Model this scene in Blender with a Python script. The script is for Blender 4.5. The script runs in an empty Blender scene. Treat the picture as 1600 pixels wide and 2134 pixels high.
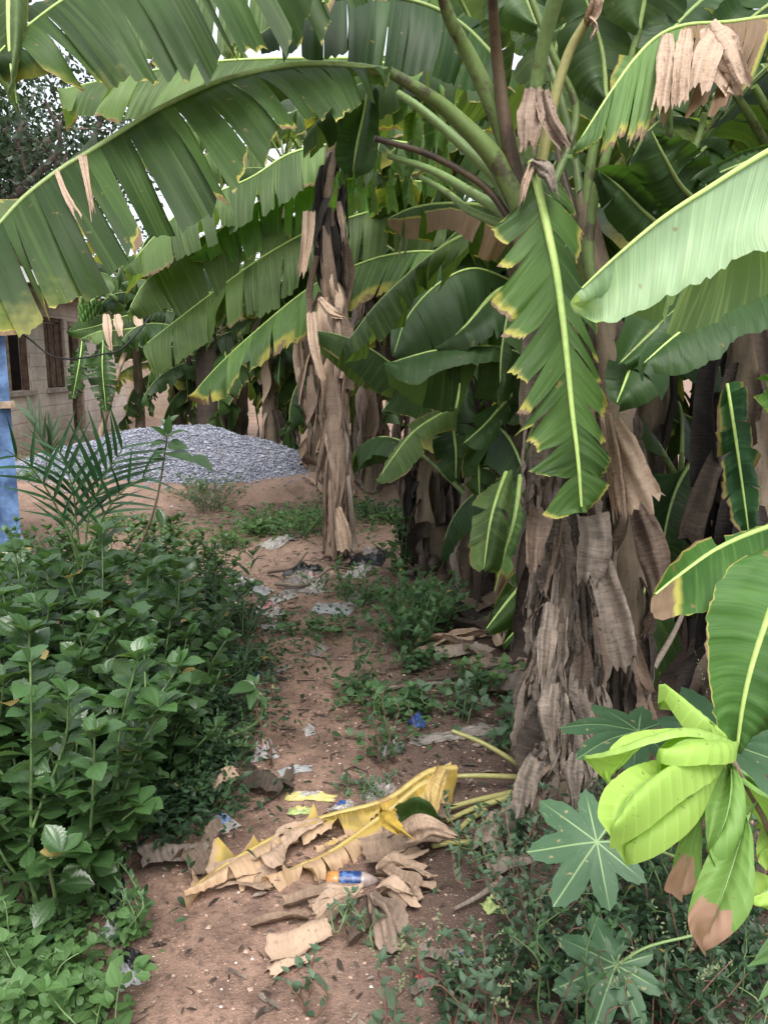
import bpy, math, random
import numpy as np

# ------------------------------------------------------------------ camera model
# photo is 1600 x 2134; P() turns a photo position and a depth into a world point
TH = math.radians(10.6); FPX = 1700.0
CAM = np.array([0.0, 0.0, 1.6])
RV = np.array([1.0, 0, 0]); UV = np.array([0, math.sin(TH), math.cos(TH)]); DV = np.array([0, math.cos(TH), -math.sin(TH)])
def P(x, y, d):
    return CAM + d * (DV + (x - 800.0) / FPX * RV + (1067.0 - y) / FPX * UV)
scene = bpy.context.scene
COL = scene.collection
RNG = np.random.default_rng(7)

# ------------------------------------------------------------------ noise and terrain
def _hash(ix, iy, s):
    h = (ix.astype(np.int64) * 374761393 + iy.astype(np.int64) * 668265263 + s * 974634777) & 0x7fffffff
    h = (h ^ (h >> 13)) * 1274126177 & 0x7fffffff
    h = h ^ (h >> 16)
    return (h & 0xffff) / 65535.0
def vnoise(x, y, s=0):
    x = np.asarray(x, float); y = np.asarray(y, float)
    ix = np.floor(x); iy = np.floor(y); fx = x - ix; fy = y - iy
    fx = fx * fx * (3 - 2 * fx); fy = fy * fy * (3 - 2 * fy)
    a = _hash(ix, iy, s); b = _hash(ix + 1, iy, s); c = _hash(ix, iy + 1, s); d = _hash(ix + 1, iy + 1, s)
    return (a * (1 - fx) + b * fx) * (1 - fy) + (c * (1 - fx) + d * fx) * fy
def sstep(a, b, x):
    t = np.clip((x - a) / (b - a), 0, 1); return t * t * (3 - 2 * t)
def path_x(y):   # centre line of the trodden path
    return np.interp(y, [0, 1.6, 2.2, 2.9, 3.6, 4.6, 6.2, 7.2, 9, 12], [-.42, -.42, -.40, -.32, -.34, -.42, -.75, -1.2, -1.9, -2.2])
def H(x, y):
    x = np.asarray(x, float); y = np.asarray(y, float)
    near = 1 - sstep(12, 20, y)
    z = 0.05 * (vnoise(x * .9, y * .9, 1) - .5) + near * (.022 * (vnoise(x * 4, y * 4, 2) - .5) + .016 * (vnoise(x * 11, y * 11, 3) - .5) + .010 * (vnoise(x * 26, y * 26, 4) - .5))
    z = z + .05 * (1 - np.exp(-((x - path_x(y)) / .55) ** 2)) * near - .02
    lip = 9.15 + .25 * (vnoise(x * .8, 0 * x, 9) - .5) + .12 * (vnoise(x * 4, 0 * x, 8) - .5)
    z = z + .16 * sstep(lip - .10, lip + .16, y)
    # a rut by the near weeds
    z = z - .018 * np.exp(-((x + .62 - .25 * (y - 2.0)) / .07) ** 2) * np.exp(-((y - 2.05) / .25) ** 2)
    z = z + 1.2 * sstep(25, 90, y) * vnoise(x * .03, y * .03, 5)
    return z
def gz(x, y): return float(H(np.array([x]), np.array([y]))[0])
def G(px, py):   # where the ray through a photo position meets the ground
    d = P(px, py, 1.0) - CAM
    t = 1.0
    for _ in range(40):
        p = CAM + d * t
        z = gz(p[0], p[1])
        t += (p[2] - z) / (-d[2] if d[2] < -.02 else .02) * .9
        t = min(max(t, .2), 80)
    p = CAM + d * t
    return np.array([p[0], p[1], gz(p[0], p[1])])

# ------------------------------------------------------------------ small maths
def nrm(a):
    a = np.asarray(a, float); return a / (np.linalg.norm(a, axis=-1, keepdims=True) + 1e-12)
class Spline:
    """Catmull-Rom through points, evaluated by arc length 0..1."""
    def __init__(self, pts, n=160):
        p = np.array(pts, float)
        if len(p) == 2: p = np.array([p[0], (p[0] * 2 + p[1]) / 3, (p[0] + p[1] * 2) / 3, p[1]])
        q = np.vstack([2 * p[0] - p[1], p, 2 * p[-1] - p[-2]])
        out = []; k = len(p) - 1; m = max(4, n // k)
        for i in range(k):
            a, b, c, d = q[i], q[i + 1], q[i + 2], q[i + 3]
            t = np.linspace(0, 1, m, endpoint=False)[:, None]
            out.append(.5 * (2 * b + (c - a) * t + (2 * a - 5 * b + 4 * c - d) * t * t + (3 * b - a - 3 * c + d) * t ** 3))
        self.p = np.vstack(out + [p[-1:]])
        s = np.concatenate([[0], np.cumsum(np.linalg.norm(np.diff(self.p, axis=0), axis=1))])
        self.L = s[-1]; self.s = s / (s[-1] + 1e-12)
    def __call__(self, t):
        t = np.asarray(t, float)
        return np.stack([np.interp(t, self.s, self.p[:, k]) for k in range(3)], -1)
class TSpline:
    """points with explicit parameters (t, point)."""
    def __init__(self, ts, pts):
        self.t = np.array(ts, float); self.q = np.array(pts, float)
        m = np.zeros_like(self.q)
        m[1:-1] = (self.q[2:] - self.q[:-2]) / (self.t[2:] - self.t[:-2])[:, None]
        m[0] = (self.q[1] - self.q[0]) / (self.t[1] - self.t[0]); m[-1] = (self.q[-1] - self.q[-2]) / (self.t[-1] - self.t[-2])
        self.m = m
    def __call__(self, t):
        t = np.clip(np.asarray(t, float), self.t[0], self.t[-1])
        i = np.clip(np.searchsorted(self.t, t) - 1, 0, len(self.t) - 2)
        h = self.t[i + 1] - self.t[i]; s = ((t - self.t[i]) / h)[..., None]; h = h[..., None]
        return ((2 * s ** 3 - 3 * s ** 2 + 1) * self.q[i] + (s ** 3 - 2 * s ** 2 + s) * h * self.m[i]
                + (-2 * s ** 3 + 3 * s ** 2) * self.q[i + 1] + (s ** 3 - s ** 2) * h * self.m[i + 1])

# ------------------------------------------------------------------ mesh building
ORG = {}
class MB:
    def __init__(s): s.V = []; s.Q = []; s.T = []; s.C = []; s.n = 0
    def add(s, v, q=None, t=None, c=None):
        v = np.asarray(v, float).reshape(-1, 3)
        if c is None: c = np.zeros((len(v), 4))
        c = np.asarray(c, float)
        if c.ndim == 1: c = np.tile(c, (len(v), 1))
        s.V.append(v); s.C.append(c)
        if q is not None and len(q): s.Q.append(np.asarray(q, int) + s.n)
        if t is not None and len(t): s.T.append(np.asarray(t, int) + s.n)
        s.n += len(v)
    def grid(s, p, c=None, flip=False, closed=False):
        a, b = p.shape[:2]
        idx = np.arange(a * b).reshape(a, b)
        if closed: idx = np.hstack([idx, idx[:, :1]])
        q = np.stack([idx[:-1, :-1], idx[1:, :-1], idx[1:, 1:], idx[:-1, 1:]], -1).reshape(-1, 4)
        if flip: q = q[:, ::-1]
        s.add(p.reshape(-1, 3), q, None, None if c is None else (c.reshape(-1, 4) if np.ndim(c) > 1 else c))
    def tube(s, pts, rad, seg=8, c=None, cap=True, flat=1.0):
        p = np.asarray(pts, float); n = len(p); rad = np.broadcast_to(np.asarray(rad, float), (n,))
        t = nrm(np.gradient(p, axis=0))
        ref = np.array([0, 0, 1.0]) if abs(t[0][2]) < .9 else np.array([1.0, 0, 0])
        x = nrm(np.cross(t[0], ref)); X = []
        for i in range(n):
            x = nrm(x - t[i] * np.dot(x, t[i])); X.append(x)
        X = np.array(X); Y = np.cross(t, X)
        th = np.linspace(0, 2 * math.pi, seg, endpoint=False)
        g = p[:, None] + rad[:, None, None] * (np.cos(th)[None, :, None] * X[:, None] + flat * np.sin(th)[None, :, None] * Y[:, None])
        cc = None
        if c is not None:
            cc = np.tile(np.asarray(c, float), (n, seg, 1))
        else:
            L = np.concatenate([[0], np.cumsum(np.linalg.norm(np.diff(p, axis=0), axis=1))])
            cc = np.zeros((n, seg, 4)); cc[..., 0] = th[None] / 6.283; cc[..., 1] = L[:, None]; cc[..., 2] = .5
        base = s.n
        s.grid(g, cc, closed=True)
        if cap:
            for ring, row, fl in ((0, g[0], True), (n - 1, g[-1], False)):
                v = np.vstack([row, p[ring]]); k = seg
                tri = [(i, (i + 1) % seg, k) for i in range(seg)]
                if fl: tri = [x[::-1] for x in tri]
                s.add(v, None, tri, cc[ring, 0])
    def box(s, lo, hi, c=None):
        x0, y0, z0 = lo; x1, y1, z1 = hi
        v = [(x0, y0, z0), (x1, y0, z0), (x1, y1, z0), (x0, y1, z0), (x0, y0, z1), (x1, y0, z1), (x1, y1, z1), (x0, y1, z1)]
        s.add(v, [(0, 3, 2, 1), (4, 5, 6, 7), (0, 1, 5, 4), (1, 2, 6, 5), (2, 3, 7, 6), (3, 0, 4, 7)], None, c)
    def inst(s, tm, O, M, rnd=None, dry=None):
        """many copies of a template (v, quads, c) at O with 3x3 matrices M (columns = axes, scaled)"""
        v, q, c = tm; n = len(O); k = len(v)
        if n == 0: return
        VV = O[:, None] + np.einsum('nij,kj->nki', M, v)
        CC = np.tile(c[None], (n, 1, 1))
        if rnd is not None: CC[..., 2] = rnd[:, None]
        if dry is not None: CC[..., 3] = dry[:, None]
        QQ = q[None] + (np.arange(n) * k)[:, None, None]
        s.add(VV.reshape(-1, 3), QQ.reshape(-1, 4), None, CC.reshape(-1, 4))
    def build(s, name, mat, parent=None, smooth=True, org=None):
        me = bpy.data.meshes.new(name)
        V = np.vstack(s.V); C = np.vstack(s.C)
        Q = np.vstack(s.Q) if s.Q else np.zeros((0, 4), int); T = np.vstack(s.T) if s.T else np.zeros((0, 3), int)
        o0 = ORG.get(parent.name, np.zeros(3)) if parent else (np.zeros(3) if org is None else np.asarray(org, float))
        me.vertices.add(len(V)); me.vertices.foreach_set('co', (V - o0).astype(np.float32).ravel())
        nl = Q.size + T.size
        me.loops.add(nl); me.loops.foreach_set('vertex_index', np.concatenate([Q.ravel(), T.ravel()]).astype(np.int32))
        me.polygons.add(len(Q) + len(T))
        st = np.concatenate([np.arange(len(Q)) * 4, Q.size + np.arange(len(T)) * 3]).astype(np.int32)
        me.polygons.foreach_set('loop_start', st)
        me.polygons.foreach_set('use_smooth', np.full(len(Q) + len(T), smooth, bool))
        at = me.color_attributes.new('lf', 'FLOAT_COLOR', 'POINT'); at.data.foreach_set('color', C.astype(np.float32).ravel())
        me.update(calc_edges=True); me.validate()
        me.materials.append(mat)
        o = bpy.data.objects.new(name, me); COL.objects.link(o)
        if parent: o.parent = parent; ORG[o.name] = o0
        else: o.location = o0; ORG[o.name] = o0
        return o
def tag(o, label=None, cat=None, group=None, kind=None):
    if label: o['label'] = label
    if cat: o['category'] = cat
    if group: o['group'] = group
    if kind: o['kind'] = kind
    return o
def thing(name, label, cat, loc, group=None):
    o = bpy.data.objects.new(name, None); COL.objects.link(o)
    o.location = loc; o.empty_display_size = .1; ORG[o.name] = np.array(loc, float)
    return tag(o, label, cat, group)
def kids(o): return [c for c in bpy.data.objects if c.parent == o]
KID = {}
def dup(root, loc, rz=0, s=1.0, label=None, group=None):
    r = root.copy(); COL.objects.link(r); r.location = loc; r.rotation_euler = (0, 0, rz); r.scale = (s, s, s)
    if label: r['label'] = label
    if group: r['group'] = group
    for ch in KID[root.name]:
        c = ch.copy(); COL.objects.link(c); c.parent = r
        for g in KID.get(ch.name, ()):
            d = g.copy(); COL.objects.link(d); d.parent = c
    return r
def note_kids(root):
    for o in bpy.data.objects:
        if o.parent is not None and o not in KID.setdefault(o.parent.name, []): KID[o.parent.name].append(o)

# ------------------------------------------------------------------ materials
MATS = {}
class NT:
    def __init__(s, name):
        m = bpy.data.materials.new(name); m.use_nodes = True; s.m = m; s.t = m.node_tree; s.t.nodes.clear()
        s.out = s.n('ShaderNodeOutputMaterial'); MATS[name] = m
    def n(s, k, **kw):
        x = s.t.nodes.new(k)
        for a, v in kw.items(): setattr(x, a, v)
        return x
    def l(s, a, b): s.t.links.new(a, b)
    def setin(s, node, key, v):
        if hasattr(v, 'is_output') or isinstance(v, bpy.types.NodeSocket): s.l(v, node.inputs[key])
        else: node.inputs[key].default_value = v
    def math(s, op, a, b=0.0, c=0.0, clamp=False):
        x = s.n('ShaderNodeMath', operation=op); x.use_clamp = clamp
        s.setin(x, 0, a); s.setin(x, 1, b); s.setin(x, 2, c); return x.outputs[0]
    def ss(s, a, b, x):
        r = s.n('ShaderNodeMapRange', interpolation_type='SMOOTHSTEP'); s.setin(r, 0, x); s.setin(r, 1, a); s.setin(r, 2, b); return r.outputs[0]
    def mix(s, f, a, b):
        x = s.n('ShaderNodeMix', data_type='RGBA'); s.setin(x, 0, f)
        for k, v in ((6, a), (7, b)):
            if isinstance(v, tuple): v = (*v[:3], 1)
            s.setin(x, k, v)
        return x.outputs[2]
    def noise(s, vec, scale, detail=3, rough=.55, dims='3D'):
        x = s.n('ShaderNodeTexNoise', noise_dimensions=dims); s.setin(x, 'Scale', scale); s.setin(x, 'Detail', detail); s.setin(x, 'Roughness', rough)
        if vec is not None: s.l(vec, x.inputs['Vector'])
        return x.outputs[0]
    def obj(s): return s.n('ShaderNodeTexCoord').outputs['Object']
    def pos(s): return s.n('ShaderNodeNewGeometry').outputs['Position']
    def attr(s):
        a = s.n('ShaderNodeAttribute', attribute_name='lf'); sp = s.n('ShaderNodeSeparateColor'); s.l(a.outputs['Color'], sp.inputs[0])
        return sp.outputs[0], sp.outputs[1], sp.outputs[2], a.outputs['Alpha']
    def comb(s, x, y, z):
        c = s.n('ShaderNodeCombineXYZ'); s.setin(c, 0, x); s.setin(c, 1, y); s.setin(c, 2, z); return c.outputs[0]
    def bump(s, h, strength=.3, dist=.01):
        b = s.n('ShaderNodeBump'); b.inputs['Strength'].default_value = strength; b.inputs['Distance'].default_value = dist; s.l(h, b.inputs['Height']); return b.outputs[0]
    def bsdf(s, col, rough=.6, spec=.4, normal=None, transl=0, tcol=None, metal=0, alpha=None, trans=0):
        p = s.n('ShaderNodeBsdfPrincipled')
        s.setin(p, 'Base Color', (*col[:3], 1) if isinstance(col, tuple) else col); s.setin(p, 'Roughness', rough); p.inputs['Specular IOR Level'].default_value = spec; p.inputs['Metallic'].default_value = metal
        p.inputs['Transmission Weight'].default_value = trans
        if normal is not None: s.l(normal, p.inputs['Normal'])
        o = p.outputs[0]
        if transl:
            t = s.n('ShaderNodeBsdfTranslucent'); s.setin(t, 'Color', (*tcol[:3], 1) if isinstance(tcol, tuple) else tcol)
            m = s.n('ShaderNodeMixShader'); m.inputs[0].default_value = transl; s.l(o, m.inputs[1]); s.l(t.outputs[0], m.inputs[2]); o = m.outputs[0]
        s.l(o, s.out.inputs[0]); return s.m

def mat_blade(name, top, under, wy=.035, wb=.018, transl=.34, rough=.52, yel=(.33, .31, .075), brn=(.165, .112, .075), tc=1.9, spec=.2):
    """two-sided banana blade: lf = (u across, metres along, random, dryness)"""
    k = NT(name); R, Gm, B, A = k.attr()
    ob = k.pos()
    vn = k.noise(k.comb(k.math('MULTIPLY', Gm, 70), k.math('MULTIPLY', R, .6), k.math('MULTIPLY', B, 9)), 1.0, 2)
    vf = k.noise(k.comb(k.math('MULTIPLY', Gm, 240), k.math('MULTIPLY', R, 1.2), B), 1.0, 1)
    lo = k.noise(ob, 5, 3)
    edge_n = k.noise(ob, 22, 3)
    tint = k.math('ADD', k.math('MULTIPLY', lo, .8), k.math('MULTIPLY', k.math('SUBTRACT', B, .25), .75))  # random strip tone, also standing in for the shading between torn strips
    def face(c):
        d = tuple(x * .60 for x in c); l_ = tuple(min(1, x * y) for x, y in zip(c, (1.45, 1.32, 1.35)))
        a = k.mix(k.ss(.3, .95, tint), d, l_)
        a = k.mix(k.math('MULTIPLY', k.ss(.48, .68, vn), .42), a, tuple(min(1, x * y) for x, y in zip(c, (2.1, 1.75, 1.8))))
        return k.mix(k.math('MULTIPLY', k.ss(.35, .6, vf), .30), a, d)
    geo = k.n('ShaderNodeNewGeometry')
    col = k.mix(geo.outputs['Backfacing'], face(top), face(under))
    # yellowing and browning that follow the margin of the blade
    e = k.math('ADD', k.math('ADD', R, k.math('MULTIPLY', k.math('SUBTRACT', edge_n, .5), .24)), k.math('MULTIPLY', k.math('SUBTRACT', B, .72), .14))
    yl = k.math('MAXIMUM', k.ss(1 - wy * 2, 1 - wy * .4, e), k.ss(.12, .42, k.math('ADD', A, k.math('MULTIPLY', k.math('SUBTRACT', edge_n, .5), .25))))
    if wy <= 0: yl = k.ss(.12, .42, k.math('ADD', A, k.math('MULTIPLY', k.math('SUBTRACT', edge_n, .5), .15)))
    bl = k.math('MAXIMUM', k.ss(1 - wb * 1.3, 1 - wb * .6, e), k.ss(.45, .62, k.math('ADD', A, k.math('MULTIPLY', k.math('SUBTRACT', edge_n, .5), .5))))
    if wb <= 0: bl = k.ss(.45, .62, k.math('ADD', A, k.math('MULTIPLY', k.math('SUBTRACT', edge_n, .5), .5)))
    col = k.mix(k.math('MULTIPLY', k.ss(.69, .75, k.noise(ob, 24, 2)), .65), col, (.17, .13, .05))   # scorch spots
    ds = k.noise(k.comb(k.math('MULTIPLY', Gm, 90), k.math('MULTIPLY', R, 2), B), 1.0, 3)
    bcol = k.mix(ds, tuple(x * .7 for x in brn), tuple(x * 1.55 for x in brn))
    col = k.mix(yl, col, yel); col = k.mix(bl, col, bcol)
    tint2 = k.n('ShaderNodeMix', data_type='RGBA', blend_type='MULTIPLY'); tint2.inputs[0].default_value = 1; k.l(col, tint2.inputs[6]); tint2.inputs[7].default_value = (tc * 1.25, tc * 1.3, tc * .45, 1)
    h = k.math('ADD', k.math('MULTIPLY', vn, .6), k.math('MULTIPLY', vf, .4))
    return k.bsdf(col, rough, spec, k.bump(h, .45, .004), transl, tint2.outputs[2])
def mat_fol(name, top, under, rough=.45, transl=.28, spec=.4, var=.7, vein=.35, tc=1.8, vf=55, vo=-9, dryc=(.22, .17, .06)):
    """small leaf: lf = (u across, v along, random, dryness)"""
    k = NT(name); R, Gm, B, A = k.attr()
    geo = k.n('ShaderNodeNewGeometry')
    def face(c):
        a = k.mix(B, tuple(x * (1 - var * .55) for x in c), tuple(min(1, x * (1 + var * .75)) for x in c))
        return a
    col = k.mix(geo.outputs['Backfacing'], face(top), face(under))
    col = k.mix(k.math('MULTIPLY', k.math('SUBTRACT', 1, k.ss(.03, .12, R)), vein), col, tuple(min(1, x * 2.2) for x in top))
    # side veins
    sv = k.math('SINE', k.math('ADD', k.math('MULTIPLY', Gm, vf), k.math('MULTIPLY', R, vo)))
    col = k.mix(k.math('MULTIPLY', k.ss(.80, 1, sv), vein * .5), col, tuple(min(1, x * 2.0) for x in top))
    dn = k.noise(k.pos(), 60, 2)
    col = k.mix(k.math('MULTIPLY', k.ss(.70, .76, k.noise(k.pos(), 110, 1)), .6), col, (.16, .13, .06))   # specks and bites
    col = k.mix(k.ss(.40, .55, k.math('ADD', A, k.math('MULTIPLY', k.math('SUBTRACT', dn, .5), .15))), col, dryc)
    t2 = k.n('ShaderNodeMix', data_type='RGBA', blend_type='MULTIPLY'); t2.inputs[0].default_value = 1; k.l(col, t2.inputs[6]); t2.inputs[7].default_value = (tc * 1.15, tc * 1.3, tc * .5, 1)
    return k.bsdf(col, rough, spec, k.bump(sv, .12 * (1 if vein else 0) + .02, .004), transl, t2.outputs[2])
def mat_dry(name, c1, c2, transl=.12, rough=.85):
    """dead banana leaf / sheath: streaks along its length; lf = (across, metres along, random, -)"""
    k = NT(name); R, Gm, B, A = k.attr()
    st = k.noise(k.comb(k.math('MULTIPLY', R, 14), k.math('MULTIPLY', Gm, 2.5), k.math('MULTIPLY', B, 31)), 1.0, 4)
    lo = k.noise(k.pos(), 7, 3); fi = k.noise(k.pos(), 70, 3)
    cr = k.noise(k.comb(k.math('MULTIPLY', R, 2.5), k.math('MULTIPLY', Gm, 130), k.math('MULTIPLY', B, 17)), 1.0, 2)   # fine veins across the dead blade
    if transl: st = k.math('ADD', k.math('MULTIPLY', st, .35), k.math('MULTIPLY', cr, .65))
    f = k.math('ADD', k.math('MULTIPLY', st, .65), k.math('ADD', k.math('MULTIPLY', lo, .35), k.math('MULTIPLY', B, .35)))
    col = k.mix(k.ss(.32, .95, f), c1, c2)
    col = k.mix(k.math('MULTIPLY', k.ss(.56, .75, fi), .45), col, tuple(x * .45 for x in c1))
    t2 = k.n('ShaderNodeMix', data_type='RGBA', blend_type='MULTIPLY'); t2.inputs[0].default_value = 1; k.l(col, t2.inputs[6]); t2.inputs[7].default_value = (1.3, 1.1, .8, 1)
    h = k.math('ADD', k.math('MULTIPLY', st, 1.0), k.math('MULTIPLY', fi, .5))
    return k.bsdf(col, rough, .2, k.bump(h, .5, .008), transl, t2.outputs[2])
def mat_plain(name, c, rough=.6, spec=.3, var=.25, scale=12, metal=0, bumps=.15, c2=None, transl=0, trans=0):
    k = NT(name); n = k.noise(k.pos(), scale, 4); n2 = k.noise(k.pos(), scale * 6, 3)
    col = k.mix(k.ss(.3, .7, n), tuple(x * (1 - var) for x in c), tuple(min(1, x * (1 + var)) for x in (c2 or c)))
    col = k.mix(k.math('MULTIPLY', k.ss(.55, .7, n2), var), col, tuple(x * .6 for x in c))
    return k.bsdf(col, rough, spec, k.bump(k.math('ADD', n, k.math('MULTIPLY', n2, .5)), bumps, .01), transl, c if transl else None, metal, trans=trans)

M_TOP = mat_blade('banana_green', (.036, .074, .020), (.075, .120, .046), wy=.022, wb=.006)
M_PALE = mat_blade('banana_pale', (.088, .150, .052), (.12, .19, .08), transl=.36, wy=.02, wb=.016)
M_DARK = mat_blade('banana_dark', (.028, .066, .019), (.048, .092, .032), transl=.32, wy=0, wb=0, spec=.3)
M_YEDGE = mat_blade('banana_yellow_edge', (.044, .098, .022), (.07, .13, .04), wy=.08, wb=.020, transl=.25)  # darker copy: shade on the leaf hanging at the trunk put into its green
M_YEDGE2 = mat_blade('banana_yellow_edge_light', (.085, .165, .050), (.10, .19, .06), wy=.06, wb=.022, transl=.3)
M_MID = mat_blade('banana_mid', (.046, .120, .026), (.07, .15, .04), wy=.03, wb=.01, transl=.28)
M_LIME = mat_blade('banana_lime', (.10, .22, .05), (.13, .25, .08), wy=.05, wb=.02, transl=.35)
M_GLAU = mat_blade('banana_glaucous', (.205, .315, .185), (.21, .33, .19), wy=0, wb=0, transl=.3, rough=.5)
M_YEL = mat_blade('banana_yellowed', (.29, .21, .045), (.32, .24, .08), wy=.3, wb=.10, transl=.2, yel=(.42, .31, .09), brn=(.36, .25, .16))
M_TAN = mat_dry('dead_leaf_tan', (.20, .138, .098), (.45, .34, .255))
M_GREY = mat_dry('dead_leaf_grey', (.034, .028, .024), (.29, .238, .195))  # dark end deepened to paint in the shaded gaps of the trunk skirts
M_DBRN = mat_dry('dead_leaf_dark', (.018, .015, .013), (.10, .078, .062))  # dark dead leaf; on background skirts it has the grove's shade painted in
M_BRN = mat_dry('dead_leaf_brown', (.075, .054, .042), (.265, .198, .152))
M_BLACK = mat_dry('rotten_shade_black', (.010, .009, .009), (.05, .042, .038))  # black rot, and painted grove shade on the background skirts
M_TRUNK = mat_dry('pseudostem', (.04, .032, .025), (.21, .165, .115), transl=0)
M_TRUNKG = mat_dry('pseudostem_green', (.06, .085, .03), (.23, .26, .10), transl=0)
def mat_stalk(name, c, blotch, amt):
    k = NT(name); R, Gm, B, A = k.attr()
    n = k.noise(k.pos(), 9, 4, .65); n2 = k.noise(k.pos(), 55, 2)
    col = k.mix(n2, tuple(x * .75 for x in c), tuple(x * 1.3 for x in c))
    col = k.mix(k.math('MULTIPLY', k.ss(.62 - amt * .3, .74 - amt * .3, n), .85), col, blotch)
    return k.bsdf(col, .45, .35, k.bump(n2, .15, .004))
M_STALK = mat_stalk('petiole_green', (.105, .155, .046), (.045, .030, .02), .35)
M_STALKL = mat_stalk('petiole_light', (.155, .235, .085), (.09, .08, .03), .15)
M_STALKB = mat_stalk('petiole_brown', (.085, .060, .036), (.04, .028, .022), .5)
M_STALKY = mat_stalk('petiole_yellow', (.235, .225, .085), (.14, .10, .04), .1)
M_RIB = mat_stalk('midrib_light', (.30, .42, .12), (.25, .22, .07), .0)
M_RIBD = mat_stalk('midrib_dull', (.20, .27, .09), (.14, .10, .05), .15)
# ------------------------------------------------------------------ leaf templates
def t_leaf(nl=6, W=.45, prof=.75, fold=.12, droop=.18, teeth=0.0, wave=0.0):
    """leaf along +x, 3 rows of points; colour = (u, v)"""
    x = np.linspace(0, 1, nl + 1)
    w = W * .5 * np.sin(np.pi * np.clip(x, 0, 1) ** prof); w[-1] = .0; w[0] = .012
    if teeth: w = w * (1 + teeth * np.where(np.arange(nl + 1) % 2 == 0, -1, 1))
    z = -droop * x ** 2
    p = np.zeros((nl + 1, 3, 3)); c = np.zeros((nl + 1, 3, 4))
    for j, sgn in enumerate((-1, 0, 1)):
        p[:, j, 0] = x; p[:, j, 1] = sgn * w; p[:, j, 2] = z + fold * np.abs(sgn) * w * 2 + wave * np.sin(x * 9 + sgn) * abs(sgn)
        c[:, j, 0] = abs(sgn); c[:, j, 1] = x * .1; c[:, j, 2] = .5
    idx = np.arange((nl + 1) * 3).reshape(nl + 1, 3)
    q = np.stack([idx[:-1, :-1], idx[1:, :-1], idx[1:, 1:], idx[:-1, 1:]], -1).reshape(-1, 4)
    return p.reshape(-1, 3), q, c.reshape(-1, 4)
T_KAL = t_leaf(18, .74, 1.25, .14, .25, .08)
T_OVAL = t_leaf(6, .52, .7, .18, .2)
T_HEART = t_leaf(8, .80, .66, .10, .25)
T_TINY = t_leaf(3, .5, .8, .15, .1)
T_LANCE = t_leaf(6, .26, .6, .15, .3)
T_PALM = t_leaf(5, .075, .55, .5, .12)
T_CARD = t_leaf(2, .6, .8, .1, .1)
def frames(dirs, ups, sc):
    x = nrm(dirs); y = nrm(np.cross(ups, x)); z = np.cross(x, y)
    M = np.stack([x, y, z], -1)
    sc = np.asarray(sc, float)
    return M * (sc[:, None, None] if sc.ndim else sc)

# ------------------------------------------------------------------ banana blades
def half(mb, M, E, rng, strips=8, gap=.1, droop=.02, bulge=.03, saw=0.0, twist=.03, lenvar=.05, pleat=.003, u0=(.1, .6), tilt=.01, dry=None, cuts=None, ref=None, nu=7, step=.02, sagp=2.0, t0=0.0, t1=1.0):
    """half a blade: ruled between the midrib M(t) and the margin E(t), torn into strips"""
    L = M.L
    if cuts is None:
        if strips > 1:
            w = rng.uniform(.4, 1.6, strips); cuts = np.cumsum(w)[:-1] / w.sum() * (t1 - t0) + t0
        else: cuts = []
    cuts = [t0, *cuts, t1]
    def ev(S, t): return S(np.clip(t, 0, 1).ravel()).reshape(*t.shape, 3)
    parts = []
    for a, b in zip(cuts[:-1], cuts[1:]):
        n = int(np.clip((b - a) * L / step, 2, 60)) + 1
        tl = np.linspace(a, b, n); mid = (a + b) / 2; loc = (tl - mid) / max((b - a) / 2, 1e-6)
        u = np.linspace(0, 1, nu); uu, tt = np.meshgrid(u, tl, indexing='ij'); ll = np.broadcast_to(loc, uu.shape)
        ui = rng.uniform(*u0); s = sstep(ui, 1.0, uu)
        gi = gap * rng.uniform(.3, 1.7) if strips > 1 else 0
        tq = mid + (tt - mid) * (1 - gi * s) + tilt * rng.normal() * s
        m = ev(M, tq); e = ev(E, tq)
        ln = 1 + lenvar * rng.normal() * min(1, strips - 1) + saw * ll + lenvar * .35 * rng.normal(size=n)[None, :]
        f = uu * (1 + (ln - 1) * s)
        d = e - m
        p = m + d * f[..., None]
        dm = ev(M, np.clip(tq + .01, 0, 1)) - ev(M, np.clip(tq - .01, 0, 1))
        N = nrm(np.cross(dm, d)) 
        W = np.linalg.norm(d, axis=-1)
        off = bulge * np.sin(np.pi * uu) * rng.uniform(.6, 1.4) + twist * rng.normal() * ll * s + twist * .5 * rng.normal() * s + pleat * (rng.normal(size=n)[None, :]) * np.minimum(uu * 4, 1)
        p = p + N * off[..., None]
        dr = droop * rng.uniform(.4, 1.7) * uu ** sagp
        p[..., 2] -= dr
        c = np.zeros((nu, n, 4)); c[..., 0] = uu; c[..., 1] = tq * L; c[..., 2] = rng.random()
        if dry is not None: c[..., 3] = dry(tq, uu)
        parts.append((p, c))
    allp = np.vstack([p.reshape(-1, 3) for p, c in parts])
    # winding: the upper face looks along ref (a direction) if given
    flip = False
    if ref is not None:
        s = 0
        for p, c in parts:
            du = p[1:, :-1] - p[:-1, :-1]; dt = p[:-1, 1:] - p[:-1, :-1]
            s += (np.cross(du, dt).reshape(-1, 3) @ np.asarray(ref, float)).sum()
        flip = s < 0
    for p, c in parts: mb.grid(p, c, flip)
def rad_taper(n, a, b, pw=1.0): return b + (a - b) * (1 - np.linspace(0, 1, n)) ** pw
def px_pts(lst): return [P(*q) for q in lst]
def edge_spl(M, lst):
    """margin spline from photo points; entries (x,y,d) or (t,x,y,d)"""
    if len(lst[0]) == 4: return TSpline([q[0] for q in lst], [P(*q[1:]) for q in lst])
    return Spline(px_pts(lst))
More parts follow.
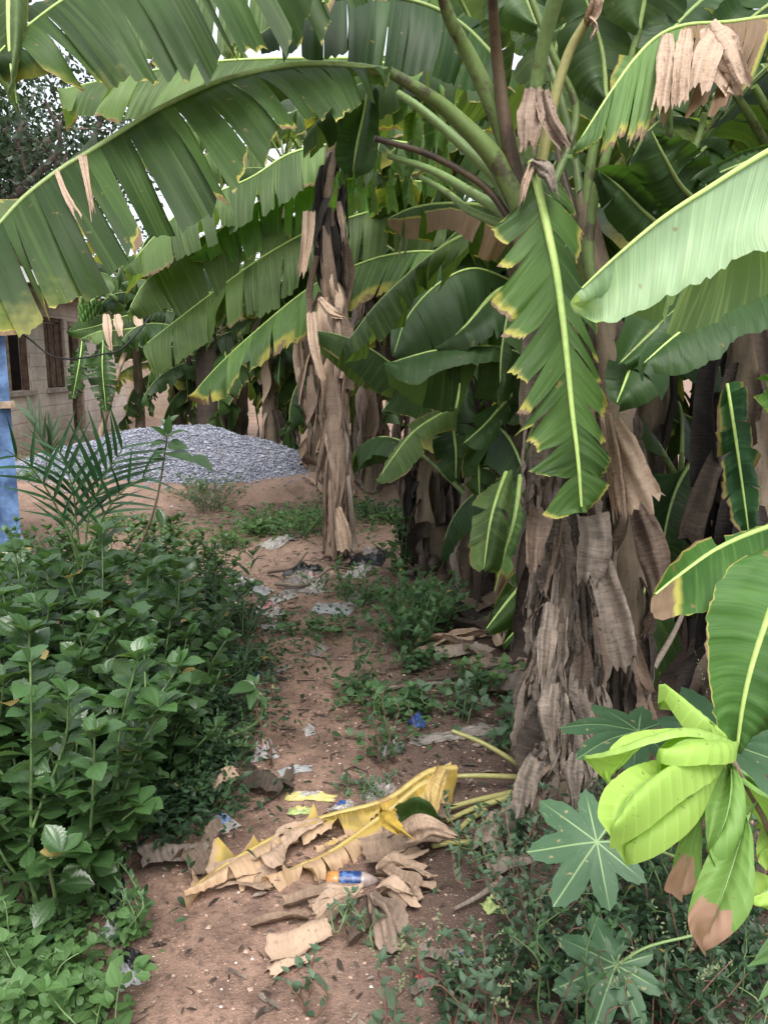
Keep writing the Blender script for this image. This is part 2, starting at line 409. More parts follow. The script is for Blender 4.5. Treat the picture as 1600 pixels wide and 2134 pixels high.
def add_leaf(plant, M, halves, stalk=None, mat=M_TOP, rib=M_RIB, r0=.014, r1=.003, seed=0, rs=.02, stalk_mat=None, label=None, side_off=None):
    """one banana leaf: blade mesh > midrib, petiole. halves: list of (E spline, kwargs)"""
    rng = np.random.default_rng(seed + 1000)
    mb = MB()
    for E, kw in halves: half(mb, M, E, rng, **kw)
    o = mb.build('leaf', mat, plant)
    if label: o['label'] = label
    t = MB(); n = 40; t.tube(M(np.linspace(0, .985, n)), rad_taper(n, r0, r1, .8), 7, flat=.8)
    t.build('midrib', rib, o)
    if stalk is not None:
        S = Spline(stalk); t = MB(); n = 26; t.tube(S(np.linspace(0, 1, n)), rad_taper(n, rs, r0 * 1.02), 9); t.build('petiole', stalk_mat or rib, o)
    return o
CAMREF = None
def toward(M, sgn=1):
    c = M(.5); return (CAM - c) * sgn
def hleaf(plant, M, E1=None, E2=None, k1=None, k2=None, top1=True, top2=True, stalk=None, **kw):
    """leaf from photo points; top1/top2: whether the upper face of that half is the one we see"""
    Ms = Spline(px_pts(M)); hs = []
    for E, k, tp in ((E1, k1, top1), (E2, k2, top2)):
        if E is None: continue
        k = dict(k or {}); k.setdefault('ref', toward(Ms, 1 if tp else -1)); hs.append((edge_spl(Ms, E), k))
    return add_leaf(plant, Ms, hs, stalk=px_pts(stalk) if stalk else None, **kw)

def ribbon(mb, p0, out, length, width, rng, hug=.06, folds=2.0, curl=.35, nl=10, nw=7, twist=.6, bend=None, rnd=None):
    """a dead leaf hanging from p0: leaves the stem along out, then hangs; folded along its length"""
    out = nrm(out); tan = nrm(np.cross([0, 0, 1.0], out))
    v = np.linspace(0, 1, nl + 1)
    ph = rng.uniform(0, 6.28); amp = rng.uniform(.3, 1) * hug
    outw = hug * np.minimum(v * 4, 1) * .6 + amp * np.sin(v * 3.0 + ph * .3) * v + rng.normal() * .02 * v + .035 * rng.random() * sstep(.72, 1, v) - .4 * hug * sstep(.3, .7, v) * rng.random()
    side = rng.normal() * .10 * length * v + rng.normal() * .03 * np.sin(v * 5 + ph) * length
    c = np.array(p0)[None] + out[None] * outw[:, None] + tan[None] * side[:, None]
    c[:, 2] = p0[2] - length * (v - .03 * np.sin(v * math.pi * .5))
    if bend is not None: c += np.asarray(bend)[None] * (v ** 2)[:, None]
    w = width * (.62 + .38 * np.sin(np.clip(v * 1.35 + .12, 0, 1) * math.pi * .5)) * (1 - .75 * sstep(.6, 1, v) * rng.uniform(.2, 1.2)) * (1 + .12 * np.sin(v * 8 + ph))
    a = 1.3 * twist * rng.normal() * v + rng.normal() * .45
    x = np.linspace(-1, 1, nw)
    jag = rng.normal(size=nw) * .03 * length + np.abs(x - rng.uniform(-.6, .6)) * .09 * length * rng.random()
    fa = curl * width * rng.uniform(.5, 1.7); fph = rng.uniform(0, 6.28); fk = folds * rng.uniform(.6, 1.4)
    ca, sa = np.cos(a), np.sin(a)
    wd = ca[:, None] * tan[None] + sa[:, None] * out[None]; nd = -sa[:, None] * tan[None] + ca[:, None] * out[None]
    roll = rng.uniform(-1.3, 1.7)
    prof = fa * (np.sin(x * fk + fph)[None] * (.4 + .6 * v[:, None])) + roll * .35 * width * (x[None] ** 2) * np.ones_like(v)[:, None]
    prof = prof + .0045 * rng.normal(size=(nl + 1, nw)) * (.3 + v[:, None])
    g = c[:, None] + wd[:, None] * (x[None, :] * w[:, None] * .5)[..., None] + nd[:, None] * prof[..., None]
    g[-1, :, 2] += jag; g[-2, :, 2] += jag * .4
    C = np.zeros((nl + 1, nw, 4)); C[..., 0] = (x[None] + 1) / 2; C[..., 1] = (v * length)[:, None]; C[..., 2] = rng.random() if rnd is None else rnd
    mb.grid(g, C)
def trunk(plant, pts, radii, mat=M_TRUNK, name='trunk', seg=14, lump=.012, seed=0):
    S = Spline(pts); n = 60; t = np.linspace(0, 1, n); p = S(t)
    r = np.interp(t, np.linspace(0, 1, len(radii)), radii)
    mb = MB(); mb.tube(p, r, seg)
    rng = np.random.default_rng(seed)
    v = mb.V[0]; v += rng.normal(size=v.shape) * lump * .3; 
    lob = np.sin(np.arctan2(v[:, 1] - p[0][1], v[:, 0] - p[0][0]) * 3 + v[:, 2] * 4)
    mb.build(name, mat, plant); return S, r
def skirt(plant, S, radius, n, z0, z1, seed, lens=(.25, .7), wid=(.03, .10), mats=(M_GREY,), joined=False, name='dead_leaf', hug=.06, az=None, nl=10, nw=7, curl=.35):
    """dead leaves hanging round a trunk spline; one mesh each, or one mesh for a far trunk"""
    rng = np.random.default_rng(seed); bulk = MB() if joined else None
    for i in range(n):
        t = z0 + (z1 - z0) * ((i + rng.random()) / n)
        p = S(np.array([t]))[0]; a = rng.uniform(0, 6.283) if az is None else rng.uniform(*az)
        out = np.array([math.cos(a), math.sin(a), 0]); r = radius(t) if callable(radius) else radius
        p0 = p + out * r * rng.uniform(.85, 1.15)
        ln = rng.uniform(*lens); ln = min(ln, max(.12, p0[2] - gz(p0[0], p0[1]) - .01))
        mb = bulk if joined else MB()
        ribbon(mb, p0, out, ln, rng.uniform(*wid), rng, hug=hug, nl=nl, nw=nw, curl=curl)
        if not joined: mb.build(name, mats[rng.integers(len(mats))], plant)
    if joined:
        o = bulk.build('dead_leaf_skirt', mats[0], plant); o['kind'] = 'stuff'; return o

def auto_leaf(plant, crown, az, elev, L, W, rng, droop=1.2, stalk_len=.45, fold=.5, mat=M_TOP, rib=M_RIBD, torn=1.0, rs=.022, dryamt=0.0, stalk_mat=None, nu=6, step=.03):
    """a banana leaf grown from the crown: petiole rises at elev, the midrib arches over"""
    n = 14; e = elev; p = np.array(crown, float); h = np.array([math.cos(az), math.sin(az), 0]); sd = np.array([-h[1], h[0], 0])
    pts = [p.copy()]; yaw = rng.normal() * .05
    for i in range(4):
        p = p + (h * math.cos(e) + np.array([0, 0, math.sin(e)])) * stalk_len / 4; e -= .03; pts.append(p.copy())
    S = pts[:]; m = [p.copy()]
    for i in range(n):
        e -= droop / n * (0.5 + i / n); hh = h * math.cos(yaw * i / 3) + sd * math.sin(yaw * i / 3)
        p = p + (hh * math.cos(e) + np.array([0, 0, math.sin(e)])) * L / n; m.append(p.copy())
    M = Spline(m); hs = []
    t = np.linspace(0, 1, 15)
    wd = W * np.sin(np.pi * np.clip(.05 + t * .95, 0, 1) ** .72) ** .8; wd[-1] = .01
    mp = M(t); tg = nrm(np.gradient(mp, axis=0))
    up = nrm(np.cross(tg, np.cross([0, 0, 1.0], tg)))
    for sg in (1, -1):
        f = fold + rng.normal() * .15
        sv = nrm(np.cross(up, tg)) * sg
        fa = f + .5 * t
        dirv = sv * np.cos(fa)[:, None] - up * np.sin(fa)[:, None] + tg * .22
        E = mp + nrm(dirv) * wd[:, None]
        refv = (up[7] + np.array([0, 0, .3]) + sv[7] * f * .8)
        ns = max(1, int(L * 9 * torn * rng.uniform(.6, 1.3)))
        dr = (lambda tt, uu, a=dryamt: a * (uu ** 2) * .7 + a * .3) if dryamt else None
        hs.append((TSpline(t, E), dict(strips=ns, gap=.10 + .10 * torn, droop=.05 + .05 * torn, bulge=.02, twist=.02 + .02 * torn, ref=refv, dry=dr, nu=nu, step=step, tilt=.012)))
    return add_leaf(plant, M, hs, stalk=S, mat=mat, rib=rib, r0=.013, rs=rs, seed=int(rng.integers(1e6)), stalk_mat=stalk_mat)
def banana(label, base, h, seed, nleaf=7, L=(1.5, 2.1), W=(.26, .34), r=.10, lean=(0, 0), mats=(M_TOP, M_DARK), dead=26, group='banana plants of the grove', elev=(.3, 1.35), torn=1.0, azs=None, droop=(.9, 1.9), dmat=(M_DBRN, M_GREY), name='banana_plant', step=.03, nu=6, joined=True, tmat=None):
    rng = np.random.default_rng(seed)
    base = np.array([base[0], base[1], gz(base[0], base[1])])
    pl = thing(name, label, 'banana plant', base, group)
    top = base + np.array([lean[0], lean[1], h])
    S, _ = trunk(pl, [base - [0, 0, .05], (base * 2 + top) / 3 + rng.normal(size=3) * .02, (base + top * 2) / 3, top], [r * 1.15, r, r * .85, r * .7], tmat or M_TRUNK, seed=seed)
    a0 = rng.uniform(0, 6.28)
    for i in range(nleaf):
        f = (i + .5) / nleaf; e = elev[0] + (elev[1] - elev[0]) * f
        az = a0 + i * 2.4 if azs is None else azs[i % len(azs)] + rng.normal() * .2
        auto_leaf(pl, top - np.array([0, 0, .25 * (1 - f)]), az, e, rng.uniform(*L), rng.uniform(*W), rng, droop=rng.uniform(*droop) * (1.25 - .5 * f), stalk_len=rng.uniform(.3, .55), fold=rng.uniform(.2, .8), mat=mats[rng.integers(len(mats))], torn=torn * rng.uniform(.3, 1.4), dryamt=(.35 if rng.random() < .18 else 0), step=step, nu=nu, stalk_mat=M_STALK)
    if dead: 
        k = max(1, len(dmat))
        for j, dm in enumerate(dmat): skirt(pl, S, r * 1.02, dead // k, .05, .98, seed + 5 + j, lens=(.3, .9), wid=(.04, .16), mats=(dm,), joined=joined, hug=.09, nl=7, nw=5)
    return pl
# ------------------------------------------------------------------ world, sun, camera
w = bpy.data.worlds.new('World'); scene.world = w; w.use_nodes = True
nt = w.node_tree; bg = nt.nodes['Background']
sky = nt.nodes.new('ShaderNodeTexSky'); sky.sky_type = 'NISHITA'; sky.sun_disc = False
SUN_EL, SUN_AZ = math.radians(58), math.radians(175)
sky.sun_elevation = SUN_EL; sky.sun_rotation = SUN_AZ; sky.air_density = 1.0; sky.dust_density = 4.0; sky.ozone_density = 1.0
hs = nt.nodes.new('ShaderNodeHueSaturation'); hs.inputs['Saturation'].default_value = .30   # an overcast, milky sky
nt.links.new(sky.outputs[0], hs.inputs['Color']); nt.links.new(hs.outputs[0], bg.inputs['Color']); bg.inputs['Strength'].default_value = .15
sl = bpy.data.lights.new('sun', 'SUN'); sl.energy = 1.0; sl.angle = math.radians(35); sl.color = (1, .96, .90)
so = bpy.data.objects.new('sun', sl); COL.objects.link(so); so.location = (0, 0, 30)
# sun_rotation is measured clockwise from +Y
sd = np.array([math.sin(SUN_AZ) * math.cos(SUN_EL), math.cos(SUN_AZ) * math.cos(SUN_EL), math.sin(SUN_EL)])
from mathutils import Vector
so.rotation_euler = Vector(sd).to_track_quat('Z', 'Y').to_euler()
cam = bpy.data.cameras.new('camera'); cam.sensor_fit = 'VERTICAL'; cam.sensor_height = 36; cam.lens = FPX / 2134 * 36; cam.clip_end = 1000; cam.clip_start = .05
co = bpy.data.objects.new('camera', cam); COL.objects.link(co); co.location = CAM; co.rotation_euler = (math.pi / 2 - TH, 0, 0); scene.camera = co
scene.view_settings.view_transform = 'Standard'; scene.view_settings.look = 'None'; scene.view_settings.gamma = 1; scene.view_settings.use_curve_mapping = False
scene.view_settings.exposure = 1.45
scene.cycles.max_bounces = 6; scene.cycles.transmission_bounces = 4; scene.cycles.diffuse_bounces = 4

# ------------------------------------------------------------------ ground
def mat_soil():
    k = NT('soil'); p = k.pos()
    big = k.noise(p, .9, 4); mid = k.noise(p, 5, 5, .6); fine = k.noise(p, 38, 5, .7); grit = k.noise(p, 160, 2)
    col = k.mix(k.ss(.32, .68, mid), (.115, .074, .058), (.275, .178, .136))
    col = k.mix(k.math('MULTIPLY', k.ss(.45, .62, big), .6), col, (.29, .195, .15))
    col = k.mix(k.math('MULTIPLY', k.ss(.48, .64, fine), .65), col, (.085, .058, .046))
    # the darker soil beside the path, with the bananas' shade painted into it (x grows to that side)
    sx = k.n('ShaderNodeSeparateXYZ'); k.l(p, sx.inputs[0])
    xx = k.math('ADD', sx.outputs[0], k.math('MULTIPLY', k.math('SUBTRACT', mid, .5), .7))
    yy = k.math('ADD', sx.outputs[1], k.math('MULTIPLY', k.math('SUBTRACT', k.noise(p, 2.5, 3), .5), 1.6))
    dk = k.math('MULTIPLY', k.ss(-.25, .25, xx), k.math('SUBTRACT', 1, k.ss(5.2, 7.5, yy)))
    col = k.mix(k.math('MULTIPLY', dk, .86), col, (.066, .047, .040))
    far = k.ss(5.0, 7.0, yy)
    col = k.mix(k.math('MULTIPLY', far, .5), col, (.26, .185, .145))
    damp = k.ss(.56, .66, k.noise(p, 2.1, 4, .6))
    col = k.mix(k.math('MULTIPLY', damp, .55), col, (.095, .064, .05))
    v = k.n('ShaderNodeTexVoronoi'); v.inputs['Scale'].default_value = 70; k.l(p, v.inputs['Vector'])
    peb = k.math('MULTIPLY', k.math('LESS_THAN', v.outputs['Distance'], .20), k.math('GREATER_THAN', k.noise(p, 33, 1), .56))
    col = k.mix(k.math('MULTIPLY', peb, .6), col, (.42, .33, .27))
    col = k.mix(k.math('MULTIPLY', k.ss(.58, .72, grit), .4), col, (.42, .27, .2))
    h = k.math('ADD', k.math('MULTIPLY', mid, .6), k.math('ADD', k.math('MULTIPLY', fine, .5), k.math('MULTIPLY', grit, .25)))
    h = k.math('ADD', h, k.math('MULTIPLY', peb, .3))
    return k.bsdf(col, .95, .15, k.bump(h, .8, .025))
xs = np.concatenate([-np.geomspace(400, 4.1, 46), np.arange(-4, 3.01, .04), np.geomspace(3.1, 400, 46)])
ys = np.concatenate([[-60, -20, -6, -2, 0], np.arange(.5, 5, .03), np.arange(5, 11, .05), np.geomspace(11, 500, 70)])
X, Y = np.meshgrid(xs, ys); Z = H(X, Y)
mb = MB(); mb.grid(np.stack([X, Y, Z], -1).transpose(1, 0, 2)); 
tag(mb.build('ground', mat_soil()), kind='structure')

# ------------------------------------------------------------------ gravel heap
gp = P(345, 1036, 9.6); hx, hy = gp[0] - .15, gp[1] + 1.5
def heap_z(x, y):
    a = np.sqrt(((x - hx) / 1.95) ** 2 + ((y - hy) / 1.5) ** 2); b = np.sqrt(((x - hx + 1.0) / 1.5) ** 2 + ((y - hy + .1) / 1.3) ** 2)
    z =   .56 * np.clip((1 - a) * 1.45, 0, 1) ** .85
    z2 = .42 * np.clip(1 - b, 0, 1) ** .9
    return np.maximum(z, z2) + .045 * (vnoise(x * 2.5, y * 2.5, 21) - .5) + .02 * (vnoise(x * 9, y * 9, 22) - .5)
k = NT('gravel'); v = k.n('ShaderNodeTexVoronoi'); v.inputs['Scale'].default_value = 34; k.l(k.pos(), v.inputs['Vector'])
R_, G_, B_, A_ = k.attr()
hv = k.n('ShaderNodeSeparateColor'); k.l(v.outputs['Color'], hv.inputs[0])
gc = k.mix(hv.outputs[0], (.08, .086, .108), (.25, .26, .31)); gc = k.mix(k.math('MULTIPLY', k.ss(.45, .75, k.noise(k.pos(), 3, 3)), .25), gc, (.32, .28, .24))
GRAV = k.bsdf(gc, .8, .3, k.bump(k.math('SUBTRACT', 1, v.outputs['Distance']), 1, .03))
k = NT('gravel_stone'); R_, G_, B_, A_ = k.attr(); GST = k.bsdf(k.mix(B_, (.07, .076, .098), (.29, .305, .37)), .75, .3)
mb = MB(); a = np.linspace(-2.2, 2.1, 110); b = np.linspace(-1.8, 1.7, 90); XX, YY = np.meshgrid(a + hx, b + hy, indexing='ij')
mb.grid(np.stack([XX, YY, H(XX, YY) - .05 + np.maximum(heap_z(XX, YY), 0)], -1))
hp = mb.build('gravel_heap', GRAV, org=(hx, hy, gz(hx, hy)))
tag(hp, 'low grey heap of crushed stone in front of the house and bananas', 'gravel heap', kind='stuff')
def stones(n, xy, zf, rng, size, mat, name, parent=None, flat=.7):
    o = np.array([(1, 0, 0), (-1, 0, 0), (0, 1, 0), (0, -1, 0), (0, 0, 1), (0, 0, -1)], float)
    tri = np.array([(0, 2, 4), (2, 1, 4), (1, 3, 4), (3, 0, 4), (2, 0, 5), (1, 2, 5), (3, 1, 5), (0, 3, 5)])
    s = size * rng.lognormal(0, .35, n); ax = rng.uniform(.6, 1.3, (n, 6, 1)); th = rng.uniform(0, 6.28, n)
    v = o[None] * ax * s[:, None, None]; v[..., 2] *= flat
    c, s_ = np.cos(th)[:, None], np.sin(th)[:, None]
    vx = v[..., 0] * c - v[..., 1] * s_ + .3 * v[..., 2]; vy = v[..., 0] * s_ + v[..., 1] * c; v = np.stack([vx, vy, v[..., 2]], -1)
    v += np.stack([xy[:, 0], xy[:, 1], zf], -1)[:, None]
    C = np.zeros((n, 6, 4)); C[..., 2] = rng.random(n)[:, None]
    mb = MB(); mb.add(v.reshape(-1, 3), None, (tri[None] + (np.arange(n) * 6)[:, None, None]).reshape(-1, 3), C.reshape(-1, 4))
    return mb.build(name, mat, parent, smooth=False)
rng = np.random.default_rng(3)
n = 26000; th = rng.uniform(0, 6.28, n); rr = np.sqrt(rng.random(n)) * 1.36
xy = np.stack([hx - .1 + np.cos(th) * rr * 2.0, hy - .05 + np.sin(th) * rr * 1.5], -1); hz = heap_z(xy[:, 0], xy[:, 1]); kp = (hz > .03) | (rng.random(n) < .10 * np.clip(1.7 - rr, 0, 1))
xy = xy[kp]; st = stones(len(xy), xy, H(xy[:, 0], xy[:, 1]) - .05 + np.maximum(heap_z(xy[:, 0], xy[:, 1]), .05) + .006, rng, .0145, GST, 'loose_stone', hp); st['kind'] = 'stuff'

# ------------------------------------------------------------------ house
def mat_block(name='block_plaster', c1=(.50, .435, .38), c2=(.68, .60, .53)):
    k = NT(name); p = k.obj()
    sx = k.n('ShaderNodeSeparateXYZ'); k.l(p, sx.inputs[0])
    uv = k.comb(k.math('ADD', sx.outputs[1], k.math('MULTIPLY', sx.outputs[0], 1.0)), sx.outputs[2], 0)
    b = k.n('ShaderNodeTexBrick'); k.l(uv, b.inputs['Vector']); b.inputs['Scale'].default_value = 1
    b.inputs['Brick Width'].default_value = .45; b.inputs['Row Height'].default_value = .22; b.inputs['Mortar Size'].default_value = .012; b.inputs['Mortar Smooth'].default_value = .6
    n = k.noise(k.pos(), 2.2, 5, .65); f = k.noise(k.pos(), 25, 4)
    col = k.mix(k.ss(.3, .7, n), c1, c2)
    col = k.mix(k.math('MULTIPLY', k.ss(.5, .7, f), .4), col, (.2, .15, .11))
    col = k.mix(k.math('MULTIPLY', b.outputs['Fac'], .35), col, (.22, .175, .14))
    z = sx.outputs[2]
    col = k.mix(k.math('MULTIPLY', k.math('SUBTRACT', 1, k.ss(.1, .8, k.math('ADD', z, k.math('MULTIPLY', k.math('SUBTRACT', n, .5), .5)))), .45), col, (.26, .20, .15))
    h = k.math('ADD', k.math('MULTIPLY', b.outputs['Fac'], -.8), k.math('MULTIPLY', f, .6))
    return k.bsdf(col, .95, .1, k.bump(h, .6, .02))
M_BLOCK = mat_block()
M_WOOD = mat_plain('weathered_wood', (.13, .085, .062), .8, .15, .4, 9)
M_WOODL = mat_plain('pale_wood', (.30, .225, .165), .8, .15, .35, 9)
M_ROOF = mat_plain('roof_metal', (.33, .32, .32), .5, .4, .2, 5, metal=.3)
M_DARKIN = mat_plain('room_inside_shade', (.05, .042, .036), .95, .1, .3, 3)  # near-black wall colour stands in for the unlit room
M_BLUE = mat_plain('blue_paint', (.045, .092, .205), .65, .3, .45, 6, c2=(.085, .15, .28))
M_CONC = mat_plain('concrete', (.33, .29, .25), .9, .2, .25, 6)
M_BLK = mat_plain('black_rubber', (.02, .02, .02), .5, .3, .2, 8)
WX = -5.72; ZB = gz(WX, 14.5); hb = (WX, 15, ZB)
house = thing('house', 'unfinished beige block house with empty window openings behind the gravel heap', 'house', hb)
WT = .18; ZT = ZB + 2.62
ops = [(12.35, 13.45, .95, 2.12, 'w'), (14.05, 14.95, .95, 2.15, 'w'), (15.1, 15.75, .06, 2.12, 'd'), (16.55, 17.0, .06, 2.12, 'd')]
mb = MB(); y = 9.6
for y0, y1, z0, z1, kd in ops:
    mb.box((WX - WT, y, ZB - .3), (WX, y0, ZT)); mb.box((WX - WT, y0, ZB + z1), (WX, y1, ZT))
    mb.box((WX - WT, y0, ZB - .3), (WX, y1, ZB + z0)); y = y1
mb.box((WX - WT, y, ZB - .3), (WX, 18.3, ZT)); mb.box((WX - WT - 5, 18.3 - WT, ZB - .3), (WX - WT, 18.3, ZT)); mb.box((WX - WT - 5, 9.6, ZB - .3), (WX - WT, 9.6 + WT, ZT))
mb.build('wall', M_BLOCK, house, smooth=False)
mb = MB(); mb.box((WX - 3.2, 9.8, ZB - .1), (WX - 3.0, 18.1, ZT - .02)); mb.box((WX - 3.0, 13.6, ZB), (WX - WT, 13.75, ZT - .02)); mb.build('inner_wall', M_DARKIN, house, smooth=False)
for i, (y0, y1, z0, z1, kd) in enumerate(ops):
    fr = MB(); f = .07
    if kd == 'w':
        fr.box((WX - .14, y0, ZB + z0), (WX - .05, y0 + f * 3.2 if i == 0 else y0 + f, ZB + z1)); fr.box((WX - .14, y1 - f, ZB + z0), (WX - .05, y1, ZB + z1))
        fr.box((WX - .14, y0 + f, ZB + z1 - f), (WX - .05, y1 - f, ZB + z1))
        wdw = fr.build('window', M_WOOD, house, smooth=False)
        if i == 1:
            for q in range(3):
                sh = MB(); a = y0 + .1 + q * .26; sh.box((WX - .12, a, ZB + z0 + .02), (WX - .07, a + .2, ZB + z1 - .09)); sh.build('shutter_board', M_WOOD, wdw, smooth=False)
        else:
            mul = MB(); mul.box((WX - .12, y0 + .42, ZB + z0), (WX - .06, y0 + .48, ZB + z1 - .09)); mul.build('mullion', M_WOODL, wdw, smooth=False)
            bl = MB()
            for q in range(5): bl.box((WX - .9, y0 + .5, ZB + z0 + q * .16), (WX - .7, y1 + .3, ZB + z0 + q * .16 + .15))
            bl.build('block_infill', M_CONC, wdw, smooth=False)
        s = MB(); s.box((WX - .02, y0 - .06, ZB + z0 - .07), (WX + .05, y1 + .06, ZB + z0 - .003)); s.build('sill', M_CONC, wdw, smooth=False)
    else:
        fr.box((WX - .16, y0 + .004, ZB + z0), (WX - .02, y0 + .09, ZB + z1)); fr.box((WX - .16, y1 - .09, ZB + z0), (WX - .02, y1 - .004, ZB + z1)); fr.box((WX - .16, y0 + .09, ZB + z1 - .08), (WX - .02, y1 - .09, ZB + z1 - .003))
        dr = fr.build('door', M_WOODL, house, smooth=False)
        lf = MB(); lf.box((WX - .60, y1 - .13, ZB + z0), (WX - .13, y1 - .095, ZB + z1 - .1)); lf.build('door_leaf', M_WOOD, dr, smooth=False)
# roof of corrugated sheets on timber purlins
mb = MB(); nx = 12; ny = 130; yy = np.linspace(9.2, 18.8, ny); xx = np.linspace(WX + .55, WX - 3.5, nx)
XX, YY = np.meshgrid(xx, yy, indexing='ij'); ZZ = ZT + .05 + (WX + .55 - XX) * .32 - .12 + .018 * np.sin(YY * 2 * math.pi / .16)
mb.grid(np.stack([XX, YY, ZZ], -1)); mb.grid(np.stack([XX, YY, ZZ - .012], -1), flip=True); rf = mb.build('roof', M_ROOF, house)
for q, yq in enumerate(np.arange(9.7, 18.6, 1.1)):
    m2 = MB(); m2.tube([(WX + .62, yq, ZT - .15), (WX - 1.5, yq + .05, ZT + .50)], [.045, .05], 7); m2.build('rafter', M_WOOD, rf)
m2 = MB(); m2.tube([(WX + .40, 9.4, ZT - .13), (WX + .42, 14.2, ZT - .15), (WX + .38, 18.6, ZT - .12)], .05, 7); m2.build('purlin', M_WOODL, rf)
m2 = MB()
for q in range(3): m2.box((WX + .05 , 15.0 + q * .02, ZB - .1 + q * .085), (WX + .75 - q * .2, 15.9 - q * .05, ZB - .02 + q * .085))
m2.build('step', M_CONC, house, smooth=False)
# low block wall behind
wl = MB(); y0 = 21.0; zb = gz(-3, y0); wl.box((-7.2, y0, zb - .4), (2.6, y0 + .16, zb + 1.75))
o = wl.build('block_wall', mat_block('block_wall_plaster', (.25, .19, .15), (.40, .31, .25)), smooth=False); tag(o, 'plain beige block wall standing behind the far banana stems', 'wall')
# cable drooping from the house to the bananas
cs = Spline([P(30, 690, 12.2), P(60, 705, 12.0), P(105, 740, 11.8), P(150, 748, 11.6), P(215, 738, 11.5), P(260, 722, 11.4), P(330, 640, 11.5)])
mb = MB(); mb.tube(cs(np.linspace(0, 1, 60)), .014, 6); tag(mb.build('cable', M_BLK), 'black cable sagging from the house window towards the bananas', 'cable')
# blue kiosk at the edge of the view, turned so that we see only its front corner
kx = -2.77; ky = 6.1
kb = (kx, ky, gz(kx, ky)); kz = kb[2]
kio = thing('kiosk', 'blue painted board kiosk on a rough block footing beside the shrubs', 'kiosk', kb)
mb = MB()
for i in range(9):   # vertical boards
    x1 = kx - i * .17; mb.box((x1 - .166, ky, kz + .12), (x1, ky + .03, kz + (1.80 if i else 1.74)))
for i in range(8):
    y1 = ky + .034 + i * .17; mb.box((kx - .03, y1, kz + .12), (kx, y1 + .166, kz + 1.8))
mb.build('wall', M_BLUE, kio, smooth=False)
mb = MB(); mb.box((kx - 1.5, ky - .034, kz + 1.20), (kx + .004, ky - .002, kz + 1.25)); mb.box((kx + .006, ky + .0, kz + 1.20), (kx + .03, ky + 1.4, kz + 1.25)); mb.build('batten', M_WOODL, kio, smooth=False)
mb = MB(); mb.box((kx - 1.6, ky - .10, kz + 1.81), (kx + .02, ky + 1.5, kz + 1.88)); mb.build('roof', M_ROOF, kio, smooth=False)
mb = MB(); mb.box((kx - 1.5, ky - .06, kz - .2), (kx + .06, ky + 1.45, kz + .118)); mb.build('footing', M_BLOCK, kio, smooth=False)
kio.rotation_euler = (0, 0, math.radians(30))
# ------------------------------------------------------------------ the main banana plant and its neighbour stem
def plant_at(label, px, py, name='banana_plant', group='banana plants of the grove'):
    b = G(px, py); return thing(name, label, 'banana plant', b, group), b
mainp, mb0 = plant_at('largest banana plant, shaggy grey trunk of hanging dead leaves beside the path', 1185, 1675)
SA, rA = trunk(mainp, [mb0 - [0, 0, .05], P(1178, 1400, 2.93), P(1172, 1000, 2.92), P(1135, 640, 2.9), P(1108, 470, 2.88), P(1100, 380, 2.88)], [.115, .088, .080, .078, .078, .06], M_TRUNK, seed=2)
RAD_A = lambda t: float(np.interp(t, np.linspace(0, 1, len(rA)), rA)) * 1.0 + .004
k_mats = (M_GREY, M_GREY, M_GREY, M_BRN)
# dead leaves, a dense skirt on the lower trunk: those at the back first
skirt(mainp, SA, RAD_A, 34, .05, .62, 11, lens=(.25, .6), wid=(.05, .11), mats=(M_DBRN, M_DBRN, M_BRN, M_GREY), hug=.035)  # mostly dark mats: shade of the gaps put into the under-layer's colour
skirt(mainp, SA, RAD_A, 52, .08, .66, 12, lens=(.18, .5), wid=(.022, .062), mats=k_mats, hug=.035, az=(math.pi * 1.0, math.pi * 2.0), nl=16, nw=9, curl=.5)
skirt(mainp, SA, RAD_A, 110, .06, .62, 16, lens=(.18, .55), wid=(.010, .030), mats=k_mats, joined=True, hug=.045, az=(math.pi * 1.02, math.pi * 1.98), nl=14, nw=7, curl=.6)
skirt(mainp, SA, RAD_A, 14, .03, .16, 13, lens=(.15, .3), wid=(.04, .09), mats=k_mats, hug=.10, nl=8)
def sheet(plant, pts, wid, mat, seed, dep_amp=.03, nl=16, nw=11, rag=.02, fold=2.5, rnd=.5, name='dead_leaf'):
    """a broad dead leaf along photo points, its width seen from here in photo pixels"""
    rng = np.random.default_rng(seed); S = Spline(px_pts(pts)); v = np.linspace(0, 1, nl); c = S(v)
    tg = nrm(np.gradient(c, axis=0)); view = nrm(c - CAM); sd = nrm(np.cross(tg, view)); dd = np.array([q[2] for q in pts]).mean()
    wv = np.interp(v, np.linspace(0, 1, len(wid)), wid) / FPX * dd
    x = np.linspace(-1, 1, nw); ph = rng.uniform(0, 6, 3)
    off = dep_amp * (np.sin(x[None] * fold + ph[0] + v[:, None] * 1.5) + .5 * np.sin(x[None] * fold * 2.7 + ph[1] - v[:, None] * 3) + .25 * np.sin(v[:, None] * 6 + ph[2] + x[None] * 2)) + rng.normal(size=(nl, nw)) * .0035
    wv = wv * (1 + .10 * np.sin(v * 7 + ph[1]) + .03 * rng.normal(size=nl))
    g = c[:, None] + sd[:, None] * (x[None] * wv[:, None] * .5)[..., None] + view[:, None] * off[..., None]
    g[-1] += tg[-1] * (rng.normal(size=nw) * rag)[:, None]; g[0] += tg[0] * (rng.normal(size=nw) * rag * .3)[:, None]
    C = np.zeros((nl, nw, 4)); C[..., 0] = (x[None] + 1) / 2; C[..., 1] = (v * S.L)[:, None]; C[..., 2] = rnd
    m = MB(); m.grid(g, C); return m.build(name, mat, plant)
sheet(mainp, [(1275, 880, 2.75), (1310, 960, 2.68), (1345, 1050, 2.64)], [40, 62, 85], M_TAN, 1, rnd=.6)
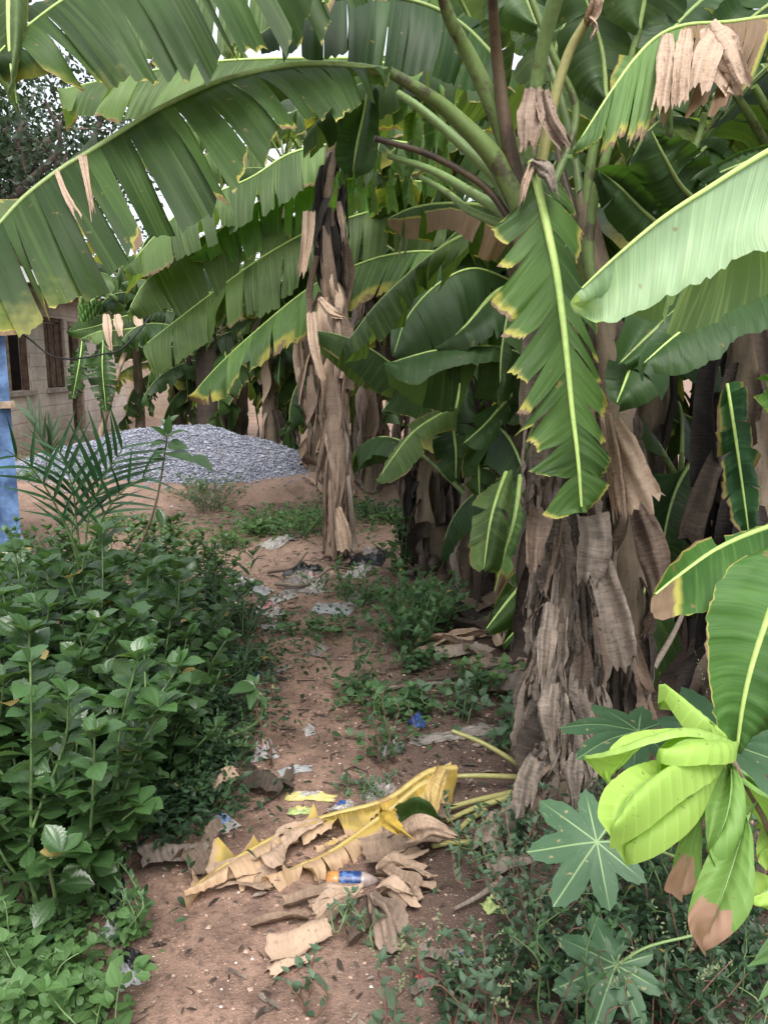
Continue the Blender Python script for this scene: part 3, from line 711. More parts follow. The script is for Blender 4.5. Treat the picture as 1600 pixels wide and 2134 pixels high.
sheet(mainp, [(1262, 860, 2.78), (1275, 950, 2.7), (1290, 1070, 2.7)], [22, 35, 26], M_TAN, 2, rnd=.3)
sheet(mainp, [(1245, 1165, 2.7), (1280, 1280, 2.66), (1300, 1385, 2.66)], [45, 70, 50], M_GREY, 3, rnd=.55)
sheet(mainp, [(1150, 1260, 2.72), (1140, 1330, 2.66), (1130, 1410, 2.64)], [36, 40, 20], M_GREY, 4, rnd=.62)
sheet(mainp, [(1150, 1420, 2.72), (1140, 1480, 2.66), (1145, 1555, 2.64)], [32, 38, 20], M_GREY, 5, rnd=.6)
sheet(mainp, [(1235, 1070, 2.72), (1240, 1130, 2.66), (1225, 1215, 2.66)], [60, 75, 40], M_GREY, 6, rnd=.45)
sheet(mainp, [(1330, 1060, 2.85), (1360, 1150, 2.8), (1380, 1270, 2.8)], [50, 60, 45], M_BRN, 7, rnd=.2)
sheet(mainp, [(1130, 1060, 2.78), (1115, 1130, 2.72), (1110, 1190, 2.72)], [50, 45, 25], M_BRN, 8, rnd=.5)
sheet(mainp, [(1120, 600, 2.85), (1120, 700, 2.8), (1110, 880, 2.78)], [60, 70, 50], M_GREY, 9, rnd=.45)
sheet(mainp, [(1160, 700, 2.85), (1150, 850, 2.8), (1140, 1000, 2.76)], [70, 80, 60], M_GREY, 10, rnd=.35)
sheet(mainp, [(1120, 1580, 2.72), (1100, 1620, 2.62), (1085, 1690, 2.58)], [40, 50, 35], M_GREY, 14, rnd=.5)
sheet(mainp, [(1200, 1570, 2.68), (1195, 1620, 2.6), (1200, 1680, 2.56)], [30, 36, 20], M_GREY, 15, rnd=.5)
skirt(mainp, SA, RAD_A, 64, .04, .26, 17, lens=(.14, .36), wid=(.012, .04), mats=k_mats, joined=True, hug=.045, az=(math.pi * 1.0, math.pi * 2.05), nl=12, nw=7, curl=.5)
# broken brown leaf folded at the crown, and the torn dead bits under it
sheet(mainp, [(1112, 185, 2.7), (1104, 250, 2.62), (1098, 312, 2.6)], [42, 55, 38], M_BRN, 21, rnd=.75, fold=4)
sheet(mainp, [(1128, 192, 2.7), (1145, 250, 2.62), (1180, 305, 2.6)], [30, 42, 26], M_BRN, 22, rnd=.65, fold=5)
sheet(mainp, [(1105, 335, 2.6), (1140, 360, 2.5), (1155, 405, 2.47)], [18, 34, 14], M_GREY, 23, rnd=.5)
sheet(mainp, [(1110, 340, 2.6), (1095, 380, 2.52), (1085, 425, 2.5)], [16, 20, 10], M_TAN, 24, rnd=.4)
# petioles of the crown
def petiole(plant, pts, r0, r1, mat, name='petiole'):
    S = Spline(px_pts(pts)); m = MB(); m.tube(S(np.linspace(0, 1, 30)), rad_taper(30, r0, r1), 10); return m.build(name, mat, plant)
petiole(mainp, [(1095, 440, 2.86), (1060, 300, 2.8), (1035, 120, 2.7), (1022, -60, 2.5)], .030, .014, M_STALKB)
petiole(mainp, [(1098, 330, 2.84), (1115, 190, 2.75), (1135, 80, 2.65), (1172, -60, 2.5)], .020, .026, M_STALKL)
petiole(mainp, [(1120, 380, 2.9), (1150, 225, 2.85), (1185, 110, 2.8), (1225, 40, 2.75)], .022, .016, M_STALKY)
petiole(mainp, [(1085, 470, 2.95), (1040, 380, 2.95), (960, 300, 2.95), (880, 230, 2.95), (830, 195, 3.0)], .026, .014, M_STALKL)
petiole(mainp, [(1070, 470, 2.9), (1010, 390, 2.88), (900, 325, 2.85), (780, 288, 2.8)], .014, .010, M_STALKB)
petiole(mainp, [(1060, 450, 3.0), (980, 400, 3.1), (900, 355, 3.2), (810, 325, 3.3)], .022, .012, M_STALKL)
petiole(mainp, [(1050, 470, 3.05), (980, 440, 3.15), (930, 400, 3.25), (875, 368, 3.35)], .018, .010, M_STALKL)
petiole(mainp, [(1140, 420, 3.0), (1200, 240, 3.0), (1150, 110, 2.95), (1100, -20, 2.9)], .016, .012, M_STALK)
sheet(mainp, [(1222, 45, 2.72), (1238, 20, 2.7), (1248, -20, 2.68)], [20, 30, 30], M_TAN, 25, rnd=.8)
sheet(mainp, [(1225, 40, 2.72), (1240, 55, 2.68), (1232, 80, 2.66)], [14, 12, 6], M_TAN, 26, rnd=.8)
# big arching leaf across the upper left
KT = dict(strips=24, gap=.03, droop=.01, bulge=.022, twist=.022, saw=.04, lenvar=.035, tilt=.006, u0=(.02, .35), nu=9, step=.014)
hleaf(mainp, [(812, 150, 2.62), (720, 138, 2.58), (625, 136, 2.55), (540, 150, 2.52), (450, 174, 2.48), (345, 221, 2.43), (295, 249, 2.4), (185, 318, 2.35), (125, 354, 2.32), (50, 412, 2.28), (0, 466, 2.25), (-70, 540, 2.2), (-140, 640, 2.15)],
      E1=[(0, 812, 156, 2.6), (.06, 790, 200, 2.5), (.14, 735, 224, 2.4), (.24, 660, 240, 2.35), (.30, 600, 256, 2.3), (.37, 548, 320, 2.28), (.43, 490, 385, 2.25), (.49, 425, 432, 2.22), (.55, 352, 478, 2.2), (.63, 290, 520, 2.15), (.70, 215, 575, 2.12), (.78, 120, 630, 2.1), (.86, 55, 668, 2.08), (.93, -40, 690, 2.06), (1, -140, 644, 2.14)],
      E2=[(0, 812, 148, 2.66), (.2, 640, 128, 2.9), (.5, 360, 205, 2.8), (.8, 40, 405, 2.65), (1, -140, 636, 2.16)], k1=dict(KT, dry=lambda t, u: .30 * sstep(.45, 1, t) * sstep(.35, 1, u)), k2=dict(strips=9, gap=.1, droop=.05), top1=True, top2=True,
      stalk=[(1095, 445, 2.86), (1030, 330, 2.82), (935, 232, 2.74), (870, 185, 2.66), (812, 150, 2.62)], rs=.044, r0=.017, r1=.004, seed=3, mat=M_TOP, rib=M_RIBD, stalk_mat=M_STALK)
# its two dry brown strips
sheet(mainp, [(172, 322, 2.33), (182, 380, 2.24), (195, 450, 2.2), (204, 515, 2.17)], [18, 13, 12, 16], M_TAN, 31, .006, rnd=.55)
sheet(mainp, [(118, 355, 2.3), (140, 410, 2.22), (175, 470, 2.18), (202, 525, 2.15)], [12, 13, 14, 12], M_TAN, 32, .006, rnd=.6)
# topmost leaf, tip at the frame's edge
hleaf(mainp, [(905, -120, 2.55), (760, -190, 2.5), (560, -200, 2.45), (380, -130, 2.4), (230, -60, 2.35), (135, -2, 2.3), (70, 45, 2.28), (20, 88, 2.25), (-25, 135, 2.22)],
      E1=[(0, 910, -100, 2.5), (.15, 830, -20, 2.4), (.345, 690, 20, 2.3), (.44, 610, 60, 2.27), (.53, 520, 100, 2.24), (.61, 450, 135, 2.22), (.69, 370, 158, 2.2), (.80, 275, 168, 2.2), (.874, 190, 168, 2.2), (.937, 105, 150, 2.2), (.975, 40, 138, 2.2), (1, -25, 140, 2.21)],
      E2=[(0, 905, -125, 2.6), (.3, 560, -250, 2.7), (.6, 260, -110, 2.65), (.85, 60, 30, 2.45), (1, -25, 130, 2.24)], k1=dict(KT, strips=20, gap=.028, lenvar=.03, saw=.05, dry=lambda t, u: .26 * sstep(.5, 1, t) * sstep(.5, 1, u)), k2=dict(strips=8), seed=5, mat=M_TOP, rib=M_RIB,
      stalk=[(1092, 400, 2.86), (1040, 250, 2.82), (980, 120, 2.76), (930, 20, 2.66), (905, -120, 2.55)], rs=.042, stalk_mat=M_STALK)
# dark leaf pointing down into the corner
hleaf(mainp, [(25, -120, 2.3), (20, 0, 2.26), (22, 110, 2.22), (36, 222, 2.2)], E1=[(5, -120, 2.28), (-25, 0, 2.22), (-8, 130, 2.2), (33, 220, 2.2)], E2=[(45, -120, 2.3), (60, 0, 2.28), (42, 140, 2.22), (38, 222, 2.2)], k1=dict(strips=1), k2=dict(strips=1), top1=False, top2=False, mat=M_TOP, seed=8)
# the yellow-edged leaf hanging down the front of the trunk
KH = dict(strips=9, gap=.10, droop=.0, bulge=.015, twist=.012, saw=-.16, lenvar=.05, tilt=.008, u0=(.05, .5), nu=8, step=.010)
hleaf(mainp, [(1108, 338, 2.62), (1126, 415, 2.56), (1145, 500, 2.52), (1160, 575, 2.5), (1176, 700, 2.48), (1191, 850, 2.47), (1204, 960, 2.47), (1212, 1068, 2.48)],
      E1=[(0, 1100, 360, 2.62), (.05, 1075, 440, 2.58), (.12, 1020, 490, 2.55), (.20, 1050, 560, 2.53), (.28, 1040, 625, 2.5), (.38, 1068, 712, 2.5), (.46, 1080, 762, 2.5), (.55, 1096, 838, 2.5), (.63, 1092, 888, 2.5), (.71, 1112, 925, 2.5), (.79, 1104, 968, 2.5), (.87, 1128, 1010, 2.5), (.94, 1152, 1075, 2.5), (1, 1205, 1074, 2.49)],
      E2=[(0, 1125, 350, 2.62), (.05, 1190, 430, 2.60), (.12, 1208, 490, 2.58), (.2, 1212, 570, 2.56), (.3, 1238, 672, 2.54), (.4, 1241, 740, 2.52), (.5, 1248, 795, 2.5), (.6, 1266, 862, 2.5), (.7, 1252, 915, 2.5), (.8, 1262, 968, 2.5), (.88, 1254, 1010, 2.5), (.95, 1236, 1055, 2.5), (1, 1216, 1072, 2.49)],
      k1=dict(KH, strips=11, gap=.30), k2=KH, mat=M_YEDGE, rib=M_RIB, r0=.016, r1=.004, seed=12, label='hanging leaf with yellow scorched edges')
hleaf(mainp, [(1040, 130, 3.2), (960, 50, 3.15), (870, 5, 3.1), (760, -8, 3.05), (640, 15, 3.0), (535, 75, 2.98)], E1=[(0, 1030, 190, 3.15), (.2, 930, 165, 3.05), (.4, 830, 150, 3.0), (.6, 735, 135, 2.95), (.8, 635, 125, 2.92), (1, 540, 90, 2.95)], E2=[(1040, 120, 3.3), (960, 0, 3.5), (860, -60, 3.5), (740, -60, 3.4), (630, -10, 3.3), (535, 70, 3.0)], k1=dict(KT, strips=11), k2=dict(strips=6), mat=M_DARK, rib=M_RIBD, seed=14)
hleaf(mainp, [(1050, 180, 3.6), (990, 60, 3.6), (930, -60, 3.5), (860, -160, 3.4)], E1=[(1040, 190, 3.6), (930, 90, 3.65), (850, -40, 3.6), (855, -150, 3.4)], E2=[(1060, 170, 3.6), (1070, 40, 3.5), (1000, -80, 3.4), (868, -162, 3.4)], k1=dict(strips=5), k2=dict(strips=5), mat=M_TOP, rib=M_RIBD, seed=15, top1=False, top2=False)
hleaf(mainp, [(940, -60, 3.3), (760, -110, 3.3), (560, -110, 3.25), (380, -60, 3.2), (240, 0, 3.2), (140, 75, 3.18)], E1=[(0, 930, 20, 3.2), (.2, 760, 60, 3.15), (.4, 590, 75, 3.12), (.6, 420, 95, 3.1), (.8, 280, 120, 3.1), (1, 142, 85, 3.16)], E2=[(940, -70, 3.4), (760, -160, 3.6), (540, -170, 3.6), (360, -110, 3.5), (220, -30, 3.4), (138, 70, 3.2)], k1=dict(KT, strips=14, gap=.08), k2=dict(strips=6), mat=M_PALE, rib=M_RIBD, seed=16)
# neighbour stem
sidep, sb0 = plant_at('slim banana stem pressed close behind the largest shaggy trunk', 1268, 1560)
SB, rB = trunk(sidep, [sb0 - [0, 0, .05], P(1290, 1200, 3.1), P(1275, 850, 3.1), P(1250, 600, 3.08), P(1228, 480, 3.05), P(1222, 400, 3.05)], [.11, .10, .09, .075, .05, .035], M_TRUNK, seed=4)
RAD_B = lambda t: float(np.interp(t, np.linspace(0, 1, len(rB)), rB)) + .004
skirt(sidep, SB, RAD_B, 70, .08, .80, 41, lens=(.25, .65), wid=(.02, .06), mats=(M_DBRN,), joined=True, hug=.04)  # dark under-layer, its colour painting the shade between dead leaves
skirt(sidep, SB, RAD_B, 40, .10, .70, 45, lens=(.25, .6), wid=(.02, .055), mats=(M_GREY, M_BRN), hug=.05)
skirt(sidep, SB, RAD_B, 30, .03, .32, 44, lens=(.2, .5), wid=(.025, .07), mats=(M_GREY, M_BRN), hug=.05)
skirt(sidep, SB, .07, 14, .62, .84, 42, lens=(.15, .4), wid=(.02, .05), mats=(M_DBRN, M_BRN), hug=.025)
for pts, r0, r1, m in (([(1242, 640, 3.07), (1226, 550, 3.05), (1222, 450, 3.04), (1232, 330, 3.0), (1262, 210, 2.95)], .026, .016, M_STALK), ([(1245, 640, 3.06), (1226, 540, 3.03), (1236, 420, 3.0), (1258, 340, 2.95), (1300, 180, 2.9), (1330, 60, 2.85)], .022, .013, M_STALK), ([(1240, 640, 3.1), (1218, 520, 3.08), (1205, 380, 3.1), (1175, 230, 3.15), (1120, 60, 3.2)], .02, .012, M_STALK), ([(1238, 640, 3.11), (1214, 500, 3.1), (1190, 420, 3.15), (1165, 330, 3.2), (1150, 200, 3.25)], .018, .012, M_STALKB)):
    petiole(sidep, pts, r0, r1, m)
rg = np.random.default_rng(5)
for pts, wl, wr, m, sd_ in (
        ([(1330, 60, 2.85), (1345, -40, 2.8), (1330, -200, 2.7)], 90, 90, M_DARK, 1), ([(1262, 210, 2.95), (1250, 90, 2.92), (1190, -80, 2.85)], 80, 95, M_DARK, 2),
        ([(1120, 60, 3.2), (1090, -20, 3.2), (1050, -160, 3.2)], 80, 80, M_DARK, 3), ([(1150, 200, 3.25), (1160, 90, 3.25), (1230, -60, 3.2)], 90, 90, M_TOP, 4)):
    Ms = px_pts(pts)
    E1 = [(pts[0][0] - 8, pts[0][1], pts[0][2])] + [(x - wl, y + 40, d + .05) for x, y, d in pts[1:-1]] + [(pts[-1][0] - wl * .4, pts[-1][1], pts[-1][2])]
    E2 = [(pts[0][0] + 8, pts[0][1], pts[0][2])] + [(x + wr, y + 40, d - .05) for x, y, d in pts[1:-1]] + [(pts[-1][0] + wr * .4, pts[-1][1], pts[-1][2])]
    hleaf(sidep, pts, E1=E1, E2=E2, k1=dict(strips=4, gap=.06), k2=dict(strips=4, gap=.06), top1=False, top2=False, mat=m, rib=M_RIBD, seed=sd_ + 50)

# ------------------------------------------------------------------ banana plants whose leaves hang in from the side
r1p, r1b = thing('banana_plant', 'nearest banana plant, only its pale broad leaves reaching in from the frame edge', 'banana plant', (1.75, 1.75, gz(1.75, 1.75)), 'banana plants of the grove'), None
trunk(r1p, [(1.75, 1.75, -.1), (1.74, 1.75, .8), (1.72, 1.74, 1.7)], [.12, .11, .08], M_TRUNK, seed=31)
hleaf(r1p, [(1900, 220, 1.5), (1720, 258, 1.42), (1600, 315, 1.36), (1475, 392, 1.32), (1375, 458, 1.3), (1275, 542, 1.29), (1200, 612, 1.29)],
      E1=[(0, 1880, 480, 1.36), (.25, 1700, 505, 1.26), (.42, 1600, 510, 1.24), (.50, 1545, 515, 1.23), (.57, 1500, 543, 1.22), (.65, 1450, 560, 1.21), (.74, 1382, 587, 1.22), (.84, 1308, 616, 1.24), (.92, 1255, 628, 1.26), (1, 1203, 615, 1.29)],
      E2=[(0, 1900, 560, 1.5), (.25, 1720, 560, 1.5), (.4, 1620, 565, 1.48), (.5, 1540, 600, 1.46), (.6, 1440, 652, 1.44), (.68, 1385, 640, 1.42), (.76, 1330, 650, 1.40), (.86, 1285, 630, 1.37), (1, 1205, 614, 1.3)],
      k1=dict(strips=1, bulge=-.035, pleat=.0015, nu=10, step=.01, sagp=2), k2=dict(strips=5, cuts=[.42, .66, .74, .79], gap=.08, bulge=.01, saw=.05, step=.01), top1=True, top2=False, mat=M_GLAU, rib=M_RIB, r0=.010, r1=.002, seed=61,
      stalk=[(2250, 500, 1.75), (2150, 320, 1.65), (1900, 220, 1.5)], label='broad pale green leaf')
hleaf(r1p, [(1850, 1010, 1.75), (1700, 1075, 1.68), (1600, 1098, 1.64), (1500, 1140, 1.6), (1420, 1195, 1.58), (1357, 1245, 1.57)],
      E1=[(1850, 960, 1.75), (1690, 1040, 1.72), (1585, 1084, 1.68), (1480, 1106, 1.65), (1400, 1160, 1.61), (1357, 1238, 1.58)],
      E2=[(1850, 1200, 1.6), (1700, 1225, 1.55), (1600, 1240, 1.52), (1480, 1262, 1.5), (1415, 1290, 1.5), (1360, 1300, 1.52)], k1=dict(strips=2), k2=dict(strips=2, bulge=.02, dry=lambda t, u: .75 * sstep(.86, .93, t) + .0 * u), mat=M_MID, rib=M_RIB, r0=.010, seed=62, top2=True,
      stalk=[(2200, 1200, 1.8), (2050, 1000, 1.8), (1850, 1010, 1.75)], label='yellow-green leaf with a dried white tip')
hleaf(r1p, [(1690, 1090, 1.5), (1635, 1190, 1.46), (1590, 1310, 1.44), (1562, 1400, 1.43), (1545, 1480, 1.43), (1535, 1560, 1.44)],
      E1=[(1660, 1090, 1.5), (1560, 1130, 1.46), (1495, 1210, 1.44), (1478, 1310, 1.43), (1482, 1400, 1.43), (1500, 1500, 1.43), (1530, 1555, 1.44)],
      E2=[(1720, 1090, 1.5), (1760, 1200, 1.46), (1740, 1320, 1.42), (1690, 1420, 1.42), (1620, 1500, 1.42), (1545, 1558, 1.44)], k1=dict(strips=1, bulge=.01, step=.008), k2=dict(strips=1, bulge=.01, step=.008), mat=M_MID, rib=M_RIB, r0=.008, seed=63, stalk=[(1950, 1200, 1.75), (1790, 1020, 1.6), (1690, 1090, 1.5)], label='upright leaf with fine cross veins')

r2b = G(1560, 1560); r2p = thing('banana_plant', 'dark banana plant behind the trunk, with glossy low leaves and brown rags', 'banana plant', r2b, 'banana plants of the grove')
SR, _ = trunk(r2p, [r2b - [0, 0, .05], P(1560, 1200, 3.5), P(1560, 800, 3.5), P(1580, 420, 3.45)], [.13, .12, .10, .07], M_TRUNK, seed=33)
skirt(r2p, SR, .12, 34, .1, .9, 43, lens=(.35, .9), wid=(.05, .15), mats=(M_DBRN, M_BLACK, M_BLACK), hug=.08)  # near-black mats put the deep grove shade into the leaf colour
KD = dict(strips=2, gap=.04, bulge=.03, pleat=.003, step=.012)
def lf(plant, M, E1, E2, mat=M_DARK, k1=None, k2=None, **kw):
    return hleaf(plant, M, E1=E1, E2=E2, k1=dict(KD, **(k1 or {})), k2=dict(KD, **(k2 or {})), mat=mat, **{'rib': M_RIBD, **kw})
lf(r2p, [(1740, 575, 2.25), (1570, 612, 2.15), (1470, 655, 2.08), (1400, 705, 2.04), (1336, 762, 2.02)],
   [(1740, 530, 2.3), (1560, 580, 2.2), (1450, 605, 2.16), (1385, 640, 2.1), (1337, 700, 2.06), (1335, 755, 2.03)], [(1740, 690, 2.1), (1600, 692, 2.02), (1535, 703, 2.0), (1490, 745, 1.98), (1410, 774, 2.0), (1340, 764, 2.02)], seed=70, rib=M_RIB, r0=.009)
lf(r2p, [(1560, 530, 2.6), (1440, 620, 2.5), (1360, 690, 2.45), (1288, 760, 2.42)], [(1540, 520, 2.6), (1400, 560, 2.55), (1310, 640, 2.5), (1285, 740, 2.44)], [(1570, 560, 2.6), (1480, 690, 2.5), (1400, 740, 2.45), (1300, 768, 2.42)], seed=71)
lf(r2p, [(1345, 680, 2.55), (1318, 750, 2.45), (1300, 800, 2.42), (1284, 842, 2.42)], [(1320, 680, 2.55), (1275, 730, 2.5), (1264, 795, 2.46), (1280, 838, 2.43)], [(1370, 690, 2.5), (1388, 780, 2.42), (1360, 822, 2.4), (1290, 842, 2.42)], seed=72, rib=M_RIB, r0=.008)
lf(r2p, [(1515, 800, 2.6), (1526, 870, 2.56), (1542, 980, 2.54), (1560, 1112, 2.54)], [(1500, 805, 2.6), (1495, 870, 2.58), (1500, 960, 2.56), (1515, 1060, 2.55), (1555, 1115, 2.54)], [(1530, 805, 2.6), (1565, 870, 2.56), (1580, 980, 2.54), (1580, 1060, 2.54), (1566, 1113, 2.54)], seed=73, mat=mat_blade('banana_browned_edge', (.025, .08, .03), (.05, .11, .05), wy=.2, wb=.17, transl=.25), rib=M_RIB, r0=.007, label='hanging leaf with a wide brown margin', k1=dict(strips=7, lenvar=.12), k2=dict(strips=7, lenvar=.12))
lf(r2p, [(1600, 790, 2.5), (1620, 830, 2.45), (1700, 900, 2.4)], [(1590, 800, 2.5), (1575, 822, 2.45), (1640, 900, 2.4)], [(1600, 780, 2.5), (1660, 790, 2.45), (1720, 880, 2.4)], seed=74, mat=M_LIME)
# upper right: dark broad leaves of the same plant and the scorched arching one
lf(r2p, [(1590, 420, 3.3), (1500, 300, 3.2), (1440, 330, 3.1), (1405, 300, 3.0)], [(1590, 400, 3.3), (1520, 330, 3.2), (1430, 290, 3.1), (1405, 298, 3.0)], [(1560, 470, 3.3), (1450, 480, 3.2), (1380, 400, 3.1), (1402, 305, 3.0)], seed=75)
lf(r2p, [(1475, 440, 2.9), (1420, 390, 2.85), (1385, 330, 2.8), (1355, 270, 2.78)], [(1440, 450, 2.95), (1360, 400, 2.9), (1310, 330, 2.85), (1345, 275, 2.8)], [(1500, 400, 2.9), (1498, 340, 2.85), (1440, 290, 2.8), (1360, 268, 2.78)], seed=76, k1=dict(strips=5), k2=dict(strips=6, pleat=.006), stalk=[(1570, 560, 3.2), (1520, 500, 3.0), (1475, 440, 2.9)])
lf(r2p, [(1440, 520, 3.0), (1350, 450, 2.95), (1290, 390, 2.9), (1240, 350, 2.88)], [(1420, 540, 3.0), (1320, 500, 2.98), (1260, 440, 2.95), (1238, 355, 2.88)], [(1460, 500, 3.0), (1400, 420, 2.95), (1320, 350, 2.9), (1245, 345, 2.88)], seed=77)
lf(r2p, [(1680, 300, 3.0), (1580, 330, 2.95), (1480, 370, 2.9), (1470, 400, 2.88)], [(1680, 270, 3.0), (1570, 285, 2.95), (1490, 330, 2.9), (1470, 395, 2.88)], [(1680, 380, 3.0), (1590, 390, 2.95), (1520, 410, 2.9), (1472, 402, 2.88)], seed=78)
lf(r2p, [(1560, -80, 3.2), (1440, 20, 3.1), (1380, 90, 3.0), (1330, 180, 2.95)], [(1500, -100, 3.2), (1360, -10, 3.1), (1290, 80, 3.05), (1322, 175, 2.96)], [(1620, -40, 3.2), (1520, 60, 3.1), (1440, 130, 3.0), (1338, 182, 2.95)], seed=79, k1=dict(strips=4), k2=dict(strips=4))
lf(r2p, [(1700, -60, 3.1), (1600, 10, 3.0), (1540, 60, 2.95), (1490, 120, 2.9)], [(1640, -100, 3.1), (1520, -20, 3.0), (1470, 40, 2.95), (1486, 115, 2.9)], [(1740, 0, 3.1), (1660, 90, 3.0), (1590, 120, 2.95), (1495, 122, 2.9)], seed=80)
def dry4(t, u): return .68 * sstep(.27, .31, t) * (1 - sstep(.545, .565, t)) + 0 * u
hleaf(r2p, [(1800, 20, 2.45), (1640, 30, 2.35), (1520, 46, 2.28), (1430, 52, 2.22), (1372, 74, 2.18), (1322, 122, 2.15), (1272, 192, 2.12), (1225, 266, 2.1), (1190, 322, 2.1)],
      E1=[(0, 1800, 140, 2.35), (.18, 1650, 165, 2.25), (.24, 1590, 178, 2.2), (.29, 1552, 182, 2.16), (.34, 1535, 188, 2.12), (.40, 1490, 205, 2.1), (.46, 1440, 220, 2.08), (.52, 1390, 240, 2.07), (.565, 1358, 248, 2.07), (.60, 1346, 270, 2.07), (.68, 1305, 287, 2.07), (.76, 1268, 298, 2.07), (.86, 1238, 310, 2.08), (1, 1191, 324, 2.1)],
      E2=[(0, 1800, 10, 2.5), (.3, 1540, 40, 2.55), (.6, 1350, 90, 2.45), (.85, 1235, 250, 2.3), (1, 1190, 320, 2.11)],
      k1=dict(strips=14, cuts=[.06, .15, .285, .33, .37, .41, .44, ] + [.48, .52, .56, .70, .82], gap=.07, bulge=.02, twist=.03, pleat=.0025, lenvar=.10, step=.008, droop=.01, dry=dry4, tilt=.012, nu=9), k2=dict(strips=5, droop=.03, dry=dry4), mat=M_YEDGE2, rib=M_RIB, r0=.010, seed=81,
      stalk=[(2000, 300, 2.8), (1950, 100, 2.6), (1800, 20, 2.45)], label='arching leaf with a dead brown section hanging in rags')
for i, (pts, wd_) in enumerate((([(1470, 55, 2.2), (1500, 110, 2.1), (1540, 185, 2.07)], [50, 75, 60]), ([(1390, 70, 2.16), (1385, 150, 2.06), (1375, 225, 2.03)], [26, 38, 34]), ([(1430, 60, 2.17), (1420, 140, 2.05), (1415, 215, 2.02)], [22, 40, 30]), ([(1500, 60, 2.2), (1475, 110, 2.05), (1455, 190, 2.02)], [50, 50, 46]))):
    sheet(r2p, pts, wd_, M_TAN, 90 + i, .012, rnd=.7, fold=6, rag=.012)
petiole(r2p, [(1600, 310, 3.2), (1560, 240, 3.1), (1530, 195, 3.05)], .02, .014, M_STALK); petiole(r2p, [(1640, 280, 3.1), (1600, 230, 3.05), (1570, 180, 3.0)], .02, .014, M_STALK)
petiole(r2p, [(1480, 640, 3.3), (1560, 470, 3.3), (1590, 330, 3.25)], .02, .015, M_STALK); petiole(r2p, [(1440, 330, 3.1), (1460, 270, 3.08), (1468, 235, 3.05)], .013, .012, M_STALK)

# ------------------------------------------------------------------ the middle clump
midp, m0 = plant_at('dark-ragged banana plant in the middle, leaves arching over the path', 905, 1205)
SM, _ = trunk(midp, [m0 - [0, 0, .05], P(905, 1000, 5.9), P(925, 760, 5.8), P(950, 560, 5.7)], [.15, .13, .12, .09], M_TRUNK, seed=35)
skirt(midp, SM, .14, 70, .05, .75, 51, lens=(.3, .8), wid=(.05, .16), mats=(M_DBRN, M_DBRN, M_GREY, M_BLACK), hug=.1, nl=8, nw=5)
KM = dict(strips=12, gap=.14, droop=.0, bulge=.04, twist=.03, lenvar=.07, saw=.03, u0=(.03, .4), step=.02)
m2p, m20 = plant_at('tall banana plant between the middle clump and the leaning dead trunk', 955, 1105)
SM2, _ = trunk(m2p, [m20 - [0, 0, .05], P(965, 900, 7.6), P(985, 650, 7.5), P(1015, 420, 7.3)], [.15, .14, .12, .08], M_TRUNK, seed=36)
skirt(m2p, SM2, .13, 50, .05, .8, 52, lens=(.3, .9), wid=(.05, .15), mats=(M_DBRN, M_BRN, M_DBRN), hug=.08, nl=8, nw=5)
def arch(plant, M, E, mat, seed, k=None, back=.35, **kw):
    """leaf arching away with one half hanging in view, the other behind"""
    E2 = [(x, y - 6, d + back) for x, y, d in M]; E2[0] = M[0]; E2[-1] = M[-1]
    return hleaf(plant, M, E1=E, E2=E2, k1=dict(KM, **(k or {})), k2=dict(strips=8, droop=.18, gap=.12), mat=mat, seed=seed, **{'rib': M_RIB, 'r0': .018, 'r1': .004, **kw})
arch(m2p, [(870, 150, 5.80), (760, 125, 5.70), (660, 122, 5.60), (520, 124, 5.50), (400, 134, 5.45), (250, 160, 5.40), (122, 188, 5.35)], [(0, 860, 180, 5.70), (.18, 720, 190, 5.60), (.3, 610, 185, 5.50), (.5, 450, 222, 5.40), (.65, 330, 240, 5.35), (.8, 230, 250, 5.30), (.93, 140, 232, 5.30), (1, 122, 195, 5.33)], M_PALE, 101, stalk=[(1010, 480, 7.00), (980, 300, 6.50), (930, 200, 6.10), (870, 150, 5.80)])
arch(m2p, [(860, 300, 7.10), (760, 290, 7.00), (680, 302, 6.95), (600, 322, 6.90), (520, 372, 6.85), (400, 425, 6.80), (320, 495, 6.75), (262, 566, 6.70)], [(0, 850, 320, 7.00), (.2, 720, 360, 6.90), (.32, 650, 400, 6.80), (.45, 565, 450, 6.70), (.6, 480, 482, 6.65), (.75, 400, 525, 6.60), (.9, 310, 575, 6.60), (1, 264, 572, 6.68)], M_PALE, 102, stalk=[(1015, 460, 8.00), (980, 380, 7.60), (920, 320, 7.30), (860, 300, 7.10)])
arch(m2p, [(880, 380, 7.40), (760, 372, 7.30), (650, 385, 7.20), (560, 410, 7.15), (470, 470, 7.10), (400, 540, 7.05)], [(0, 870, 440, 7.30), (.3, 720, 470, 7.20), (.55, 590, 505, 7.10), (.8, 500, 545, 7.05), (1, 402, 548, 7.04)], M_LIME, 103)
arch(m2p, [(1000, 480, 7.80), (900, 442, 7.50), (800, 444, 7.35), (700, 448, 7.25), (600, 455, 7.20), (455, 478, 7.15), (360, 540, 7.10), (300, 592, 7.08), (266, 652, 7.05)], [(0, 990, 510, 7.70), (.15, 860, 510, 7.40), (.3, 730, 500, 7.25), (.42, 640, 492, 7.20), (.55, 548, 550, 7.10), (.66, 492, 590, 7.05), (.78, 440, 628, 7.00), (.9, 350, 655, 7.00), (1, 268, 660, 7.04)], M_PALE, 104, stalk=[(955, 600, 7.90), (985, 530, 7.85), (1000, 480, 7.80)])
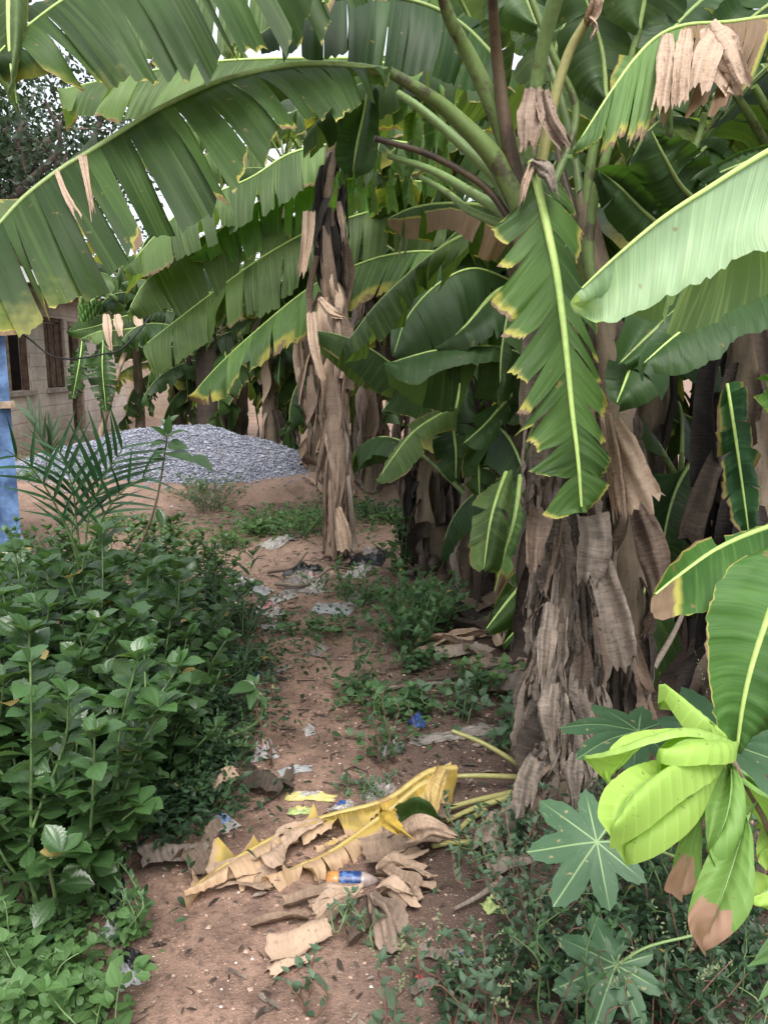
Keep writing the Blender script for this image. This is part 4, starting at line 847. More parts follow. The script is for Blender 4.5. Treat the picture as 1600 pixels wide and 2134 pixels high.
arch(m2p, [(930, 470, 7.50), (820, 436, 7.30), (720, 456, 7.20), (640, 484, 7.12), (550, 534, 7.05), (450, 605, 7.00), (375, 662, 6.95), (298, 722, 6.92)], [(0, 920, 520, 7.40), (.2, 790, 540, 7.20), (.36, 690, 575, 7.05), (.52, 600, 630, 6.95), (.66, 505, 668, 6.90), (.8, 430, 716, 6.85), (.92, 345, 768, 6.85), (1, 318, 774, 6.88)], M_PALE, 105)
def dryf(t, u): return .62 * sstep(.55, .95, u) * np.clip(np.sin(t * 21 + .5) * .7 + .35, 0, 1) + .5 * sstep(.93, 1, t)
arch(m2p, [(1060, 560, 7.20), (970, 532, 7.10), (880, 524, 7.00), (800, 534, 6.95), (720, 562, 6.90), (635, 607, 6.85), (525, 697, 6.80), (450, 767, 6.77), (396, 828, 6.75)], [(0, 1050, 600, 7.10), (.15, 930, 600, 6.95), (.28, 810, 610, 6.85), (.42, 720, 650, 6.78), (.56, 625, 715, 6.72), (.68, 560, 755, 6.70), (.8, 495, 802, 6.68), (.92, 448, 848, 6.68), (1, 398, 832, 6.74)], M_YEDGE2, 106, k=dict(dry=dryf, strips=13), rib=M_RIB, stalk=[(950, 700, 8.10), (1010, 640, 7.60), (1060, 560, 7.20)], label='arching leaf with scorched orange and brown edges')
hleaf(midp, [(985, 480, 4.5), (920, 515, 4.35), (850, 572, 4.3), (780, 640, 4.25), (720, 718, 4.22)], E1=[(0, 975, 520, 4.4), (.2, 912, 565, 4.3), (.4, 878, 605, 4.2), (.6, 848, 645, 4.15), (.8, 790, 700, 4.12), (.92, 742, 742, 4.14), (1, 721, 722, 4.2)], E2=[(985, 485, 4.6), (930, 530, 4.6), (860, 590, 4.55), (790, 650, 4.5), (721, 720, 4.24)], k1=dict(KM, strips=6), k2=dict(strips=5, droop=.1), mat=M_PALE, seed=107)
arch(midp, [(1080, 590, 4.0), (1030, 612, 3.9), (970, 680, 3.8), (912, 735, 3.75)], [(0, 1085, 640, 3.9), (.4, 1040, 700, 3.75), (.75, 980, 728, 3.7), (1, 914, 738, 3.74)], M_DARK, 108, k=dict(strips=2, gap=.03))
hleaf(midp, [(1130, 760, 4.0), (1060, 730, 3.9), (1000, 722, 3.8), (900, 732, 3.75), (800, 760, 3.7)], E1=[(1130, 790, 3.9), (1065, 756, 3.8), (1000, 754, 3.7), (920, 768, 3.65), (860, 796, 3.62), (803, 768, 3.68)], E2=[(1130, 860, 4.2), (1060, 830, 4.1), (980, 820, 4.0), (900, 850, 3.9), (804, 790, 3.75)], k1=dict(strips=1), k2=dict(strips=5), top1=True, top2=False, mat=M_DARK, seed=109)
hleaf(midp, [(950, 850, 4.6), (910, 868, 4.5), (860, 902, 4.45), (820, 952, 4.4), (785, 1003, 4.38)], E1=[(955, 870, 4.5), (908, 905, 4.4), (880, 945, 4.35), (835, 990, 4.32), (788, 1005, 4.36)], E2=[(945, 845, 4.6), (900, 858, 4.6), (845, 895, 4.55), (805, 950, 4.5), (784, 1000, 4.4)], k1=dict(strips=2), k2=dict(strips=2), mat=M_PALE, seed=110)
hleaf(midp, [(1055, 985, 3.75), (1035, 1040, 3.62), (1020, 1100, 3.58), (1008, 1188, 3.58)], E1=[(1030, 985, 3.75), (990, 1040, 3.66), (982, 1100, 3.62), (978, 1165, 3.6), (1000, 1186, 3.58)], E2=[(1075, 990, 3.75), (1062, 1050, 3.6), (1055, 1110, 3.56), (1040, 1178, 3.56), (1014, 1190, 3.58)], k1=dict(strips=3), k2=dict(strips=2), mat=M_PALE, seed=111)
hleaf(midp, [(1085, 990, 3.9), (1072, 1080, 3.8), (1050, 1160, 3.78), (1030, 1235, 3.78)], E1=[(1070, 1000, 3.9), (1052, 1090, 3.84), (1036, 1160, 3.8), (1026, 1230, 3.78)], E2=[(1100, 1000, 3.9), (1092, 1090, 3.8), (1066, 1170, 3.78), (1034, 1236, 3.78)], k1=dict(strips=2, dry=lambda t, u: .7 * sstep(.78, .86, t) + 0 * u), k2=dict(strips=2, dry=lambda t, u: .7 * sstep(.78, .86, t) + 0 * u), mat=M_LIME, seed=112, top1=False, top2=False)
hleaf(midp, [(1120, 780, 4.2), (1060, 830, 4.1), (1010, 885, 4.05), (965, 925, 4.0)], E1=[(1110, 800, 4.2), (1040, 900, 4.05), (1000, 935, 4.0), (968, 930, 4.0)], E2=[(1120, 770, 4.2), (1050, 810, 4.15), (985, 870, 4.1), (962, 922, 4.0)], k1=dict(strips=3), k2=dict(strips=3), mat=M_DARK, seed=113)
hleaf(midp, [(960, 800, 4.7), (945, 880, 4.6), (950, 940, 4.55), (950, 1000, 4.55)], E1=[(945, 800, 4.7), (895, 880, 4.65), (905, 950, 4.6), (945, 1000, 4.55)], E2=[(975, 800, 4.7), (1000, 890, 4.6), (990, 950, 4.55), (955, 1000, 4.55)], k1=dict(strips=5), k2=dict(strips=5), mat=M_DARK, seed=114)
hleaf(midp, [(1000, 900, 4.5), (998, 960, 4.45), (1000, 1050, 4.4)], E1=[(985, 900, 4.5), (960, 970, 4.45), (995, 1050, 4.4)], E2=[(1015, 900, 4.5), (1040, 970, 4.4), (1004, 1050, 4.4)], k1=dict(strips=4), k2=dict(strips=4), mat=M_TOP, seed=115)
hleaf(midp, [(1130, 1170, 3.5), (1100, 1205, 3.42), (1060, 1250, 3.38), (1012, 1312, 3.36)], E1=[(1115, 1165, 3.5), (1070, 1190, 3.45), (1030, 1240, 3.4), (1011, 1308, 3.36)], E2=[(1140, 1190, 3.5), (1115, 1240, 3.4), (1075, 1290, 3.36), (1016, 1314, 3.36)], k1=dict(strips=3), k2=dict(strips=3), mat=M_TOP, seed=116, rib=M_RIB)
hleaf(midp, [(1135, 1200, 3.4), (1115, 1250, 3.34), (1085, 1300, 3.32), (1045, 1347, 3.32)], E1=[(1120, 1200, 3.4), (1085, 1260, 3.36), (1060, 1310, 3.33), (1043, 1345, 3.32)], E2=[(1150, 1210, 3.4), (1135, 1270, 3.32), (1105, 1320, 3.3), (1050, 1350, 3.32)], k1=dict(strips=2), k2=dict(strips=2), mat=M_TOP, seed=117)
hleaf(midp, [(1075, 590, 5.3), (990, 560, 5.2), (915, 590, 5.1), (850, 660, 5.05), (820, 740, 5.0)], E1=[(1070, 640, 5.2), (990, 660, 5.1), (940, 700, 5.0), (880, 740, 4.98), (824, 748, 4.98)], E2=[(1060, 540, 5.4), (960, 520, 5.4), (880, 570, 5.3), (820, 650, 5.2), (815, 735, 5.02)], k1=dict(strips=4), k2=dict(strips=4), mat=M_DARK, seed=120)
hleaf(midp, [(1060, 640, 5.4), (1000, 620, 5.3), (930, 650, 5.25), (880, 720, 5.2)], E1=[(1060, 700, 5.3), (1000, 720, 5.2), (940, 760, 5.15), (884, 730, 5.18)], E2=[(1050, 600, 5.5), (980, 585, 5.4), (910, 620, 5.35), (876, 712, 5.22)], k1=dict(strips=3), k2=dict(strips=4), mat=M_TOP, seed=121)
# leaf with a grey dead half, near the crown
arch(midp, [(1060, 470, 3.9), (1010, 432, 3.8), (930, 425, 3.75), (860, 434, 3.7), (805, 458, 3.68)], [(0, 1060, 530, 3.8), (.2, 1010, 535, 3.7), (.5, 930, 490, 3.65), (.8, 860, 500, 3.64), (1, 806, 470, 3.67)], M_TOP, 118, k=dict(strips=4, dry=lambda t, u: .75 * sstep(.35, .5, u) + 0 * t))
# dark broad leaf hanging below the large arch
hleaf(m2p, [(770, 190, 3.4), (760, 240, 3.35), (745, 300, 3.3), (735, 362, 3.3)], E1=[(750, 200, 3.4), (715, 250, 3.36), (700, 320, 3.32), (728, 362, 3.3)], E2=[(790, 195, 3.4), (792, 250, 3.3), (782, 340, 3.28), (742, 364, 3.3)], k1=dict(strips=1), k2=dict(strips=1), mat=M_DARK, seed=119)
for i, (x, y, wd_, ln) in enumerate(((740, 360, 24, 75), (775, 350, 22, 90), (815, 330, 24, 110), (850, 325, 26, 100), (890, 320, 24, 90), (700, 365, 20, 70), (860, 190, 40, 150), (905, 140, 50, 170), (840, 90, 60, 160), (930, 240, 40, 150))):
    hleaf(m2p, [(x + 12, y - 20, 4.0), (x + 4, y + ln * .4, 3.95), (x, y + ln, 3.95)], E1=[(x + 4, y - 20, 4.0), (x - wd_ * .5, y + ln * .45, 3.95), (x - wd_ * .3, y + ln, 3.95)], E2=[(x + 18, y - 20, 4.0), (x + wd_ * .6, y + ln * .4, 3.92), (x + wd_ * .3, y + ln * .97, 3.94)], k1=dict(strips=2), k2=dict(strips=2), mat=M_LIME, seed=130 + i, top1=False, top2=False, r0=.005, r1=.002)

# ------------------------------------------------------------------ the leaning dead trunk
deadp, d0 = plant_at('dead leaning banana trunk wrapped in brown leaves, black at the top', 705, 1160, 'dead_banana_plant', None)
deadp['category'] = 'dead banana plant'
SD_, _ = trunk(deadp, [d0 - [0, 0, .05], P(705, 1000, 6.55), P(695, 800, 6.5), P(684, 560, 6.45), P(686, 400, 6.4), P(690, 300, 6.4)], [.075, .085, .075, .065, .05, .04], M_BRN, seed=37)
skirt(deadp, SD_, .06, 90, .03, .66, 61, lens=(.4, 1.0), wid=(.015, .05), mats=(M_BRN,), joined=True, hug=.035, nl=12, nw=6)
skirt(deadp, SD_, .07, 44, .06, .62, 64, lens=(.4, 1.0), wid=(.02, .065), mats=(M_GREY, M_TAN, M_BRN), hug=.04, nl=12, nw=6)
skirt(deadp, SD_, .06, 22, .50, .86, 62, lens=(.4, 1.0), wid=(.05, .13), mats=(M_BRN, M_TAN), hug=.09, nl=10, nw=6)
skirt(deadp, SD_, .05, 30, .78, 1.0, 63, lens=(.3, .7), wid=(.03, .08), mats=(M_BLACK,), hug=.06, nl=8, nw=5)
for i, (pts, wd_) in enumerate((([(700, 1060, 6.35), (712, 1100, 6.3), (718, 1150, 6.28)], [26, 30, 34]), ([(690, 1000, 6.35), (692, 1080, 6.3), (698, 1165, 6.3)], [12, 14, 10]), ([(645, 440, 6.2), (640, 500, 6.15), (628, 572, 6.15)], [24, 26, 16]), ([(705, 420, 6.2), (712, 460, 6.15), (716, 500, 6.15)], [10, 14, 8]), ([(650, 650, 6.2), (655, 720, 6.15), (672, 790, 6.15)], [20, 24, 14]), ([(700, 640, 6.2), (706, 700, 6.15), (704, 780, 6.15)], [14, 18, 14]), ([(664, 620, 6.2), (690, 650, 6.15), (715, 660, 6.15)], [10, 24, 8]))):
    sheet(deadp, pts, wd_, (M_TAN, M_BRN)[i % 2], 140 + i, .02, rnd=.55)
petiole(deadp, [(690, 300, 6.4), (688, 250, 6.3), (676, 215, 6.2)], .04, .02, M_STALKB)

# ------------------------------------------------------------------ generic plants of the grove
GREENS = (M_TOP, M_TOP, M_DARK, M_PALE)
def gpx(px, d): p = P(px, 749, d); return (p[0], p[1])
spec = [  # near-black skirts of the right-hand plants have the grove's shade painted in
    ('banana plant with a split dry stem right behind the leaning dead trunk', 772, 9.2, 2.7, 201, 7, dict(azs=(.3, 1.3, 2.0, -.5, 3.6, 4.4), elev=(-.1, 1.3), mats=(M_TOP, M_DARK), dead=50, dmat=(M_BRN, M_GREY))),
    ('banana stem with yellowing sheaths at the end of the gravel heap', 650, 10.3, 2.2, 202, 8, dict(azs=(.3, 1.3, 2.0, -.5, 3.6, 4.4), elev=(-.1, 1.3), mats=(M_TOP, M_DARK), dead=20, dmat=(M_TAN, M_BRN), L=(.8, 1.2), W=(.16, .24))),
    ('banana plant with a pale peeling stem behind the gravel heap', 560, 11.6, 2.1, 203, 9, dict(azs=(.3, 1.3, 2.0, -.5, 3.6, 4.4), elev=(-.1, 1.3), mats=(M_PALE, M_TOP), dead=16, dmat=(M_TAN, M_DBRN), L=(.8, 1.2), W=(.16, .24))),
    ('stout dark banana stem standing right behind the gravel crest', 432, 12.4, 1.9, 204, 9, dict(mats=(M_TOP, M_DARK), dead=8, dmat=(M_DBRN,), r=.21, L=(1.0, 1.4), tmat=M_DBRN)),
    ('leaning banana plant in front of the low block wall', 410, 13.6, 2.5, 205, 9, dict(r=.075, mats=(M_DARK, M_TOP), dead=3, dmat=(M_DBRN,), L=(.9, 1.4), lean=(-.5, 0))),
    ('banana plant with a green fruit bunch by the house corner', 285, 13.4, 2.6, 206, 7, dict(r=.075, mats=(M_TOP, M_PALE, M_DARK), dead=3, dmat=(M_TAN,), L=(1.0, 1.5))),
    ('banana plant in the second row behind the middle clump', 860, 8.3, 2.6, 207, 8, dict(mats=GREENS, dead=40)),
    ('banana plant in the shade between middle clump and main trunk', 1075, 5.4, 2.3, 208, 8, dict(azs=(.2, .9, 1.6, -.4), L=(1.1, 1.6), mats=(M_DARK, M_TOP), dmat=(M_DBRN, M_BLACK), dead=44, elev=(.1, 1.3))),
    ('tall banana plant rising far behind the main crown', 1010, 8.6, 3.4, 209, 9, dict(mats=GREENS, dead=36, L=(1.8, 2.4))),
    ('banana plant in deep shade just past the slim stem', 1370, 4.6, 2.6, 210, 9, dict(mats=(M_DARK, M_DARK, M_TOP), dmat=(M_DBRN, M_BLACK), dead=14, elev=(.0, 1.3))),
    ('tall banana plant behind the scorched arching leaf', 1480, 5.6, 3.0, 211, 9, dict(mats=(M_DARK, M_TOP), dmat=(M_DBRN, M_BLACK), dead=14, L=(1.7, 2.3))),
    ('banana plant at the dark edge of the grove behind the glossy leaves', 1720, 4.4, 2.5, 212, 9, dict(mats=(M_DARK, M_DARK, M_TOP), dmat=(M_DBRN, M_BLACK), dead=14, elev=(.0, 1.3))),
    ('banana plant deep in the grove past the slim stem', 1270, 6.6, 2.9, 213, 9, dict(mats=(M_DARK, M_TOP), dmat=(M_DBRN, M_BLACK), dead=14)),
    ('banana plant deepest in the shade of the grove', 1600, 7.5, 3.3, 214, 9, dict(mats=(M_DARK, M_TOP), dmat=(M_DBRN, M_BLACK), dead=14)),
    ('banana plant closing the back of the grove behind the main trunk', 1180, 8.0, 3.3, 215, 9, dict(mats=GREENS, dead=30)),
    ('far banana plant closing the gap above the middle clump', 930, 10.5, 3.6, 216, 9, dict(mats=GREENS, dead=30, L=(1.8, 2.4))),
    ('far banana plant with torn pale leaves against the sky', 600, 13.5, 4.6, 217, 8, dict(mats=(M_PALE, M_TOP), dead=0, L=(1.9, 2.4), torn=1.8, r=.09)),
    ('slender far banana plant with ribbon-torn leaves below the big tree', 500, 14.0, 5.0, 218, 6, dict(mats=(M_PALE,), dead=6, L=(1.6, 2.2), torn=2.4, dmat=(M_TAN,), r=.08)),
    ('low banana sucker with broad leaves at the middle clump foot', 985, 5.0, .9, 219, 6, dict(mats=(M_TOP, M_DARK), dead=8, L=(.8, 1.2), W=(.16, .22), r=.05, torn=.4)),
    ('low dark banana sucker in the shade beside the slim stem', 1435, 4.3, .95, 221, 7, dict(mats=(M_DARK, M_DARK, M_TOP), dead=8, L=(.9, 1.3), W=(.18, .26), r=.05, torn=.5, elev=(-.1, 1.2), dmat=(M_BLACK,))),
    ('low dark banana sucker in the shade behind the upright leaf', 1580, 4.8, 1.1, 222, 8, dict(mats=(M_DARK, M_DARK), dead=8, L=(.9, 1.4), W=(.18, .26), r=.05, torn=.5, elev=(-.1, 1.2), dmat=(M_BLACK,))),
    ('short dark banana sucker between the shaggy trunk and the middle clump', 1075, 4.4, .9, 223, 6, dict(mats=(M_DARK, M_TOP), dead=6, L=(.7, 1.0), W=(.14, .2), r=.045, torn=.5, elev=(.1, 1.2), dmat=(M_DBRN,), azs=(1.2, .7, 2.0, .3))),
    ('low leafy banana clump before the block wall beyond the gravel crest', 500, 13.2, 1.5, 224, 12, dict(mats=(M_DARK, M_TOP), dead=4, L=(1.1, 1.7), W=(.2, .28), elev=(-.3, 1.2), r=.08)),
    ('dark leafy banana plant in the far gap beside the leaning dead trunk', 600, 12.6, 1.8, 225, 13, dict(mats=(M_DARK, M_TOP), dead=6, L=(1.1, 1.7), W=(.22, .3), elev=(-.3, 1.2), r=.09)),
    ('dark leafy banana plant behind the split dry stem', 740, 12.5, 1.7, 226, 11, dict(mats=(M_DARK, M_TOP), dead=6, L=(1.0, 1.5), W=(.22, .3), elev=(-.4, 1.2), r=.09)),
    ('dark leafy banana plant closing the view behind the middle clump', 850, 11.0, 1.9, 227, 12, dict(mats=(M_DARK, M_DARK, M_TOP), dead=6, L=(1.1, 1.6), W=(.22, .3), elev=(-.4, 1.2), r=.09)),
    ('dark leafy banana plant right behind the middle of the gravel heap', 465, 12.9, 2.0, 231, 13, dict(mats=(M_DARK, M_TOP, M_DARK), dead=4, L=(1.1, 1.6), W=(.2, .28), elev=(-.5, 1.1), r=.08)),
    ('leafy banana plant filling the gap between gravel heap and split dry stem', 690, 11.6, 1.7, 232, 13, dict(mats=(M_DARK, M_TOP, M_DARK), dead=4, L=(1.0, 1.5), W=(.2, .28), elev=(-.5, 1.1), r=.08)),
    ('low banana clump at the far end of the block wall', 365, 14.2, 1.5, 228, 12, dict(mats=(M_DARK, M_TOP), dead=4, L=(1.0, 1.6), W=(.2, .28), elev=(-.3, 1.2), r=.08)),
    ('leafy banana plant behind the tall plant of the middle clump', 960, 9.0, 1.9, 229, 12, dict(mats=(M_DARK, M_DARK, M_TOP), dead=6, L=(1.1, 1.6), W=(.22, .3), elev=(-.4, 1.2), r=.09)),
    ('leafy banana plant low between the middle clump and the slim stem', 1130, 6.8, 1.6, 230, 11, dict(mats=(M_DARK, M_DARK), dead=6, L=(1.0, 1.5), W=(.22, .3), elev=(-.4, 1.2), r=.08)),
    ('banana plant behind the dark plant, filling the upper corner', 1900, 3.6, 3.0, 220, 9, dict(mats=(M_DARK, M_TOP), dmat=(M_DBRN, M_BLACK), dead=20)),
]
GP = {}
for lb, px, d, h, sd_, nl, kw in spec:
    GP[sd_] = banana(lb, gpx(px, d), h, sd_, nl, **kw)
# the fruit bunch of the plant by the house
fp = GP[206]; mb = MB(); cs = Spline([P(262, 640, 13.0), P(225, 612, 12.9), P(195, 625, 12.8), P(188, 650, 12.8), P(190, 690, 12.8)]); mb.tube(cs(np.linspace(0, 1, 24)), .035, 7); bs = mb.build('bunch_stalk', M_STALKL, fp)
rng = np.random.default_rng(9); mb = MB()
for r_ in range(6):
    c = cs(np.array([.62 + r_ * .06]))[0]
    for q in range(9):
        a = q / 9 * 6.28 + r_ * .4; o = np.array([math.cos(a), math.sin(a), 0]); p0 = c + o * .04
        mb.tube(Spline([p0, p0 + o * .08 - [0, 0, .01], p0 + o * .12 + [0, 0, .05], p0 + o * .12 + [0, 0, .12]])(np.linspace(0, 1, 7)), [.012, .02, .023, .023, .022, .016, .006], 6)
mb.build('fruit_bunch', M_LIME, fp)
hleaf(fp, [(300, 655, 12.6), (255, 660, 12.5), (200, 680, 12.45), (138, 692, 12.4)], E1=[(300, 690, 12.5), (240, 700, 12.4), (180, 702, 12.35), (140, 694, 12.4)], E2=[(300, 640, 12.7), (230, 650, 12.7), (165, 668, 12.6), (139, 690, 12.4)], k1=dict(strips=3), k2=dict(strips=3), mat=M_TOP, seed=160)
hleaf(fp, [(300, 680, 12.4), (250, 688, 12.3), (210, 690, 12.25), (168, 706, 12.2)], E1=[(300, 715, 12.3), (240, 715, 12.2), (200, 714, 12.2), (170, 708, 12.2)], E2=[(300, 675, 12.5), (240, 680, 12.5), (200, 686, 12.4), (169, 705, 12.2)], k1=dict(strips=4), k2=dict(strips=3), mat=M_PALE, seed=161)
for i, (M_, w_) in enumerate((([(172, 712, 12.0), (165, 760, 11.9), (152, 832, 11.9)], 24), ([(216, 710, 11.9), (214, 770, 11.8), (222, 858, 11.8)], 30))):
    hleaf(fp, M_, E1=[(M_[0][0] - 6, M_[0][1], M_[0][2]), (M_[1][0] - w_, M_[1][1] + 10, M_[1][2]), (M_[2][0] - 8, M_[2][1], M_[2][2])], E2=[(M_[0][0] + 6, M_[0][1], M_[0][2]), (M_[1][0] + w_, M_[1][1] + 10, M_[1][2]), (M_[2][0] + 8, M_[2][1], M_[2][2])], k1=dict(strips=10, gap=.35, tilt=0), k2=dict(strips=10, gap=.35, tilt=0), mat=M_DARK, seed=163 + i)
for i, pts in enumerate(([(222, 655, 12.2), (225, 690, 12.1), (230, 730, 12.1)], [(245, 655, 12.2), (248, 680, 12.1), (252, 700, 12.1)], [(285, 655, 12.2), (292, 680, 12.1), (297, 690, 12.1)])):
    sheet(fp, pts, [14, 18, 10], M_TAN, 170 + i, .02, rnd=.85)
mb = MB(); mb.tube([P(204, 925, 12.3), P(225, 850, 12.35), P(248, 770, 12.4), P(270, 712, 12.45)], [.05, .045, .04, .04], 7); tag(mb.build('pole', M_WOODL), 'thin grey pole propping the fruiting banana plant by the house', 'pole')
# ------------------------------------------------------------------ trees behind the house
M_BARK = mat_plain('bark', (.13, .105, .095), .9, .15, .35, 5, bumps=.6)
M_TLEAF = mat_fol('tree_leaf', (.022, .042, .020), (.03, .055, .03), .5, .15, vein=0)
def tree(label, base, h, cr, seed, nleaf=9000, trunk_r=.3, crown_h=.55, limbs=9, leaf=.16, squash=.8, name='tree'):
    rng = np.random.default_rng(seed); base = np.array([base[0], base[1], gz(*base)])
    t = thing(name, label, 'tree', base); top = base + np.array([rng.normal() * .4, rng.normal() * .3, h * .75])
    S = Spline([base - [0, 0, .2], base * .7 + top * .3 + rng.normal(size=3) * .1, base * .4 + top * .6 + rng.normal(size=3) * .2, top])
    mb = MB(); mb.tube(S(np.linspace(0, 1, 20)), rad_taper(20, trunk_r, trunk_r * .35), 12); tr = mb.build('trunk', M_BARK, t)
    cen = base + [0, 0, h * .72]; pts = []
    mb = MB()
    for i in range(limbs):
        f = rng.uniform(.42, .95); p0 = S(np.array([f]))[0]; a = i * 2.4 + rng.normal() * .3
        e = cen + np.array([math.cos(a) * cr, math.sin(a) * cr, rng.uniform(-.45, .7) * h * crown_h * .5]) * rng.uniform(.6, .95) * np.array([1, 1, 1]) if 0 else cen + np.array([math.cos(a) * cr * rng.uniform(.5, .95), math.sin(a) * cr * rng.uniform(.5, .95), rng.uniform(-.5, .8) * h * crown_h * .5])
        L = Spline([p0, p0 * .6 + e * .4 + rng.normal(size=3) * .25 + [0, 0, .2], p0 * .25 + e * .75 + rng.normal(size=3) * .25, e])
        mb.tube(L(np.linspace(0, 1, 14)), rad_taper(14, trunk_r * .42, .03), 7)
        for v in np.linspace(.45, 1, 5): pts.append(L(np.array([v]))[0] + rng.normal(size=3) * .25)
        for q in range(4):
            s0 = L(np.array([rng.uniform(.4, .9)]))[0]; s1 = s0 + nrm(rng.normal(size=3) + [0, 0, .2]) * cr * rng.uniform(.2, .4)
            mb.tube(Spline([s0, (s0 + s1) / 2 + rng.normal(size=3) * .08, s1])(np.linspace(0, 1, 6)), rad_taper(6, .035, .01), 5); pts.append(s1)
    mb.build('limb', M_BARK, t)['kind'] = 'stuff'
    pts = np.array(pts); w_ = rng.uniform(.3, 1.6, len(pts)); w_ /= w_.sum()
    ci = rng.choice(len(pts), nleaf, p=w_); O = pts[ci] + rng.normal(size=(nleaf, 3)) * cr * .15 * np.array([1, 1, squash])
    D = nrm(rng.normal(size=(nleaf, 3)) + [0, 0, -.3]); U = nrm(rng.normal(size=(nleaf, 3)) + [0, 0, 1.2])
    mb = MB(); mb.inst(T_CARD, O, frames(D, U, leaf * rng.uniform(.6, 1.3, nleaf)), np.clip(rng.random(len(pts))[ci] * .6 + rng.random(nleaf) * .4, 0, 1)); mb.build('crown', M_TLEAF, t)
    return t
def gp2(px, d): p = P(px, 749, d); return (p[0], p[1])
tree('big dark tree with a thick forked trunk rising beyond the house', gp2(88, 21), 9.6, 4.3, 301, 15000, .36, limbs=16)
tree('dark tree beside the big forked tree, its crown cut by the frame', gp2(-150, 20), 9.0, 3.8, 302, 9000, .3)
tree('feathery distant tree seen low between the house roof and banana leaves', gp2(290, 34), 6.8, 2.6, 303, 3500, .18)
tree('distant bushy tree hidden mostly by the middle banana leaves', gp2(560, 40), 8.0, 4.0, 304, 5000, .25)
tree('distant round tree far behind the banana grove', gp2(1000, 42), 9.0, 5.0, 305, 5000, .25)

# ------------------------------------------------------------------ shrubs on the bank
M_KAL = mat_fol('shrub_leaf', (.033, .072, .023), (.054, .096, .042), .31, .25, .6, .75, .25)
M_KAL2 = mat_fol('shrub_leaf_dark', (.028, .060, .020), (.048, .084, .036), .33, .22, .55, .7, .25)
M_GRN1 = mat_fol('weed_leaf', (.044, .092, .036), (.065, .115, .055), .5, .28, .35, .6, .2)
M_GRN2 = mat_fol('weed_leaf_bright', (.066, .128, .044), (.085, .145, .075), .5, .3, .3, .5, .2)
M_GRN3 = mat_fol('weed_leaf_blue', (.055, .092, .055), (.08, .115, .08), .55, .25, .3, .6, .2)
M_GRN4 = mat_fol('weed_leaf_deep', (.024, .052, .024), (.04, .075, .038), .5, .25, .3, .7, .2)
M_PALMM = mat_fol('palm_leaf', (.022, .066, .026), (.04, .09, .04), .4, .15, .45, .5, .3)
M_STEM = mat_plain('green_stem', (.10, .16, .06), .5, .3, .3, 30)
M_STEMB = mat_plain('woody_stem', (.16, .12, .085), .7, .2, .3, 30)
M_STEMR = mat_plain('reddish_stem', (.14, .075, .055), .6, .25, .3, 30)
def shrub(root, base, seed, h=.7, spread=.35, ns=8, leaf=.085, tm=T_KAL, mat=M_KAL, smat=M_STEM, node=.035, up=(.15, .9), pairs=True, stem_r=.007, bare=.25, rosette=5, droop=.0, jit=.3):
    """a plant of several stems with leaves along them; returns nothing, adds stem + foliage to root"""
    rng = np.random.default_rng(seed); base = np.asarray(base, float); sm = MB(); O = []; D = []; U = []; Sc = []; Rn = []
    for i in range(ns):
        a = i * 2.4 + rng.normal() * .4; sp = spread * math.sqrt((i + .5) / ns) * rng.uniform(.8, 1.2); hh = h * rng.uniform(.55, 1.22) * (1 - .25 * (sp / max(spread, .01)) ** 2)
        o = np.array([math.cos(a), math.sin(a), 0]); b0 = base + o * sp * .3 + rng.normal(size=3) * [.02, .02, 0]
        S = Spline([b0 - [0, 0, .02], b0 + o * sp * .15 + [0, 0, hh * .35] + rng.normal(size=3) * .02, b0 + o * sp * .5 + [0, 0, hh * .75] + rng.normal(size=3) * .025, b0 + o * sp * .8 + [0, 0, hh]])
        sm.tube(S(np.linspace(0, 1, 14)), rad_taper(14, stem_r, stem_r * .45), 5); n = max(3, int(S.L * (1 - bare) / node))
        for j in range(n):
            v = bare + (1 - bare) * (j + .5) / n; p = S(np.array([v]))[0]; size = leaf * (1.1 - .35 * v) * rng.uniform(.7, 1.2)
            ang = rng.uniform(0, 3.14) if not pairs else j * 1.57 + i + rng.normal() * jit
            for q in ((0, math.pi) if pairs else (0,)):
                e = up[0] + (up[1] - up[0]) * v + rng.normal() * .25; d = np.array([math.cos(ang + q) * math.cos(e), math.sin(ang + q) * math.cos(e), math.sin(e)])
                O.append(p + d * stem_r); D.append(d); U.append(np.array([0, 0, 1.0]) + rng.normal(size=3) * .3 + d * -.2); Sc.append(size * rng.uniform(.7, 1.15)); Rn.append(rng.random() * .6 + .4 * v)
        p = S(np.array([1.0]))[0]
        for q in range(rosette):
            an = q / max(rosette, 1) * 6.28 + rng.normal() * .3; e = rng.uniform(.3, 1.1); d = np.array([math.cos(an) * math.cos(e), math.sin(an) * math.cos(e), math.sin(e)])
            O.append(p); D.append(d); U.append(np.array([0, 0, 1.0]) + rng.normal(size=3) * .2); Sc.append(leaf * rng.uniform(.5, .9)); Rn.append(.6 + .4 * rng.random())
    sm.build('stem', smat, root); f = MB(); Sc = np.array(Sc)
    dry = np.where(rng.random(len(O)) < .008, .6, 0.0)
    f.inst(tm, np.array(O), frames(np.array(D), np.array(U), Sc), np.array(Rn), dry); f.build('foliage', mat, root)
def plant(name, label, cat, px, py, seed, group=None, at=None, **kw):
    b = G(px, py) if at is None else np.array([at[0], at[1], gz(*at)])
    r = thing(name, label, cat, b, group); shrub(r, b, seed, **kw); return r
SG = 'serrated leafy shrubs on the bank beside the path'
protos = []
for i in range(6):
    r = plant('shrub', 'x', 'shrub', 0, 0, 400 + i, SG, at=(-1.2 - i * .01, 3.0), h=.66 + .05 * (i % 3), spread=.36 + .03 * (i % 2), ns=14 + i % 3, leaf=.096 + .008 * (i % 3), mat=(M_KAL, M_KAL2)[i % 3 == 2], node=.040, up=(-.1, .7), jit=.6); protos.append(r)
note_kids(None)
